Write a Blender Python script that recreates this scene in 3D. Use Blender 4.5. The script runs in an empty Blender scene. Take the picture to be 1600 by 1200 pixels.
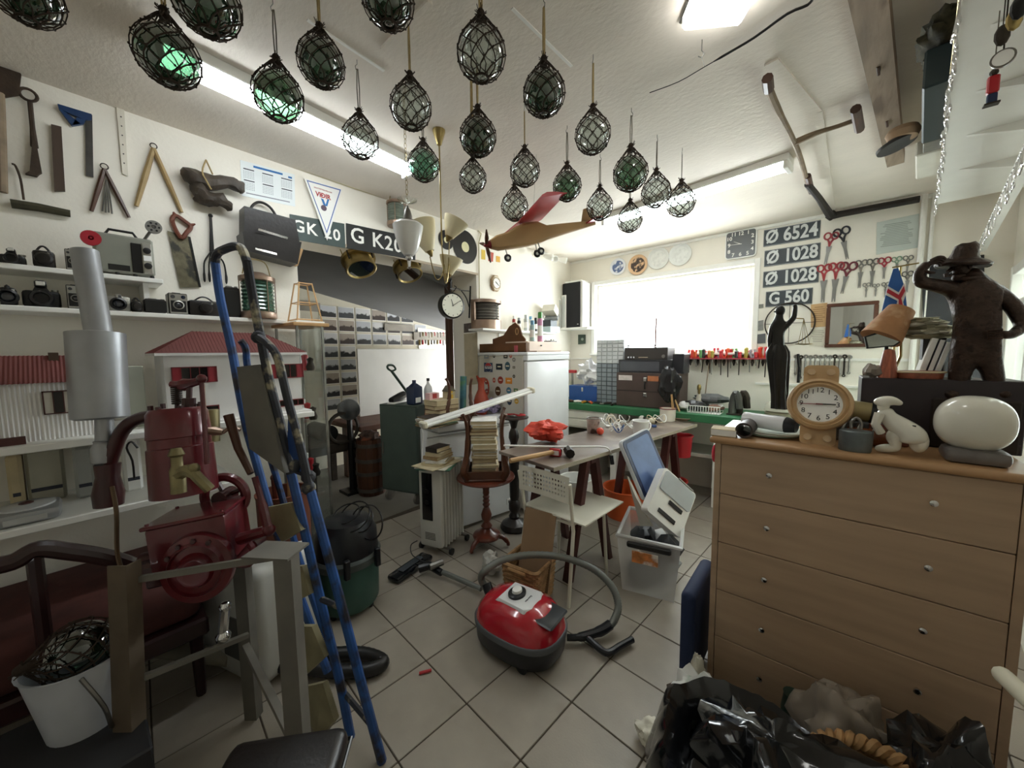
import bpy, bmesh, math, random
from mathutils import Vector, Matrix, noise
random.seed(7)
PI = math.pi
ru = random.uniform
cos, sin = math.cos, math.sin
MR, MT, MDg = Matrix.Rotation, Matrix.Translation, Matrix.Diagonal
V = Vector
S = bpy.context.scene
COL = S.collection

# ---------------------------------------------------------------- camera
F_PX = 580.0
PITCH, ROLL, YAW = math.radians(4.8), math.radians(-0.6), math.radians(40.2)
CAM = V((0, 0, 1.5))
_F = V((-sin(YAW), cos(YAW), 0)); _R = V((cos(YAW), sin(YAW), 0)); _U = V((0, 0, 1))
_F2 = cos(PITCH) * _F - sin(PITCH) * _U
_U2 = _R.cross(_F2)
_R3 = cos(ROLL) * _R + sin(ROLL) * _U2
_U3 = -sin(ROLL) * _R + cos(ROLL) * _U2
cd = bpy.data.cameras.new('camera'); cam = bpy.data.objects.new('camera', cd); COL.objects.link(cam)
cd.sensor_width = 36; cd.lens = F_PX / 1600 * 36; cd.clip_start = 0.03; cd.clip_end = 200
mw = Matrix((( _R3.x, _U3.x, -_F2.x, CAM.x), (_R3.y, _U3.y, -_F2.y, CAM.y), (_R3.z, _U3.z, -_F2.z, CAM.z), (0, 0, 0, 1)))
cam.matrix_world = mw
S.camera = cam

# ---------------------------------------------------------------- sky, light, exposure
W = bpy.data.worlds.new('sky'); S.world = W; W.use_nodes = True
bg = W.node_tree.nodes['Background']
bg.inputs[0].default_value = (0.93, 0.97, 1.0, 1); bg.inputs[1].default_value = 11.0
S.view_settings.view_transform = 'Standard'; S.view_settings.look = 'None'
S.view_settings.gamma = 1; S.view_settings.use_curve_mapping = False
S.view_settings.exposure = 0.66
S.cycles.max_bounces = 9; S.cycles.diffuse_bounces = 5; S.cycles.transparent_max_bounces = 24
S.cycles.sample_clamp_indirect = 6
S.cycles.use_denoising = True

def area(name, loc, rot, sx, sy, e, col=(1, 1, 1), portal=False):
    l = bpy.data.lights.new(name, 'AREA'); l.shape = 'RECTANGLE'; l.size = sx; l.size_y = sy; l.energy = e; l.color = col
    o = bpy.data.objects.new(name, l); COL.objects.link(o); o.location = loc; o.rotation_euler = rot
    if portal: l.cycles.is_portal = True
    return o
WX, WY, CZ = -2.68, 4.42, 2.70
area('window_portal', (-1.45, WY + 0.2, 1.92), (-PI / 2, 0, 0), 1.75, 0.95, 1, portal=True)
area('back_room_light', (-4.0, 5.5, 1.3), (-PI / 2, 0, 0), 1.4, 1.0, 42, (1, 0.98, 0.95))

# ---------------------------------------------------------------- pixel -> world
def ray(x, y): return _F2 + _R3 * ((x - 800) / F_PX) - _U3 * ((y - 600) / F_PX)
def PX(x, y, v): d = ray(x, y); return CAM + d * (v / d.x)
def PY(x, y, v): d = ray(x, y); return CAM + d * (v / d.y)
def PZ(x, y, v): d = ray(x, y); return CAM + d * ((v - 1.5) / d.z)
def PD(x, y, v): return CAM + ray(x, y) * v
def pmm(n, d): return n * d / F_PX          # n pixels at depth d, in metres
def depth(p): return (V(p) - CAM).dot(_F2)

# ---------------------------------------------------------------- materials
def lin(c):
    if isinstance(c, str):
        c = [int(c[i:i + 2], 16) / 255 for i in (0, 2, 4)]
    return tuple(((x + 0.055) / 1.055) ** 2.4 if x > 0.04045 else x / 12.92 for x in c) + (1,)
_mats = {}
def mat(name, col='808080', rough=0.6, metal=0.0, var=0.12, scale=6.0, bump=0.0, bscale=40.0, col2=None, c2amt=0.5, c2scale=8.0,
        trans=0.0, alpha=1.0, emit=0.0, coat=0.0, stretch=None, aniso=False, spec=0.5, sss=0):
    if name in _mats: return _mats[name]
    m = bpy.data.materials.new(name); m.use_nodes = True; nt = m.node_tree; N = nt.nodes; L = nt.links
    b = N['Principled BSDF']; b.inputs['Roughness'].default_value = rough; b.inputs['Metallic'].default_value = metal
    b.inputs['Specular IOR Level'].default_value = spec
    if coat: b.inputs['Coat Weight'].default_value = coat
    if trans: b.inputs['Transmission Weight'].default_value = trans
    if alpha < 1: b.inputs['Alpha'].default_value = alpha
    c = lin(col)
    tc = N.new('ShaderNodeTexCoord'); mp = N.new('ShaderNodeMapping'); L.new(tc.outputs['Object'], mp.inputs[0])
    if stretch: mp.inputs['Scale'].default_value = stretch
    src = None
    if var or col2:
        nz = N.new('ShaderNodeTexNoise'); nz.inputs['Scale'].default_value = scale; nz.inputs['Detail'].default_value = 5; L.new(mp.outputs[0], nz.inputs[0])
        r = N.new('ShaderNodeMapRange'); r.inputs[1].default_value = 0.3; r.inputs[2].default_value = 0.7
        r.inputs[3].default_value = 1 - var; r.inputs[4].default_value = 1 + var * 0.6; L.new(nz.outputs[0], r.inputs[0])
        mx = N.new('ShaderNodeVectorMath'); mx.operation = 'SCALE'; mx.inputs[0].default_value = c[:3]; L.new(r.outputs[0], mx.inputs['Scale'])
        src = mx.outputs[0]
        if col2:
            n2 = N.new('ShaderNodeTexNoise'); n2.inputs['Scale'].default_value = c2scale; n2.inputs['Detail'].default_value = 6; L.new(mp.outputs[0], n2.inputs[0])
            rp = N.new('ShaderNodeMapRange'); rp.inputs[1].default_value = 1 - c2amt - 0.06 if c2amt > .5 else 0.62 - c2amt * 0.24; rp.inputs[2].default_value = rp.inputs[1].default_value + 0.1
            L.new(n2.outputs[0], rp.inputs[0])
            m2 = N.new('ShaderNodeMix'); m2.data_type = 'RGBA'; L.new(rp.outputs[0], m2.inputs[0]); L.new(src, m2.inputs[6]); m2.inputs[7].default_value = lin(col2); src = m2.outputs[2]
        L.new(src, b.inputs['Base Color'])
    else: b.inputs['Base Color'].default_value = c
    if bump:
        nb = N.new('ShaderNodeTexNoise'); nb.inputs['Scale'].default_value = bscale; nb.inputs['Detail'].default_value = 4; L.new(mp.outputs[0], nb.inputs[0])
        bp = N.new('ShaderNodeBump'); bp.inputs['Strength'].default_value = bump; bp.inputs['Distance'].default_value = 0.004; L.new(nb.outputs[0], bp.inputs['Height']); L.new(bp.outputs[0], b.inputs['Normal'])
    if emit:
        b.inputs['Emission Color'].default_value = c; b.inputs['Emission Strength'].default_value = emit
    _mats[name] = m
    return m
def thin_glass(name, tint='ffffff', refl=0.12, rough=0.02):
    if name in _mats: return _mats[name]
    m = bpy.data.materials.new(name); m.use_nodes = True; nt = m.node_tree; N = nt.nodes; L = nt.links
    N.remove(N['Principled BSDF']); out = N['Material Output']
    t = N.new('ShaderNodeBsdfTransparent'); t.inputs[0].default_value = lin(tint)
    g = N.new('ShaderNodeBsdfGlossy'); g.inputs['Roughness'].default_value = rough
    lw = N.new('ShaderNodeLayerWeight'); lw.inputs[0].default_value = 0.35
    mr = N.new('ShaderNodeMapRange'); mr.inputs[3].default_value = refl * 0.4; mr.inputs[4].default_value = min(1, refl * 5); L.new(lw.outputs['Facing'], mr.inputs[0])
    mx = N.new('ShaderNodeMixShader'); L.new(mr.outputs[0], mx.inputs[0]); L.new(t.outputs[0], mx.inputs[1]); L.new(g.outputs[0], mx.inputs[2]); L.new(mx.outputs[0], out.inputs[0])
    _mats[name] = m
    return m

# ---------------------------------------------------------------- mesh builder
def fr(o, u, v):
    u = V(u).normalized(); v = V(v).normalized(); n = u.cross(v).normalized(); v = n.cross(u).normalized(); o = V(o)
    return Matrix(((u.x, v.x, n.x, o.x), (u.y, v.y, n.y, o.y), (u.z, v.z, n.z, o.z), (0, 0, 0, 1)))
def LW(y, z, x=None): return fr((WX if x is None else x, y, z), (0, 1, 0), (0, 0, 1))      # left wall, faces +X
def WW(x, z, y=None): return fr((x, WY if y is None else y, z), (1, 0, 0), (0, 0, 1))      # window wall, faces -Y
def RZ(a, o=(0, 0, 0)): return MT(V(o)) @ MR(a, 4, 'Z')
def RX(a, o=(0, 0, 0)): return MT(V(o)) @ MR(a, 4, 'X')
def RY(a, o=(0, 0, 0)): return MT(V(o)) @ MR(a, 4, 'Y')
def T(*o): return MT(V(o))
def wm(o):
    m = Matrix.LocRotScale(o.location, o.rotation_euler, o.scale) if o.rotation_mode != 'QUATERNION' else Matrix.LocRotScale(o.location, o.rotation_quaternion, o.scale)
    return wm(o.parent) @ m if o.parent else m

class MB:
    def __init__(s, M=None): s.v = []; s.f = []; s.mi = []; s.M = M or Matrix(); s.k = 0
    def add(s, vs, fs, M=None):
        M = s.M @ M if M is not None else s.M
        b = len(s.v); s.v += [M @ V(p) for p in vs]; s.f += [tuple(b + i for i in f) for f in fs]; s.mi += [s.k] * len(fs); return s
    def box(s, lo, hi, bev=0.0, M=None, seg=1):
        lo = V(lo); hi = V(hi)
        if bev <= 0:
            x0, y0, z0 = lo; x1, y1, z1 = hi
            return s.add([(x0, y0, z0), (x1, y0, z0), (x1, y1, z0), (x0, y1, z0), (x0, y0, z1), (x1, y0, z1), (x1, y1, z1), (x0, y1, z1)],
                         [(0, 3, 2, 1), (4, 5, 6, 7), (0, 1, 5, 4), (1, 2, 6, 5), (2, 3, 7, 6), (3, 0, 4, 7)], M)
        bm = bmesh.new(); bmesh.ops.create_cube(bm, size=1)
        for q in bm.verts: q.co = V(((lo.x + hi.x) / 2 + q.co.x * (hi.x - lo.x), (lo.y + hi.y) / 2 + q.co.y * (hi.y - lo.y), (lo.z + hi.z) / 2 + q.co.z * (hi.z - lo.z)))
        bmesh.ops.bevel(bm, geom=list(bm.edges), offset=min(bev, 0.48 * min(hi - lo)), segments=seg, affect='EDGES', profile=0.5)
        bm.verts.index_update(); s.add([q.co.copy() for q in bm.verts], [tuple(q.index for q in f.verts) for f in bm.faces], M); bm.free(); return s
    def cbox(s, c, sz, bev=0.0, M=None, seg=1):
        c = V(c); h = V(sz) / 2; return s.box(c - h, c + h, bev, M, seg)
    def lathe(s, prof, n=20, M=None, cap=True, arc=None):
        vs = []; fs = []; a = arc or 2 * PI; m = n if arc is None else n + 1
        for (r, z) in prof:
            for i in range(m): t = a * i / n; vs.append((r * cos(t), r * sin(t), z))
        for j in range(len(prof) - 1):
            for i in range(n):
                i2 = (i + 1) % m if arc is None else i + 1
                fs.append((j * m + i, j * m + i2, (j + 1) * m + i2, (j + 1) * m + i))
        if cap and arc is None:
            if prof[0][0] > 1e-4: fs.append(tuple(range(n - 1, -1, -1)))
            if prof[-1][0] > 1e-4: fs.append(tuple((len(prof) - 1) * n + i for i in range(n)))
        return s.add(vs, fs, M)
    def cyl(s, p0, p1, r0, r1=None, n=12, cap=True, M=None):
        p0 = V(p0); p1 = V(p1); d = p1 - p0; L = d.length; q = d.to_track_quat('Z', 'Y').to_matrix().to_4x4()
        m = MT(p0) @ q
        return s.lathe([(r0, 0), (r0 if r1 is None else r1, L)], n, (M @ m) if M is not None else m, cap)
    def turn(s, p0, p1, prof, n=16, M=None):       # lathe along p0 -> p1, prof = (radius, fraction)
        p0 = V(p0); p1 = V(p1); d = p1 - p0; L = d.length; m = MT(p0) @ d.to_track_quat('Z', 'Y').to_matrix().to_4x4()
        return s.lathe([(r, f * L) for r, f in prof], n, (M @ m) if M is not None else m)
    def tube(s, pts, r, n=6, M=None, closed=False, cap=True):
        pts = [V(p) for p in pts]; rs = r if isinstance(r, (list, tuple)) else [r] * len(pts); vs = []; fs = []; K = len(pts); prev = None
        for i, p in enumerate(pts):
            a = pts[(i - 1) % K] if (closed or i) else p; b = pts[(i + 1) % K] if (closed or i < K - 1) else p
            t = (b - a); t = t.normalized() if t.length > 1e-9 else V((0, 0, 1))
            if prev is None: x = t.orthogonal().normalized()
            else:
                x = prev - t * prev.dot(t); x = x.normalized() if x.length > 1e-6 else t.orthogonal().normalized()
            prev = x; y = t.cross(x)
            for j in range(n): an = 2 * PI * j / n; vs.append(p + (x * cos(an) + y * sin(an)) * rs[i])
        for i in range(K if closed else K - 1):
            i2 = (i + 1) % K
            for j in range(n): j2 = (j + 1) % n; fs.append((i * n + j, i * n + j2, i2 * n + j2, i2 * n + j))
        if cap and not closed: fs.append(tuple(range(n - 1, -1, -1))); fs.append(tuple((K - 1) * n + j for j in range(n)))
        return s.add(vs, fs, M)
    def prism(s, poly, t0, t1=None, M=None):       # polygon in local xy, extruded t0..t1 along z
        if t1 is None: t0, t1 = 0, t0
        n = len(poly); A = sum(poly[i][0] * poly[(i + 1) % n][1] - poly[(i + 1) % n][0] * poly[i][1] for i in range(n))
        if A < 0: poly = poly[::-1]
        return s.add([(p[0], p[1], t0) for p in poly] + [(p[0], p[1], t1) for p in poly],
                     [tuple(range(n - 1, -1, -1)), tuple(range(n, 2 * n))] + [(i, (i + 1) % n, n + (i + 1) % n, n + i) for i in range(n)], M)
    def ball(s, c, r, n=14, M=None, m=None):
        m = m or max(5, n // 2); r = (r, r, r) if not isinstance(r, (tuple, list)) else r; vs = []; fs = []; c = V(c)
        for j in range(1, m):
            t = PI * j / m
            for i in range(n): a = 2 * PI * i / n; vs.append(c + V((r[0] * sin(t) * cos(a), r[1] * sin(t) * sin(a), r[2] * cos(t))))
        vs.append(c + V((0, 0, r[2]))); vs.append(c - V((0, 0, r[2]))); a = len(vs) - 2
        for i in range(n): i2 = (i + 1) % n; fs.append((a, i, i2)); fs.append((a + 1, (m - 2) * n + i2, (m - 2) * n + i))
        for j in range(m - 2):
            for i in range(n): i2 = (i + 1) % n; fs.append((j * n + i, (j + 1) * n + i, (j + 1) * n + i2, j * n + i2))
        return s.add(vs, fs, M)
    def ring(s, c, R, r, n=20, k=6, M=None, ry=None):
        return s.tube([V(c) + V((R * cos(2 * PI * i / n), (ry or R) * sin(2 * PI * i / n), 0)) for i in range(n)], r, k, M, closed=True)
    def hull(s, pts, M=None):
        bm = bmesh.new()
        for p in pts: bm.verts.new(p)
        r = bmesh.ops.convex_hull(bm, input=list(bm.verts)); bm.verts.index_update()
        used = [q for q in bm.verts if q.link_faces]; ix = {q: i for i, q in enumerate(used)}
        s.add([q.co.copy() for q in used], [tuple(ix[q] for q in f.verts) for f in bm.faces], M); bm.free(); return s
    def sheet(s, fn, nu, nv, t=0.0, M=None):        # fn(u,v) in 0..1 -> point ; optional thickness along z
        vs = [fn(i / nu, j / nv) for j in range(nv + 1) for i in range(nu + 1)]; w = nu + 1
        fs = [(j * w + i, j * w + i + 1, (j + 1) * w + i + 1, (j + 1) * w + i) for j in range(nv) for i in range(nu)]
        if t:
            o = len(vs); vs += [V(p) - V((0, 0, t)) for p in vs]; fs += [tuple(o + i for i in f[::-1]) for f in fs]
            e = [i for i in range(nu + 1)] + [(j + 1) * w - 1 for j in range(1, nv + 1)] + [nv * w + i for i in range(nu - 1, -1, -1)] + [j * w for j in range(nv - 1, 0, -1)]
            for a, b in zip(e, e[1:] + e[:1]): fs.append((a, b, b + o, a + o)[::-1])
        return s.add(vs, fs, M)
    def mesh(s, name, mats, ang=35, inv=None):
        me = bpy.data.meshes.new(name); me.from_pydata([inv @ p for p in s.v] if inv is not None else s.v, [], s.f)
        for m in (mats if isinstance(mats, (list, tuple)) else [mats]): me.materials.append(m)
        me.polygons.foreach_set('material_index', s.mi); me.polygons.foreach_set('use_smooth', [True] * len(s.f))
        me.update(); me.set_sharp_from_angle(angle=math.radians(ang)); return me
    def W(s, *a, **k): return s.build(*a, world=True, **k)      # same, for parts authored in world space
    def build(s, name, mats, parent=None, world=False, ang=35, label=None, kind=None, loc=None):
        inv = wm(parent).inverted() if (world and parent is not None) else None
        if loc is not None: inv = MT(-V(loc))
        o = bpy.data.objects.new(name, s.mesh(name, mats, ang, inv)); COL.objects.link(o)
        if loc is not None: o.location = loc
        if parent: o.parent = parent
        if label: o['label'] = label
        if kind: o['kind'] = kind
        return o
def tag(o, label, cat, group=None, kind=None):
    o['label'] = label; o['category'] = cat
    if group: o['group'] = group
    if kind: o['kind'] = kind
    return o
def thing(name, label, cat, M=(0, 0, 0), rz=0.0, group=None):
    o = bpy.data.objects.new(name, None); COL.objects.link(o); o.empty_display_size = 0.05
    if isinstance(M, Matrix):
        l, q, sc = M.decompose(); o.location = l; o.rotation_euler = q.to_euler()
    else: o.location = M; o.rotation_euler = (0, 0, rz)
    return tag(o, label, cat, group)
def solo(name, mb, m, label, cat, loc=None, group=None, kind=None, ang=35):
    """a thing that is a single mesh; the mesh is authored in world space, its origin goes to its base"""
    if loc is None:
        xs = [p.x for p in mb.v]; ys = [p.y for p in mb.v]; zs = [p.z for p in mb.v]
        loc = V(((min(xs) + max(xs)) / 2, (min(ys) + max(ys)) / 2, min(zs)))
    o = mb.build(name, m, loc=loc, ang=ang); return tag(o, label, cat, group, kind)
def struct(name, mb, m):
    o = mb.build(name, m); o['kind'] = 'structure'; return o
def dup(root, loc=None, rz=None, label=None, group=None, M=None):
    r = root.copy(); COL.objects.link(r)
    if M is not None:
        l, q, sc = M.decompose(); r.location = l; r.rotation_euler = q.to_euler(); r.scale = sc
    if loc is not None: r.location = loc
    if rz is not None: r.rotation_euler = (0, 0, rz)
    if label: r['label'] = label
    if group: r['group'] = group
    for ch in list(root.children):
        c = ch.copy(); COL.objects.link(c); c.parent = r
        for g in ch.children: d = g.copy(); COL.objects.link(d); d.parent = c
    return r
def text(parent, s, size, M, m, ex=0.001, name='lettering', bold=0.0, sx=1.0, ax='CENTER', label=None, spacing=1.0):
    c = bpy.data.curves.new(name, 'FONT'); c.body = s; c.size = size; c.extrude = ex; c.align_x = ax; c.align_y = 'CENTER'; c.offset = bold; c.resolution_u = 3; c.space_character = spacing
    tmp = bpy.data.objects.new('tmp', c); COL.objects.link(tmp); me = bpy.data.meshes.new_from_object(tmp); bpy.data.objects.remove(tmp); bpy.data.curves.remove(c)
    me.materials.clear(); me.materials.append(m); o = bpy.data.objects.new(name, me); COL.objects.link(o); o.parent = parent; o['kind'] = 'stuff' if len(s) > 8 else 'thing'
    if len(s) <= 8: del o['kind']
    l, q, sc = M.decompose(); o.location = l; o.rotation_euler = q.to_euler(); o.scale = (sx, 1, 1)
    if label: o['label'] = label
    return o
def pxL(pts, x=None): return [(PX(a, b, WX if x is None else x).y, PX(a, b, WX if x is None else x).z) for a, b in pts]
def pxW(pts, y=None): return [(PY(a, b, WY if y is None else y).x, PY(a, b, WY if y is None else y).z) for a, b in pts]
def wall_prism(mb, side, pts, t0, t1, base=None):
    """outline given on the photograph, laid on the wall plane at its real size and given thickness"""
    if side == 'L': mb.prism(pxL(pts, base), t0, t1, M=LW(0, 0))
    else: mb.prism(pxW(pts, base), t0, t1, M=WW(0, 0))
    return mb
def arcpts(c, r, a0, a1, n): return [(c[0] + r * cos(a0 + (a1 - a0) * i / n), c[1] + r * sin(a0 + (a1 - a0) * i / n)) for i in range(n + 1)]
def SP(pts, k=6, closed=False):
    P = [V(p) for p in pts]; out = []; n = len(P)
    for i in range(n if closed else n - 1):
        p0 = P[(i - 1) % n] if (closed or i) else P[0]; p1 = P[i]; p2 = P[(i + 1) % n]; p3 = P[(i + 2) % n] if (closed or i < n - 2) else P[-1]
        for j in range(k):
            t = j / k; out.append(0.5 * ((2 * p1) + (p2 - p0) * t + (2 * p0 - 5 * p1 + 4 * p2 - p3) * t * t + (3 * p1 - p0 - 3 * p2 + p3) * t ** 3))
    if not closed: out.append(P[-1])
    return out
def crumple(n, sz, seed, amp=0.25, freq=2.0, c=(0, 0, 0), flat=1.0):
    """lumpy closed surface for bags, cloth and fruit"""
    mb = MB(); mb.ball((0, 0, 0), 1, n, m=n // 2)
    out = []
    for p in mb.v:
        q = p * freq + V((seed, seed * 1.7, 0)); w = 1 + amp * (noise.noise(q) * 1.2 + 0.6 * noise.noise(q * 2.3) + 0.4 * abs(noise.noise(q * 4.1)))
        p = V((p.x * sz[0] * w, p.y * sz[1] * w, p.z * sz[2] * w)) + V(c); out.append(p)
    mb.v = out; return mb
ORD = ['first', 'second', 'third', 'fourth', 'fifth', 'sixth', 'seventh', 'eighth', 'ninth', 'tenth', 'eleventh', 'twelfth', 'thirteenth', 'fourteenth', 'fifteenth', 'sixteenth', 'seventeenth', 'eighteenth', 'nineteenth', 'twentieth']

# ---------------------------------------------------------------- shared materials
wall_m = mat('wall_paint', 'f0ebdf', 0.85, var=0.05, scale=2.5, bump=0.25, bscale=60)
ceil_m = mat('ceiling_plaster', 'e4dcd0', 0.9, var=0.05, scale=3, bump=0.5, bscale=35, stretch=(1, 1.6, 1))
white = mat('white_paint', 'f0efe9', 0.45, var=0.04)
white_pl = mat('white_plastic', 'eeeeea', 0.35, var=0.03)
black_pl = mat('black_plastic', '141414', 0.35, var=0.1)
black_m = mat('black_metal', '171614', 0.4, 0.3, var=0.2)
chrome = mat('chrome', 'd8d8d8', 0.15, 1.0, var=0.0)
steel = mat('worn_steel', '8f8d88', 0.38, 0.9, var=0.25, scale=14)
brass = mat('old_brass', 'a3905f', 0.33, 0.95, var=0.25, scale=10)
copper = mat('old_copper', 'a38c7c', 0.36, 0.9, var=0.25, scale=10)
dark_iron = mat('dark_iron', '3a332b', 0.6, 0.5, var=0.3, scale=18, bump=0.3, bscale=90)
rust_iron = mat('rusty_iron', '46382c', 0.8, 0.2, var=0.35, scale=16, bump=0.4, bscale=80)
wood_dark = mat('dark_wood', '4a2c1b', 0.4, var=0.35, scale=7, stretch=(1, 1, 0.15))
wood_red = mat('red_brown_wood', '6b3323', 0.28, var=0.3, scale=9, coat=0.3, stretch=(1, 1, 0.2))
wood_light = mat('light_wood', 'c29a68', 0.5, var=0.2, scale=9, stretch=(1, 1, 0.15))
wood_old = mat('old_grey_wood', '8b7962', 0.75, var=0.3, scale=12, bump=0.3, bscale=60, stretch=(0.2, 1, 1))
paper_w = mat('paper_white', 'f1f0ea', 0.8, var=0.03)
paper_old = mat('old_paper', 'c9b894', 0.85, var=0.15, scale=12)
rope_m = mat('tarred_rope', '3a2c1e', 0.9, var=0.4, scale=60, bump=0.6, bscale=200)
cord_m = mat('hemp_cord', 'a18c60', 0.9, var=0.2, scale=60)
glass_c = thin_glass('clear_glass', 'f6f8f6', 0.10)
glass_p = thin_glass('pane_glass', 'fbfdfc', 0.05)
glass_g = thin_glass('green_glass', '4f8a5c', 0.16)
glass_dg = thin_glass('dark_green_glass', '2c5a3c', 0.2)
glass_pg = thin_glass('pale_green_glass', '9cc8b4', 0.16)
red_pl = mat('red_plastic', 'b3232b', 0.35, var=0.08)
leather = mat('black_leather', '17120f', 0.38, var=0.3, scale=14, bump=0.25, bscale=60)
# ================================================================ the setting
floor_m = mat('screed', '6f6a60', 0.9, var=0.15, scale=3)
tile_m = mat('floor_tile', '9f978a', 0.42, var=0.13, scale=5, bump=0.12, bscale=120, col2='90887b', c2amt=0.35, c2scale=3)
grout = mat('grout', '4e4539', 0.95, var=0.3, scale=30)
X0, X1, Y0 = WX, 1.15, -1.7
fl = struct('floor', MB().box((X0 - 0.35, Y0, -0.1), (X1, WY + 0.1, -0.004)), grout)
bf = struct('floor', MB().box((-6.2, Y0, -0.1), (X0 - 0.351, 6.2, -0.004)), mat('concrete_floor', '77736a', 0.75, var=0.2, scale=2.2, bump=0.2))
ta = math.radians(-4.7); ts = 0.3198; tu = V((cos(ta), sin(ta), 0)); tv = V((-sin(ta), cos(ta), 0)); t00 = V((-2.069, 1.071, 0))
tmesh = [MB().box((0.003, 0.003, -0.008), (ts - 0.003, ts - 0.003, 0.0), 0.002).mesh('tile', tile_m) for _ in range(1)][0]
for i in range(-3, 12):
    for j in range(-6, 12):
        p = t00 + tu * (ts * i) + tv * (ts * j)
        c = p + (tu + tv) * ts / 2
        if c.x < X0 - 0.2 or c.x > 1.1 or c.y < -0.6 or c.y > WY + 0.1: continue
        o = bpy.data.objects.new('tile', tmesh); COL.objects.link(o); o.parent = fl
        o.location = p + V((0, 0, ru(-0.0008, 0.0008))); o.rotation_euler = (0, 0, ta)
# left wall with the wide opening
OY0, OY1, OZ = 1.0, 2.64, 2.29
wl = MB().box((X0 - 0.36, Y0, 0), (X0, OY0, CZ)).box((X0 - 0.36, OY0, OZ), (X0, OY1, CZ)).box((X0 - 0.36, OY1, 0), (X0, WY + 0.15, CZ))
struct('wall_left', wl, wall_m)
# window wall
wa, wb, wc, wd = -2.31, -0.58, 1.50, 2.35        # window x0 x1 z0 z1
ww = MB().box((X0 - 0.36, WY, 0), (wa, WY + 0.16, CZ)).box((wb, WY, 0), (X1, WY + 0.16, CZ)).box((wa, WY, 0), (wb, WY + 0.16, wc)).box((wa, WY, wd), (wb, WY + 0.16, CZ))
struct('wall_back', ww, wall_m)
w1 = MB()
for a, b in (((wa - .05, wc - .05), (wa, wd + .05)), ((wb, wc - .05), (wb + .05, wd + .05)), ((wa, wd), (wb, wd + .05)), ((wa, wc - .05), (wb, wc))):
    w1.box((a[0], WY - 0.02, a[1]), (b[0], WY + 0.0, b[1]), 0.004)
win = w1.build('window_1', white); win['kind'] = 'structure'
s2 = MB()
for a, b in (((wa, wc), (wa + .045, wd)), ((wb - .045, wc), (wb, wd)), ((wa + .045, wd - .045), (wb - .045, wd)), ((wa + .045, wc), (wb - .045, wc + .045))):
    s2.box((a[0], WY + 0.07, a[1]), (b[0], WY + 0.12, b[1]), 0.004)
s2.build('window_sash', white, win)
MB().box((wa + .04, WY + 0.09, wc + .04), (wb - .04, WY + 0.096, wd - .04)).build('pane', glass_p, win)
MB().box((wa - .04, WY - 0.08, wc - .045), (wb + .04, WY + 0.08, wc - .02), 0.005).build('window_sill', white, win)
# right wall: follows the slight turn seen in the photograph
RW = lambda t: V((1.0 - 0.125 * t, WY - t, 0))    # t metres towards the camera
rd = (RW(1) - RW(0)).normalized()
RM = lambda t, z=0.0: fr(RW(t) + V((0, 0, z)), -rd, (0, 0, 1))      # local x runs towards the window wall, y up, z into the wall
rw = MB(RM(0)); rwz = [(0.12, 2.2)]
# local z>0 points into the room or out of it, depending on the turn
nrm = (-rd).cross(V((0, 0, 1)))
zo = -1 if nrm.x < 0 else 1                       # outward direction
def rbox(mb, t0, t1, z0, z1, d0, d1, bev=0):
    a, b = sorted((zo * d0, zo * d1)); return mb.box((-t1, z0, a), (-t0, z1, b), bev)
GT0, GT1, GZ0, GZ1 = 0.12, 2.4, 0.95, 2.06
rbox(rw, -0.2, 6.2, 0, GZ0, 0, 0.12); rbox(rw, -0.2, 6.2, GZ1, CZ, 0, 0.12); rbox(rw, -0.2, GT0, GZ0, GZ1, 0, 0.12); rbox(rw, GT1, 6.2, GZ0, GZ1, 0, 0.12)
struct('wall_right', rw, wall_m)
wf = MB(RM(0))
for a in (GT0 + .03, 0.9, 1.65, GT1 - .03): rbox(wf, a - .03, a + .03, GZ0, GZ1, -0.02, 0.08, 0.004)
for z in (GZ0 + .03, GZ1 - .03, 1.78): rbox(wf, GT0, GT1, z - .03, z + .03, -0.015, 0.07, 0.004)
w2 = wf.build('window_2', white); w2['kind'] = 'structure'
gl = MB(RM(0)); rbox(gl, GT0, GT1, GZ0, GZ1, 0.03, 0.036); gl.build('pane', thin_glass('frosted_pane', 'd9ddda', 0.15, 0.3), w2)
# enclosed porch beyond the right hand glazing
pw = MB(RM(0)); rbox(pw, -0.2, 3.2, 0, 2.6, 1.1, 1.2); struct('wall_porch', pw, mat('porch_wall', 'c9cbc4', 0.8, var=0.1, scale=3))
struct('wall_front', MB().box((X0 - 0.36, Y0 - 0.15, 0), (X1, Y0, CZ)), wall_m)
# ceiling, its joint strips and the ragged plaster patch
struct('ceiling', MB().box((X0 - 0.36, Y0 - 0.15, CZ), (X1 + 0.1, WY + 0.16, CZ + 0.1)), ceil_m)
def strip(name, p, q, w, h, m=None, z=CZ):
    p = V(p); q = V(q); d = (q - p).normalized(); s_ = V((-d.y, d.x, 0)) * w / 2
    mb = MB(); mb.add([p + s_, p - s_, q - s_, q + s_] + [a - V((0, 0, h)) for a in (p + s_, p - s_, q - s_, q + s_)], [(4, 7, 6, 5), (0, 4, 5, 1), (1, 5, 6, 2), (2, 6, 7, 3), (3, 7, 4, 0)]); return struct(name, mb, m or white)
C_ = lambda x, y: PZ(x, y, CZ)
strip('trim_1', C_(480, 30), C_(600, 110), 0.012, 0.004)
strip('trim_2', C_(800, 12), C_(893, 103), 0.012, 0.004)
strip('trim_3', C_(1275, 175), C_(1300, 330), 0.05, 0.008, ceil_m)
strip('trim_4', C_(1205, 95), C_(1275, 175), 0.05, 0.008, ceil_m)
strip('trim_5', C_(598, 75), C_(672, 0), 0.02, 0.01, ceil_m)
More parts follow.
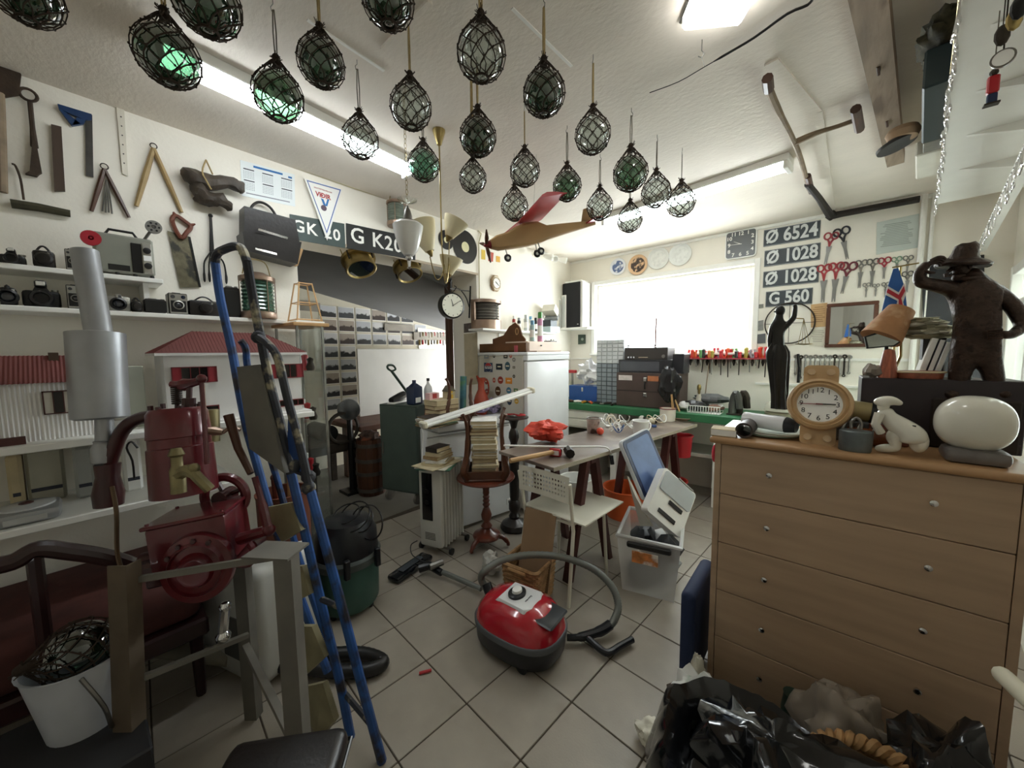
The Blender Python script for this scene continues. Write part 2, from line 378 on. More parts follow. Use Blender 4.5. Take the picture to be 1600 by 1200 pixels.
# cove moulding between the window wall and the ceiling
struct('trim_6', MB().box((X0, WY - 0.025, CZ - 0.03), (0.98, WY, CZ), 0.006), white)
struct('trim_7', MB().box((X0, WY - 0.02, 1.405), (wa - 0.05, WY, 1.42)).box((wb + .05, WY - 0.02, 1.16), (0.95, WY, 1.18)), white)
# ---- back room
cz2 = 2.36
struct('wall_back_room', MB().box((-5.1, -1.2, 0), (-5.0, 6.2, 2.9)).box((-5.0, 5.6, 0), (X0 - 0.37, 5.7, 2.9)).box((-5.0, -1.3, 0), (X0 - 0.37, -1.2, 2.9)), mat('back_wall_paint', 'ddd8c6', 0.85, var=0.06, scale=3))
cr = MB(); nn = 110
CS = lambda y: 2.37 - 0.187 * (y - 1.68)            # the sheet falls away to the right
xs_ = [-5.0 + i * (5.0 + X0 - 0.36) / (nn * 2) for i in range(nn * 2 + 1)]
vs = [(x, y, CS(y) + (0.008 if i % 2 else -0.008)) for y in (-1.2, 5.7) for i, x in enumerate(xs_)]; n_ = len(xs_)
cr.add(vs, [(i, n_ + i, n_ + i + 1, i + 1) for i in range(n_ - 1)])
struct('ceiling_back_room', cr, mat('corrugated_grey_sheet', '6e6f6e', 0.6, 0.2, var=0.1, scale=2))
fs = MB(fr((X0 - 0.37, 0, 0), (0, 1, 0), (0, 0, 1))); fs.prism([(-1.2, CS(-1.2)), (5.7, CS(5.7)), (5.7, 2.95), (-1.2, 2.95)], -.01, .0); struct('trim_leak_filler', fs, mat('corrugated_grey_sheet')); struct('ceiling_leak_cover', MB().box((-5.1, -1.3, 2.9), (X0 - .36, 5.7, 2.95)), wall_m)  # filler fascia and unseen cover above, added to stop sky light leaking in
struct('trim_8', MB().box((X0 - 0.42, OY1 - 0.06, 0), (X0 - 0.36, OY1 - 0.0, 2.25), 0.004), wood_dark)
struct('trim_9', MB().box((-5.0, 1.6, 2.05), (-4.97, 2.1, 2.16)).box((-5.0, 3.0, 1.85), (-4.97, 3.5, 1.95)).box((-4.99, 3.5, 1.72), (-4.965, 5.0, 1.84)), mat('weathered_lath', '9a958b', 0.8, var=0.25, scale=6))
# ================================================================ fluorescent fittings
def fixture(name, p, q, label, e=14):
    p = V(p); q = V(q); L = (q - p).length; a = math.atan2((q - p).y, (q - p).x); c = (p + q) / 2
    t = thing(name, label, 'light', (c.x, c.y, CZ), a, 'fluorescent ceiling fittings')
    MB().box((-L / 2, -0.065, -0.045), (L / 2, 0.065, 0), 0.004).build('housing', white, t)
    pr = [(0.058 * cos(PI * i / 10), -0.045 - 0.04 * sin(PI * i / 10)) for i in range(11)]
    mb = MB(); mb.prism([(y, z) for y, z in pr], -L / 2 + 0.03, L / 2 - 0.03, M=Matrix(((0, 0, 1, 0), (1, 0, 0, 0), (0, 1, 0, 0), (0, 0, 0, 1))))
    mb.build('diffuser', mat('lit_tube', 'f4fbff', 0.4, var=0, emit=e), t)
    for s in (-1, 1): MB().box((s * L / 2 - 0.03 if s > 0 else -L / 2, -0.062, -0.088), (L / 2 if s > 0 else -L / 2 + 0.03, 0.062, -0.044), 0.005).build('end_cap', white, t)
    return t
fixture('fluorescent_light', (-1.985, 0.27, 0), (-2.06, 1.47, 0), 'long lit fluorescent fitting on the ceiling along the wall of old tools')
fixture('fluorescent_light', (-1.56, 3.16, 0), (-0.22, 2.96, 0), 'long lit fluorescent fitting on the ceiling near the window wall')

# ================================================================ glass net floats
def net_mesh(seed):
    mb = MB(); rnd = random.Random(seed); N = 9
    def prof(z): return math.sqrt(max(0, 1 - z * z)) * 1.03 if z < 0.62 else max(0.1, 0.80 - (z - 0.62) * 0.80)
    zs = [-0.95 + 2.35 * i / 15 for i in range(16)]
    for fam in (-1, 1):
        for k in range(N):
            pts = []
            for i, z in enumerate(zs):
                th = 2 * PI * k / N + fam * (i / 15) * 2 * PI * 0.44 + rnd.uniform(-0.03, 0.03); r = prof(z) + 0.02
                pts.append((r * cos(th), r * sin(th), z))
            mb.tube(pts, 0.027, 4, cap=False)
    for i in range(0, 15, 1):
        z = zs[i]
        if z > 1.0 or i % 2: continue
        for k in range(N):
            th = 2 * PI * k / N + (i / 15) * 2 * PI * 0.44; r = prof(z) + 0.03
            mb.ball((r * cos(th), r * sin(th), z), 0.048, 5, m=4)
    mb.ring((0, 0, -0.95), 0.30, 0.055, 10, 5)
    # the gathered neck
    nk = [(0.16, 1.2), (0.2, 1.35), (0.13, 1.48), (0.18, 1.58), (0.12, 1.68), (0.02, 1.72)]
    mb.lathe(nk, 9)
    for k in range(10):
        th = rnd.uniform(0, 2 * PI); mb.tube([(0.1 * cos(th), 0.1 * sin(th), 1.5), (0.26 * cos(th), 0.26 * sin(th), 1.62 + rnd.uniform(-.1, .15))], 0.02, 3)
    return mb.mesh('net', rope_m, 60)
nets = [net_mesh(i) for i in range(3)]
def ballmesh(m):
    mb = MB(); mb.ball((0, 0, 0), 0.985, 24); mb.lathe([(0.0, -1.02), (0.14, -1.01), (0.17, -0.97)], 12, cap=False); return mb.mesh('glass_ball', m, 60)
bm_ = {'clear': ballmesh(thin_glass('float_clear', 'e6ece8', 0.2)), 'green': ballmesh(thin_glass('float_green', '8cab93', 0.3)), 'dark': ballmesh(thin_glass('float_dark_green', '6c8a76', 0.35)), 'pale': ballmesh(thin_glass('float_pale', '9fcbb8', 0.2))}
FL = [  # cx, cy, half width, colour, cord material, label
 (38, -12, 48, 'dark', 'c', 'dark green glass float half cut off by the top left corner'),
 (262, 88, 47, 'dark', 'c', 'dark green glass float hanging before the left end of the long light'),
 (322, 2, 52, 'dark', 'c', 'large dark green glass float at the top edge above the long light'),
 (435, 150, 34, 'green', 's', 'green glass float in rope net over the middle of the long light'),
 (502, 98, 38, 'dark', 'c', 'olive green glass float just above and right of the long light'),
 (606, -2, 44, 'dark', 'c', 'dark green glass float cut by the top edge near the picture centre'),
 (563, 218, 26, 'clear', 's', 'clear glass float hanging in front of the long light'),
 (642, 168, 30, 'clear', 'c', 'clear glass float above the brass chain of the white lamp'),
 (752, 84, 36, 'clear', 'c', 'largest clear glass float, topmost of a chain of three'),
 (662, 258, 23, 'pale', 's', 'pale green glass float at the right end of the long light'),
 (747, 214, 27, 'dark', 'c', 'dark green glass float in the middle of the chain of three'),
 (739, 279, 20, 'clear', 'c', 'small clear glass float, lowest of the chain of three'),
 (850, 146, 31, 'dark', 'c', 'dark green glass float on a hemp cord at the centre of the ceiling'),
 (820, 267, 22, 'clear', 'c', 'clear glass float over the tip of the model plane wing'),
 (926, 211, 26, 'clear', 'c', 'clear glass float on a long hemp cord right of the centre'),
 (804, 323, 20, 'clear', 's', 'small clear glass float in front of the red wing'),
 (886, 291, 21, 'green', 's', 'small green glass float above the model plane body'),
 (937, 323, 19, 'clear', 's', 'small clear glass float in front of the plane tail fin'),
 (985, 271, 25, 'green', 's', 'bright green glass float in a black net near the second light'),
 (984, 343, 18, 'clear', 's', 'smallest clear glass float under the bright green one'),
 (1025, 301, 21, 'clear', 's', 'clear glass float between the green one and the rightmost'),
 (1064, 316, 20, 'clear', 's', 'rightmost clear glass float hanging before the second light')]
string_m = mat('grey_string', '6d675a', 0.9, var=0.2, scale=50)
hook_m = mat('hook_steel', '6e6e6a', 0.4, 0.8, var=0)
for n_, (cx, cy, hw, colr, cord, lab) in enumerate(FL):
    zc = 2.39
    if n_ == 9: zc = 2.47
    if n_ == 11: zc = 2.25
    if n_ == 19: zc = 2.30
    p = PZ(cx, cy, zc)
    if n_ == 11: p = PZ(747, 214, 2.41) * 1.0; d = ray(739, 279); t_ = math.hypot(p.x, p.y) / math.hypot(d.x, d.y); p = CAM + d * t_
    r = hw * depth(p) / F_PX
    if n_ in (0, 1, 2, 4, 5): r *= 0.86
    t = thing('glass_float', lab, 'glass float', p, ru(0, 6), 'netted glass floats hanging from the ceiling')
    b = bpy.data.objects.new('glass_ball', bm_[colr]); COL.objects.link(b); b.parent = t; b.scale = (r, r, r)
    b = bpy.data.objects.new('net', nets[n_ % 3]); COL.objects.link(b); b.parent = t; b.scale = (r, r, r * 1.05)
    top = CZ - p.z - 0.035; nk = r * 1.75
    if top > nk:
        mb = MB(); cr_ = 0.0022 if cord == 's' else 0.0034
        for s in (-1, 1): mb.tube([(s * 0.003, 0, nk - 0.01), (s * 0.005, 0, nk + (top - nk) * 0.5), (s * 0.002, 0, top)], cr_, 4)
        mb.build('cord', string_m if cord == 's' else cord_m, t)
        MB().tube([(0, 0, CZ - p.z + 0.004), (0, 0, top + 0.018), (0.008, 0, top + 0.008), (0.006, 0, top - 0.004), (-0.004, 0, top - 0.004)], 0.0014, 4).build('hook', hook_m, t)
# an empty hook and a thin wire with a lever
solo('ceiling_hook', MB(T(*PZ(1097, 62, 2.7))).tube([(0, 0, 0.0), (0, 0, -.04), (.01, 0, -.055), (0, 0, -.065), (-.012, 0, -.055)], 0.002, 5).tube([(0, 0, -.06), (0.01, 0.01, -.10)], 0.001, 4), hook_m, 'empty wire hook in the ceiling beside the black cable', 'hook')
SP_ = lambda p: SP(p, 2)
Lq = lambda x, y: PX(x, y, WX + .012)
pts = [PZ(x, y, 2.685) for x, y in ((1015, 145), (1060, 128), (1100, 105), (1140, 82), (1180, 58), (1230, 22), (1262, 8), (1272, -6))]
mb = MB(); mb.tube(SP(pts, 3), [0.002] * 8 + [0.005] * 14, 5); solo('ceiling_cable', mb, black_pl, 'black cable running across the ceiling to the old beam', 'cable', kind=None)
solo('wall_flex', MB().tube(SP_([Lq(400, 239), Lq(480, 268), Lq(560, 296), Lq(640, 322), Lq(745, 358), Lq(748, 380), Lq(749, 470)]), .006, 5), mat('flex_cream', 'c9bf9d', .6), 'cream cable clipped along the wall top above the doorway', 'cable')
# small white ceiling light at the top edge
p = PZ(1130, 2, 2.66); t = thing('ceiling_lamp', 'square white glass ceiling light cut by the top edge', 'light', (p.x, p.y, CZ), 0.6)
MB().box((-.10, -.10, -.05), (.10, .10, 0), .01).build('shade', mat('opal_shade', 'f8f7f2', 0.2, var=0, emit=9), t); MB().box((-.108, -.108, -.016), (.108, .108, -.0005), .004).build('rim', chrome, t)

# ================================================================ old timber and scythe handle under the ceiling
a0, a1, b0, b1 = PZ(1315, -60, 2.6), PZ(1385, -60, 2.6), PZ(1388, 262, 2.6), PZ(1412, 255, 2.6)
mb = MB(); n = 14
u = (b0 - a0)
def bd(s_, t_): return a0.lerp(b0, s_).lerp(a1.lerp(b1, s_), t_)
a0 = PZ(1315, -40, 2.62); a1 = PZ(1385, -40, 2.62); b0 = PZ(1386, 262, 2.62); b1 = PZ(1413, 254, 2.62)
mb.add([a0, a1, b1, b0, a0 + V((0, 0, .06)), a1 + V((0, 0, .06)), b1 + V((0, 0, .06)), b0 + V((0, 0, .06))], [(0, 1, 2, 3), (7, 6, 5, 4), (0, 4, 5, 1), (1, 5, 6, 2), (2, 6, 7, 3), (3, 7, 4, 0)])
tb = thing('old_timber', 'weathered wooden board fixed under the ceiling beside the spoon shelf', 'board', (a0 + b1) / 2 + V((0, 0, .06)))
mb.W('board', mat('weathered_board', 'a08d78', 0.7, var=0.35, scale=9, bump=0.4, bscale=50, stretch=(2, 0.3, 1), col2='7b6957', c2amt=0.4), tb)
for (x, y) in ((1371, 110), (1385, 193)):
    p = PZ(x, y, 2.617); MB(T(*p)).cyl((0, -.02, 0.004), (0.006, .03, -0.004), 0.006, 0.005, 6).W('wooden_peg', wood_dark, tb)
t = thing('scythe_shaft', 'old wooden scythe shaft with two grips hung under the ceiling', 'scythe shaft', PZ(1240, 220, 2.62))
sh = [PZ(x, y, 2.64) for x, y in ((1200, 135), (1215, 170), (1238, 215), (1252, 250), (1264, 296))]
MB().tube(SP(sh, 3), [0.016] * 4 + [0.013] * 9, 7).W('shaft', wood_old, t)
MB().tube([PZ(1199, 122, 2.64), PZ(1201, 140, 2.64)], 0.021, 8).W('grip', wood_dark, t)
MB().tube([PZ(1262, 275, 2.64), PZ(1268, 300, 2.64)], 0.019, 8).W('grip', wood_dark, t)
arm = [PZ(x, y, 2.64) for x, y in ((1243, 222), (1275, 208), (1310, 197), (1338, 187))]
MB().tube(SP(arm, 3), [0.017, 0.017, 0.016, 0.014, 0.012, 0.011, 0.011, 0.011, 0.011, 0.011], 7).W('side_arm', wood_old, t)
MB().tube([PZ(1337, 170, 2.64), PZ(1343, 202, 2.64)], 0.021, 9).W('grip', wood_dark, t)
# thick dark rope/pipe along the window wall top
t = thing('drain_pipe', 'old dark pipe with an elbow running below the ceiling at the window wall', 'pipe', PY(1300, 337, 4.36))
MB().tube([PZ(1262, 288, 2.63), PZ(1280, 310, 2.62), PY(1297, 336, 4.3), PY(1301, 337, 4.33), PY(1316, 334, 4.33), PY(1437, 311, 4.33)], [0.02, 0.022, 0.03, 0.03, 0.026, 0.026], 9).W('pipe', mat('pipe_dark', '2c2724', 0.6, 0.3, var=0.3), t)
MB().tube([PY(1296, 334, 4.31), PY(1303, 339, 4.33)], 0.038, 9).W('elbow', mat('pipe_dark', '2c2724'), t)

# ================================================================ hanging lamps
# white opal lamp on a brass chain
pc = PD(638, 370, 1.75); t = thing('chain_lamp', 'white bell shaped glass lamp hanging on a long brass chain', 'lamp', pc)
sc = 1.75 / F_PX
topz = CZ - pc.z
MB().lathe([(20 * sc, -29 * sc), (22 * sc, -12 * sc), (24 * sc, 6 * sc), (25 * sc, 15 * sc), (23.5 * sc, 15 * sc), (21 * sc, 0), (18 * sc, -27 * sc)][::1] and [(8 * sc, -28 * sc), (14 * sc, -20 * sc), (19 * sc, -4 * sc), (22.5 * sc, 12 * sc), (23 * sc, 17 * sc), (20 * sc, 20 * sc), (12 * sc, 21 * sc)], 28).build('shade', mat('opal_glass', 'f2f1ee', 0.2, var=0.02), t)
MB().lathe([(16 * sc, 21 * sc), (15 * sc, 23 * sc), (6 * sc, 24 * sc), (7 * sc, 30 * sc), (4.5 * sc, 40 * sc), (2 * sc, 44 * sc), (1.5 * sc, 47 * sc)], 16).build('stem', steel, t)
mb = MB()
for k in range(24): mb.add([(0, 0, 50 * sc)] + [(15 * sc * cos(a), 15 * sc * sin(a), (54 + d) * sc) for a, d in ((2 * PI * (k) / 24, 0), (2 * PI * (k + .5) / 24, 3), (2 * PI * (k + 1) / 24, 0))], [(0, 1, 2), (0, 2, 3)])
mb.build('ruffled_glass_collar', glass_c, t)
MB().ball((0, 0, -31 * sc), 6 * sc, 10).lathe([(3 * sc, -37 * sc), (2 * sc, -46 * sc), (4 * sc, -47 * sc), (0.5 * sc, -50 * sc)], 10).build('finial', chrome, t)
mb = MB(); z = 57 * sc; i = 0
while z < topz - 0.01:
    m = T(0, 0, z + 0.011) @ (MR(PI / 2, 4, 'Z') if i % 2 else Matrix()) @ MR(PI / 2, 4, 'X'); mb.ring((0, 0, 0), 0.006, 0.0013, 8, 4, M=m, ry=0.012); z += 0.0205; i += 1
mb.build('chain', brass, t)
# 50s brass stem lamp with three cream cone shades
pc = PD(690, 372, 2.05); s = 2.05 / F_PX; t = thing('three_shade_lamp', 'brass stem ceiling lamp with cream cone shades', 'lamp', pc)
tz = CZ - pc.z
MB().lathe([(0.035, tz), (0.034, tz - 0.01), (0.012, tz - 0.075), (0.004, tz - 0.08)], 12).build('canopy', brass, t)
MB().cyl((0, 0, -10 * s), (0, 0, tz - 0.05), 0.0042, n=8).build('stem', brass, t)
right = V((_R3.x, _R3.y, 0)); fwd = V((_F.x, _F.y, 0))
cream = mat('cream_plastic_shade', 'efe3bd', 0.45, var=0.05)
for lab, (dx, dy), (bx, by), (tx, ty), rr in (('left', (-4, -62), (-19, -20), (-33, 22), 24), ('right', (4, -62), (12, 2), (24, 27), 20), ('back', (2, -66), (6, -52), (12, -26), 19)):
    P = lambda a, b, f=0: right * (a * s) + V((0, 0, b * s)) + fwd * f
    f_ = 0.0 if lab != 'back' else 0.06
    MB().tube(SP([P(0, -10), P(2, -45), P(dx, dy, f_ / 2), P((dx + bx) / 2, dy + 2, f_), P(bx, by - 8, f_)], 4), 0.0032, 5).build('arm', brass, t)
    a = P(bx, by, f_); b = P(tx, ty, f_); L = (b - a).length
    sh = MB(); sh.turn(a, b, [(7 * s, 0), (rr * s * 0.55, 0.3), (rr * s * 0.85, 0.7), (rr * s, 1.0), (rr * s * 0.96, 0.99), (rr * s * 0.8, 0.7), (6 * s, 0.02)], 22); sd = sh.build('lamp_shade', cream, t)
    MB().turn(a - (b - a).normalized() * 0.03, a + (b - a) * 0.18, [(0.006, 0), (0.016, 0.4), (9 * s, 1)], 12).build('shade_cup', brass, t)
# paper/plastic white shade hanging low at the right of the brass lamp
MB().tube([right * (3 * s) + V((0, 0, -40 * s)), right * (7 * s) + V((0, 0, -66 * s)), right * (11 * s) + V((0, 0, -40 * s))], 0.003, 5).build('hook', brass, t)

# ================================================================ model plane
t = thing('model_plane', 'large tan model aeroplane with red wing hanging below the ceiling', 'model plane', PD(840, 375, 2.3))
tanm = mat('tan_covering', 'b28e60', 0.5, var=0.12, scale=5); redm = mat('red_covering', 'b8383e', 0.4, var=0.1, scale=4); darkred = mat('dark_red_trim', '7c1c26', 0.4)
A = PD(766, 382, 2.2); B = PD(930, 352, 2.42)       # nose and tail
ax = (B - A).normalized(); up = V((0, 0, 1)); sd = ax.cross(up).normalized(); up = sd.cross(ax).normalized(); L = (B - A).length
def fus(profile):
    mb = MB(); vs = []; k = 10
    for f, hh, ww_, off in profile:
        c = A + ax * (f * L) + up * off
        for j in range(k):
            a = 2 * PI * j / k; ca, sa = cos(a), sin(a); ca = math.copysign(abs(ca) ** .6, ca); sa = math.copysign(abs(sa) ** .6, sa)
            vs.append(c + sd * (ca * ww_) + up * (sa * hh))
    fs = [(i * k + j, i * k + (j + 1) % k, (i + 1) * k + (j + 1) % k, (i + 1) * k + j) for i in range(len(profile) - 1) for j in range(k)]
    fs += [tuple(range(k - 1, -1, -1)), tuple((len(profile) - 1) * k + j for j in range(k))]
    return mb.add(vs, fs)
fus([(0, .024, .026, 0), (.06, .042, .038, 0.0), (.16, .048, .042, .002), (.22, .058, .042, .010), (.32, .068, .042, .018), (.44, .064, .04, .018), (.52, .042, .036, .008), (.7, .032, .028, .012), (.88, .022, .016, .014), (1.0, .014, .008, .016)]).W('fuselage', tanm, t)
MB().turn(A - ax * 0.045, A, [(0.002, 0), (0.016, 0.4), (0.024, 1)], 12).W('spinner', darkred, t)
for k in range(3):
    an = 0.9 + k * 2 * PI / 3; d = up * cos(an) + sd * sin(an)
    MB().tube([A - ax * .025, A - ax * .025 + d * .05, A - ax * .03 + d * .105], [.008, .012, .004], 6).W('propeller_blade', wood_dark, t)
# wing across the top of the cabin
wc = A + ax * (0.35 * L) + up * 0.09
def wing(span, chord, th, c, m, nm, sweep=0):
    mb = MB(); sec = [(0, 0), (.05, .5), (.25, 1), (.55, .8), (1, .05), (1, 0), (.5, -.1), (.1, -.12)]; k = len(sec)
    vs = [c + sd * y + ax * ((x - .35) * ch + sweep * abs(y)) + up * (z * th + abs(y) * 0.05) for y, ch in ((-span, chord * .9), (0, chord), (span, chord * .9)) for x, z in sec]
    fs = [(i * k + j, i * k + (j + 1) % k, (i + 1) * k + (j + 1) % k, (i + 1) * k + j) for i in range(2) for j in range(k)] + [tuple(range(k - 1, -1, -1)), tuple(2 * k + j for j in range(k))]
    return mb.add(vs, fs).W(nm, m, t)
wing(0.36, 0.17, 0.02, wc, redm, 'wing')
# tail
ft = A + ax * (0.86 * L) + up * 0.02
def slab(pts, th, m, nm):
    mb = MB(); n = len(pts); nn_ = (pts[1] - pts[0]).cross(pts[2] - pts[0]).normalized() * th / 2
    mb.add([p + nn_ for p in pts] + [p - nn_ for p in pts], [tuple(range(n)), tuple(range(2 * n - 1, n - 1, -1))] + [(i, i + n, (i + 1) % n + n, (i + 1) % n) for i in range(n)]); return mb.W(nm, m, t)
slab([ft, ft + ax * .04 + up * .09, ft + ax * .08 + up * .095, ft + ax * .075], 0.01, tanm, 'tail_fin')
slab([ft + ax * .077, ft + ax * .083 + up * .095, ft + ax * .11 + up * .09, ft + ax * .105 - up * .015], 0.009, darkred, 'rudder')
slab([ft - sd * .12 + ax * .03, ft + sd * .12 + ax * .03, ft + sd * .12 + ax * .09, ft - sd * .12 + ax * .09], 0.008, redm, 'tailplane')
for f, s_, dz in ((.12, 0, .095), (.40, -.02, .10), (.40, .04, .10)):
    c0 = A + ax * (f * L) - up * .045 + sd * (s_ * .6); c1 = A + ax * (f * L) - up * dz + sd * s_ * 1.0
    leg_ = MB().tube([c0, c1], 0.003, 5).W('undercarriage_leg', steel, t)
    m = fr(c1, ax, up); w_ = MB(m); w_.ring((0, 0, 0), .016, .008, 14, 6); w_.W('wheel', black_pl, t); MB(m).cyl((0, 0, -.006), (0, 0, .006), .009, n=10).W('hub', white_pl, t)
for f in (.24, .42):
    MB().tube([A + ax * (f * L) + up * .1, V((*(A + ax * (f * L)).xy, CZ - .001))], 0.0009, 3).W('suspension_wire', string_m, t)
# spotlight cluster below the ceiling near the corner
t = thing('spotlight_bar', 'row of white spotlights on the wall near the ceiling corner', 'light', PX(858, 400, -2.64)); 
for x, y, rx in ((838, 397, -1), (855, 400, 1), (866, 404, -1), (877, 405, 1)):
    c = PX(x, y, -2.55); MB().turn(c + V((-.05, 0, .01)), c + V((.05, rx * .04, -.02)), [(.016, 0), (.03, .3), (.038, 1), (.034, 1), (.02, .5)], 16).W('spot', white, t)
MB().tube([PX(832, 393, -2.64), PX(882, 401, -2.64)], .012, 8).W('bar', white, t)
# ================================================================ LEFT WALL: tools hung on it
def Lpt(x, y, off=0.0): p = PX(x, y, WX + off); return p
def Lthing(name, label, cat, px, group=None): p = Lpt(*px); return thing(name, label, cat, (WX, p.y, p.z), 0, group)
# spade, wooden handle
t = Lthing('old_spade', 'old spade with rusty blade and wooden handle hung at the left edge', 'spade', (10, 150))
mb = MB(); wall_prism(mb, 'L', [(-14, 100), (20, 104), (34, 120), (30, 152), (8, 156), (-14, 150)], 0.012, 0.022); mb.W('blade', rust_iron, t)
mb = MB(); mb.tube([Lpt(-2, 145, .02), Lpt(1, 220, .02), Lpt(3, 300, .02)], 0.016, 8); mb.W('handle', wood_old, t)
# ring-handled iron
t = Lthing('iron_stamp', 'rusty iron bar with a ring handle and flared foot', 'iron tool', (50, 200))
c = Lpt(44, 148, .016); MB(fr(c, (0, 1, 0), (0, 0, 1))).ring((0, 0, 0), .024, .006, 16, 6).W('ring_handle', rust_iron, t)
MB().tube([Lpt(47, 160, .016), Lpt(51, 200, .016), Lpt(54, 230, .016)], [.008, .008, .012], 7).W('shaft', rust_iron, t)
mb = MB(); wall_prism(mb, 'L', [(51, 224), (57, 224), (66, 272), (62, 274), (58, 278), (40, 274), (47, 270)], .004, .028); mb.W('foot', rust_iron, t)
mb = MB(); wall_prism(mb, 'L', [(80, 196), (96, 200), (102, 300), (85, 300)], .003, .016); solo('wooden_board', mb, mat('brown_board', '4a3a2e', 0.7, var=0.3, scale=8, stretch=(1, 1, .2)), 'dark brown narrow board hung between the ring iron and the square', 'board')
t = Lthing('carpenter_square', 'blue handled steel carpenter square on the wall', 'square', (135, 185))
mb = MB(); wall_prism(mb, 'L', [(133, 180), (144, 181), (146, 278), (134, 275)], .004, .010); mb.W('blade', mat('dark_steel', '4c4a46', 0.45, 0.7, var=0.3, scale=15), t)
mb = MB()
for q in ([(90, 165), (143, 181), (143, 190), (132, 190), (92, 172)], [(92, 172), (100, 176), (126, 196), (112, 198), (104, 188)], [(120, 186), (134, 190), (130, 196), (112, 199)]): wall_prism(mb, 'L', q, .003, .020)
mb.W('blue_handle', mat('blue_paint_dark', '16355e', 0.35, var=0.15), t)
t = Lthing('measuring_rule', 'white perforated measuring rule hung up to the ceiling corner', 'rule', (188, 215))
mb = MB(); wall_prism(mb, 'L', [(180, 155), (193, 159), (200, 276), (191, 272)], .003, .009); mb.W('rule', mat('rule_white', 'd9d3c3', 0.5, var=0.1), t)
mb = MB()
for k in range(7): c = Lpt(188 + k * 1.0, 168 + k * 14.5, .0095); mb.cyl(c, c + V((.0012, 0, 0)), .003, n=6)
mb.W('holes', black_pl, t)
# small ice hook / hammer with long rusty hook
t = Lthing('ice_hook', 'thin bent hook set in a rough dark wooden handle', 'hook', (60, 320))
MB().tube(SP([Lpt(18, 256, .02), Lpt(24, 259, .02), Lpt(32, 280, .02), Lpt(37, 312, .02)], 4), .004, 5).W('hook', rust_iron, t)
MB().tube([Lpt(17, 318, .02), Lpt(60, 324, .02), Lpt(110, 334, .02)], [.019, .018, .016], 8).W('handle', mat('mossy_wood', '45412f', 0.9, var=0.35, scale=20, bump=0.4), t)
# wooden dividers 1 (brown) with awls, 2 (light)
def dividers(label, apex, a, b, m, w, tips=None):
    t = Lthing('wooden_dividers', label, 'dividers', apex)
    for e in (a, b):
        MB().tube([Lpt(*apex, .012), Lpt((apex[0] + e[0]) / 2, (apex[1] + e[1]) / 2, .012), Lpt(*e, .012)], [w * .8, w, w * .7], 6).W('divider_leg', m, t)
    MB(fr(Lpt(apex[0], apex[1] - 4, .012), (0, 1, 0), (0, 0, 1))).ring((0, 0, 0), .013, .0025, 12, 5).W('ring', dark_iron, t)
    return t
dividers('pair of brown wooden dividers hung around the awls', (163, 264), (143, 330), (202, 340), wood_dark, .010)
dividers('large light wooden folding dividers hung beside the hide boots', (240, 232), (213, 322), (284, 332), mat('pale_stick', 'a38a5e', 0.6, var=0.2, scale=14), .013)
t = Lthing('awl_bundle', 'bundle of thin steel rods hanging inside the brown dividers', 'tools', (168, 290))
for k, e in enumerate(((160, 330), (165, 332), (170, 332), (175, 334))): MB().tube([Lpt(166 + k * .8, 281, .01), Lpt(*e, .012 + k * .002)], [.003, .0036], 5).W('rod', steel, t)
# pair of old skin shoes
shoe_m = mat('old_hide', '3f362c', 0.55, var=0.4, scale=14, bump=0.6, bscale=70)
t = Lthing('old_leather_shoes', 'pair of shrivelled dark leather shoes hung on a string', 'shoes', (330, 290))
for k, (a, b) in enumerate((((284, 276), (382, 292)), ((300, 298), (362, 322)))):
    p, q = Lpt(*a, .05), Lpt(*b, .055); mb = MB(); pts = [p.lerp(q, f) for f in (0, .12, .3, .5, .7, .88, 1)]
    mb.tube(SP([x + V((0, 0, .01 * sin(i * 2))) for i, x in enumerate(pts)], 3), [.012, .03, .042, .046, .046, .045, .044, .043, .042, .040, .038, .036, .034, .034, .034, .034, .032, .028, .02][:19], 9)
    o = mb
    for v_ in range(len(mb.v)): mb.v[v_] = mb.v[v_] + V((1, 1, 1)) * (.012 * noise.noise(mb.v[v_] * 26))
    mb.W('shoe', shoe_m, t)
MB().tube(SP([Lpt(322, 250, .01), Lpt(316, 268, .1), Lpt(324, 285, .105), Lpt(330, 296, .1)], 4), .004, 5).tube([Lpt(322, 250, .01), Lpt(332, 272, .09)], .004, 5).W('string', cord_m, t)
# handsaw hanging by its handle
t = Lthing('hand_saw', 'old hand saw with red brown handle hung blade down', 'saw', (285, 390))
mb = MB(); wall_prism(mb, 'L', [(261, 361), (296, 371), (313, 449), (281, 450)], .006, .009); mb.W('blade', mat('stained_blade', '706a55', 0.5, 0.55, var=0.35, scale=26, col2='3b3a34', c2amt=.45, c2scale=16), t)
mb = MB(); wall_prism(mb, 'L', [(293, 370), (297, 371), (313.5, 449), (310, 449)], .009, .012); mb.W('saw_back', black_m, t)
mb = MB(); outer = [(266, 340), (272, 333), (274, 331), (282, 338), (294, 346), (305, 352), (300, 360), (290, 366), (284, 375), (278, 370), (272, 358)]
mb.tube(SP([Lpt(*q, .018) for q in ((269, 342), (275, 337), (288, 345), (298, 354), (292, 363), (284, 372), (277, 364), (271, 352))], 3, True), .0105, 6, closed=True); mb.tube([Lpt(273, 336, .018), Lpt(271, 331, .018)], [.011, .004], 6); mb.tube([Lpt(298, 352, .018), Lpt(305, 350, .018)], [.011, .004], 6)
mb.W('handle', mat('saw_handle', '6d3b2b', 0.45, var=0.2), t)
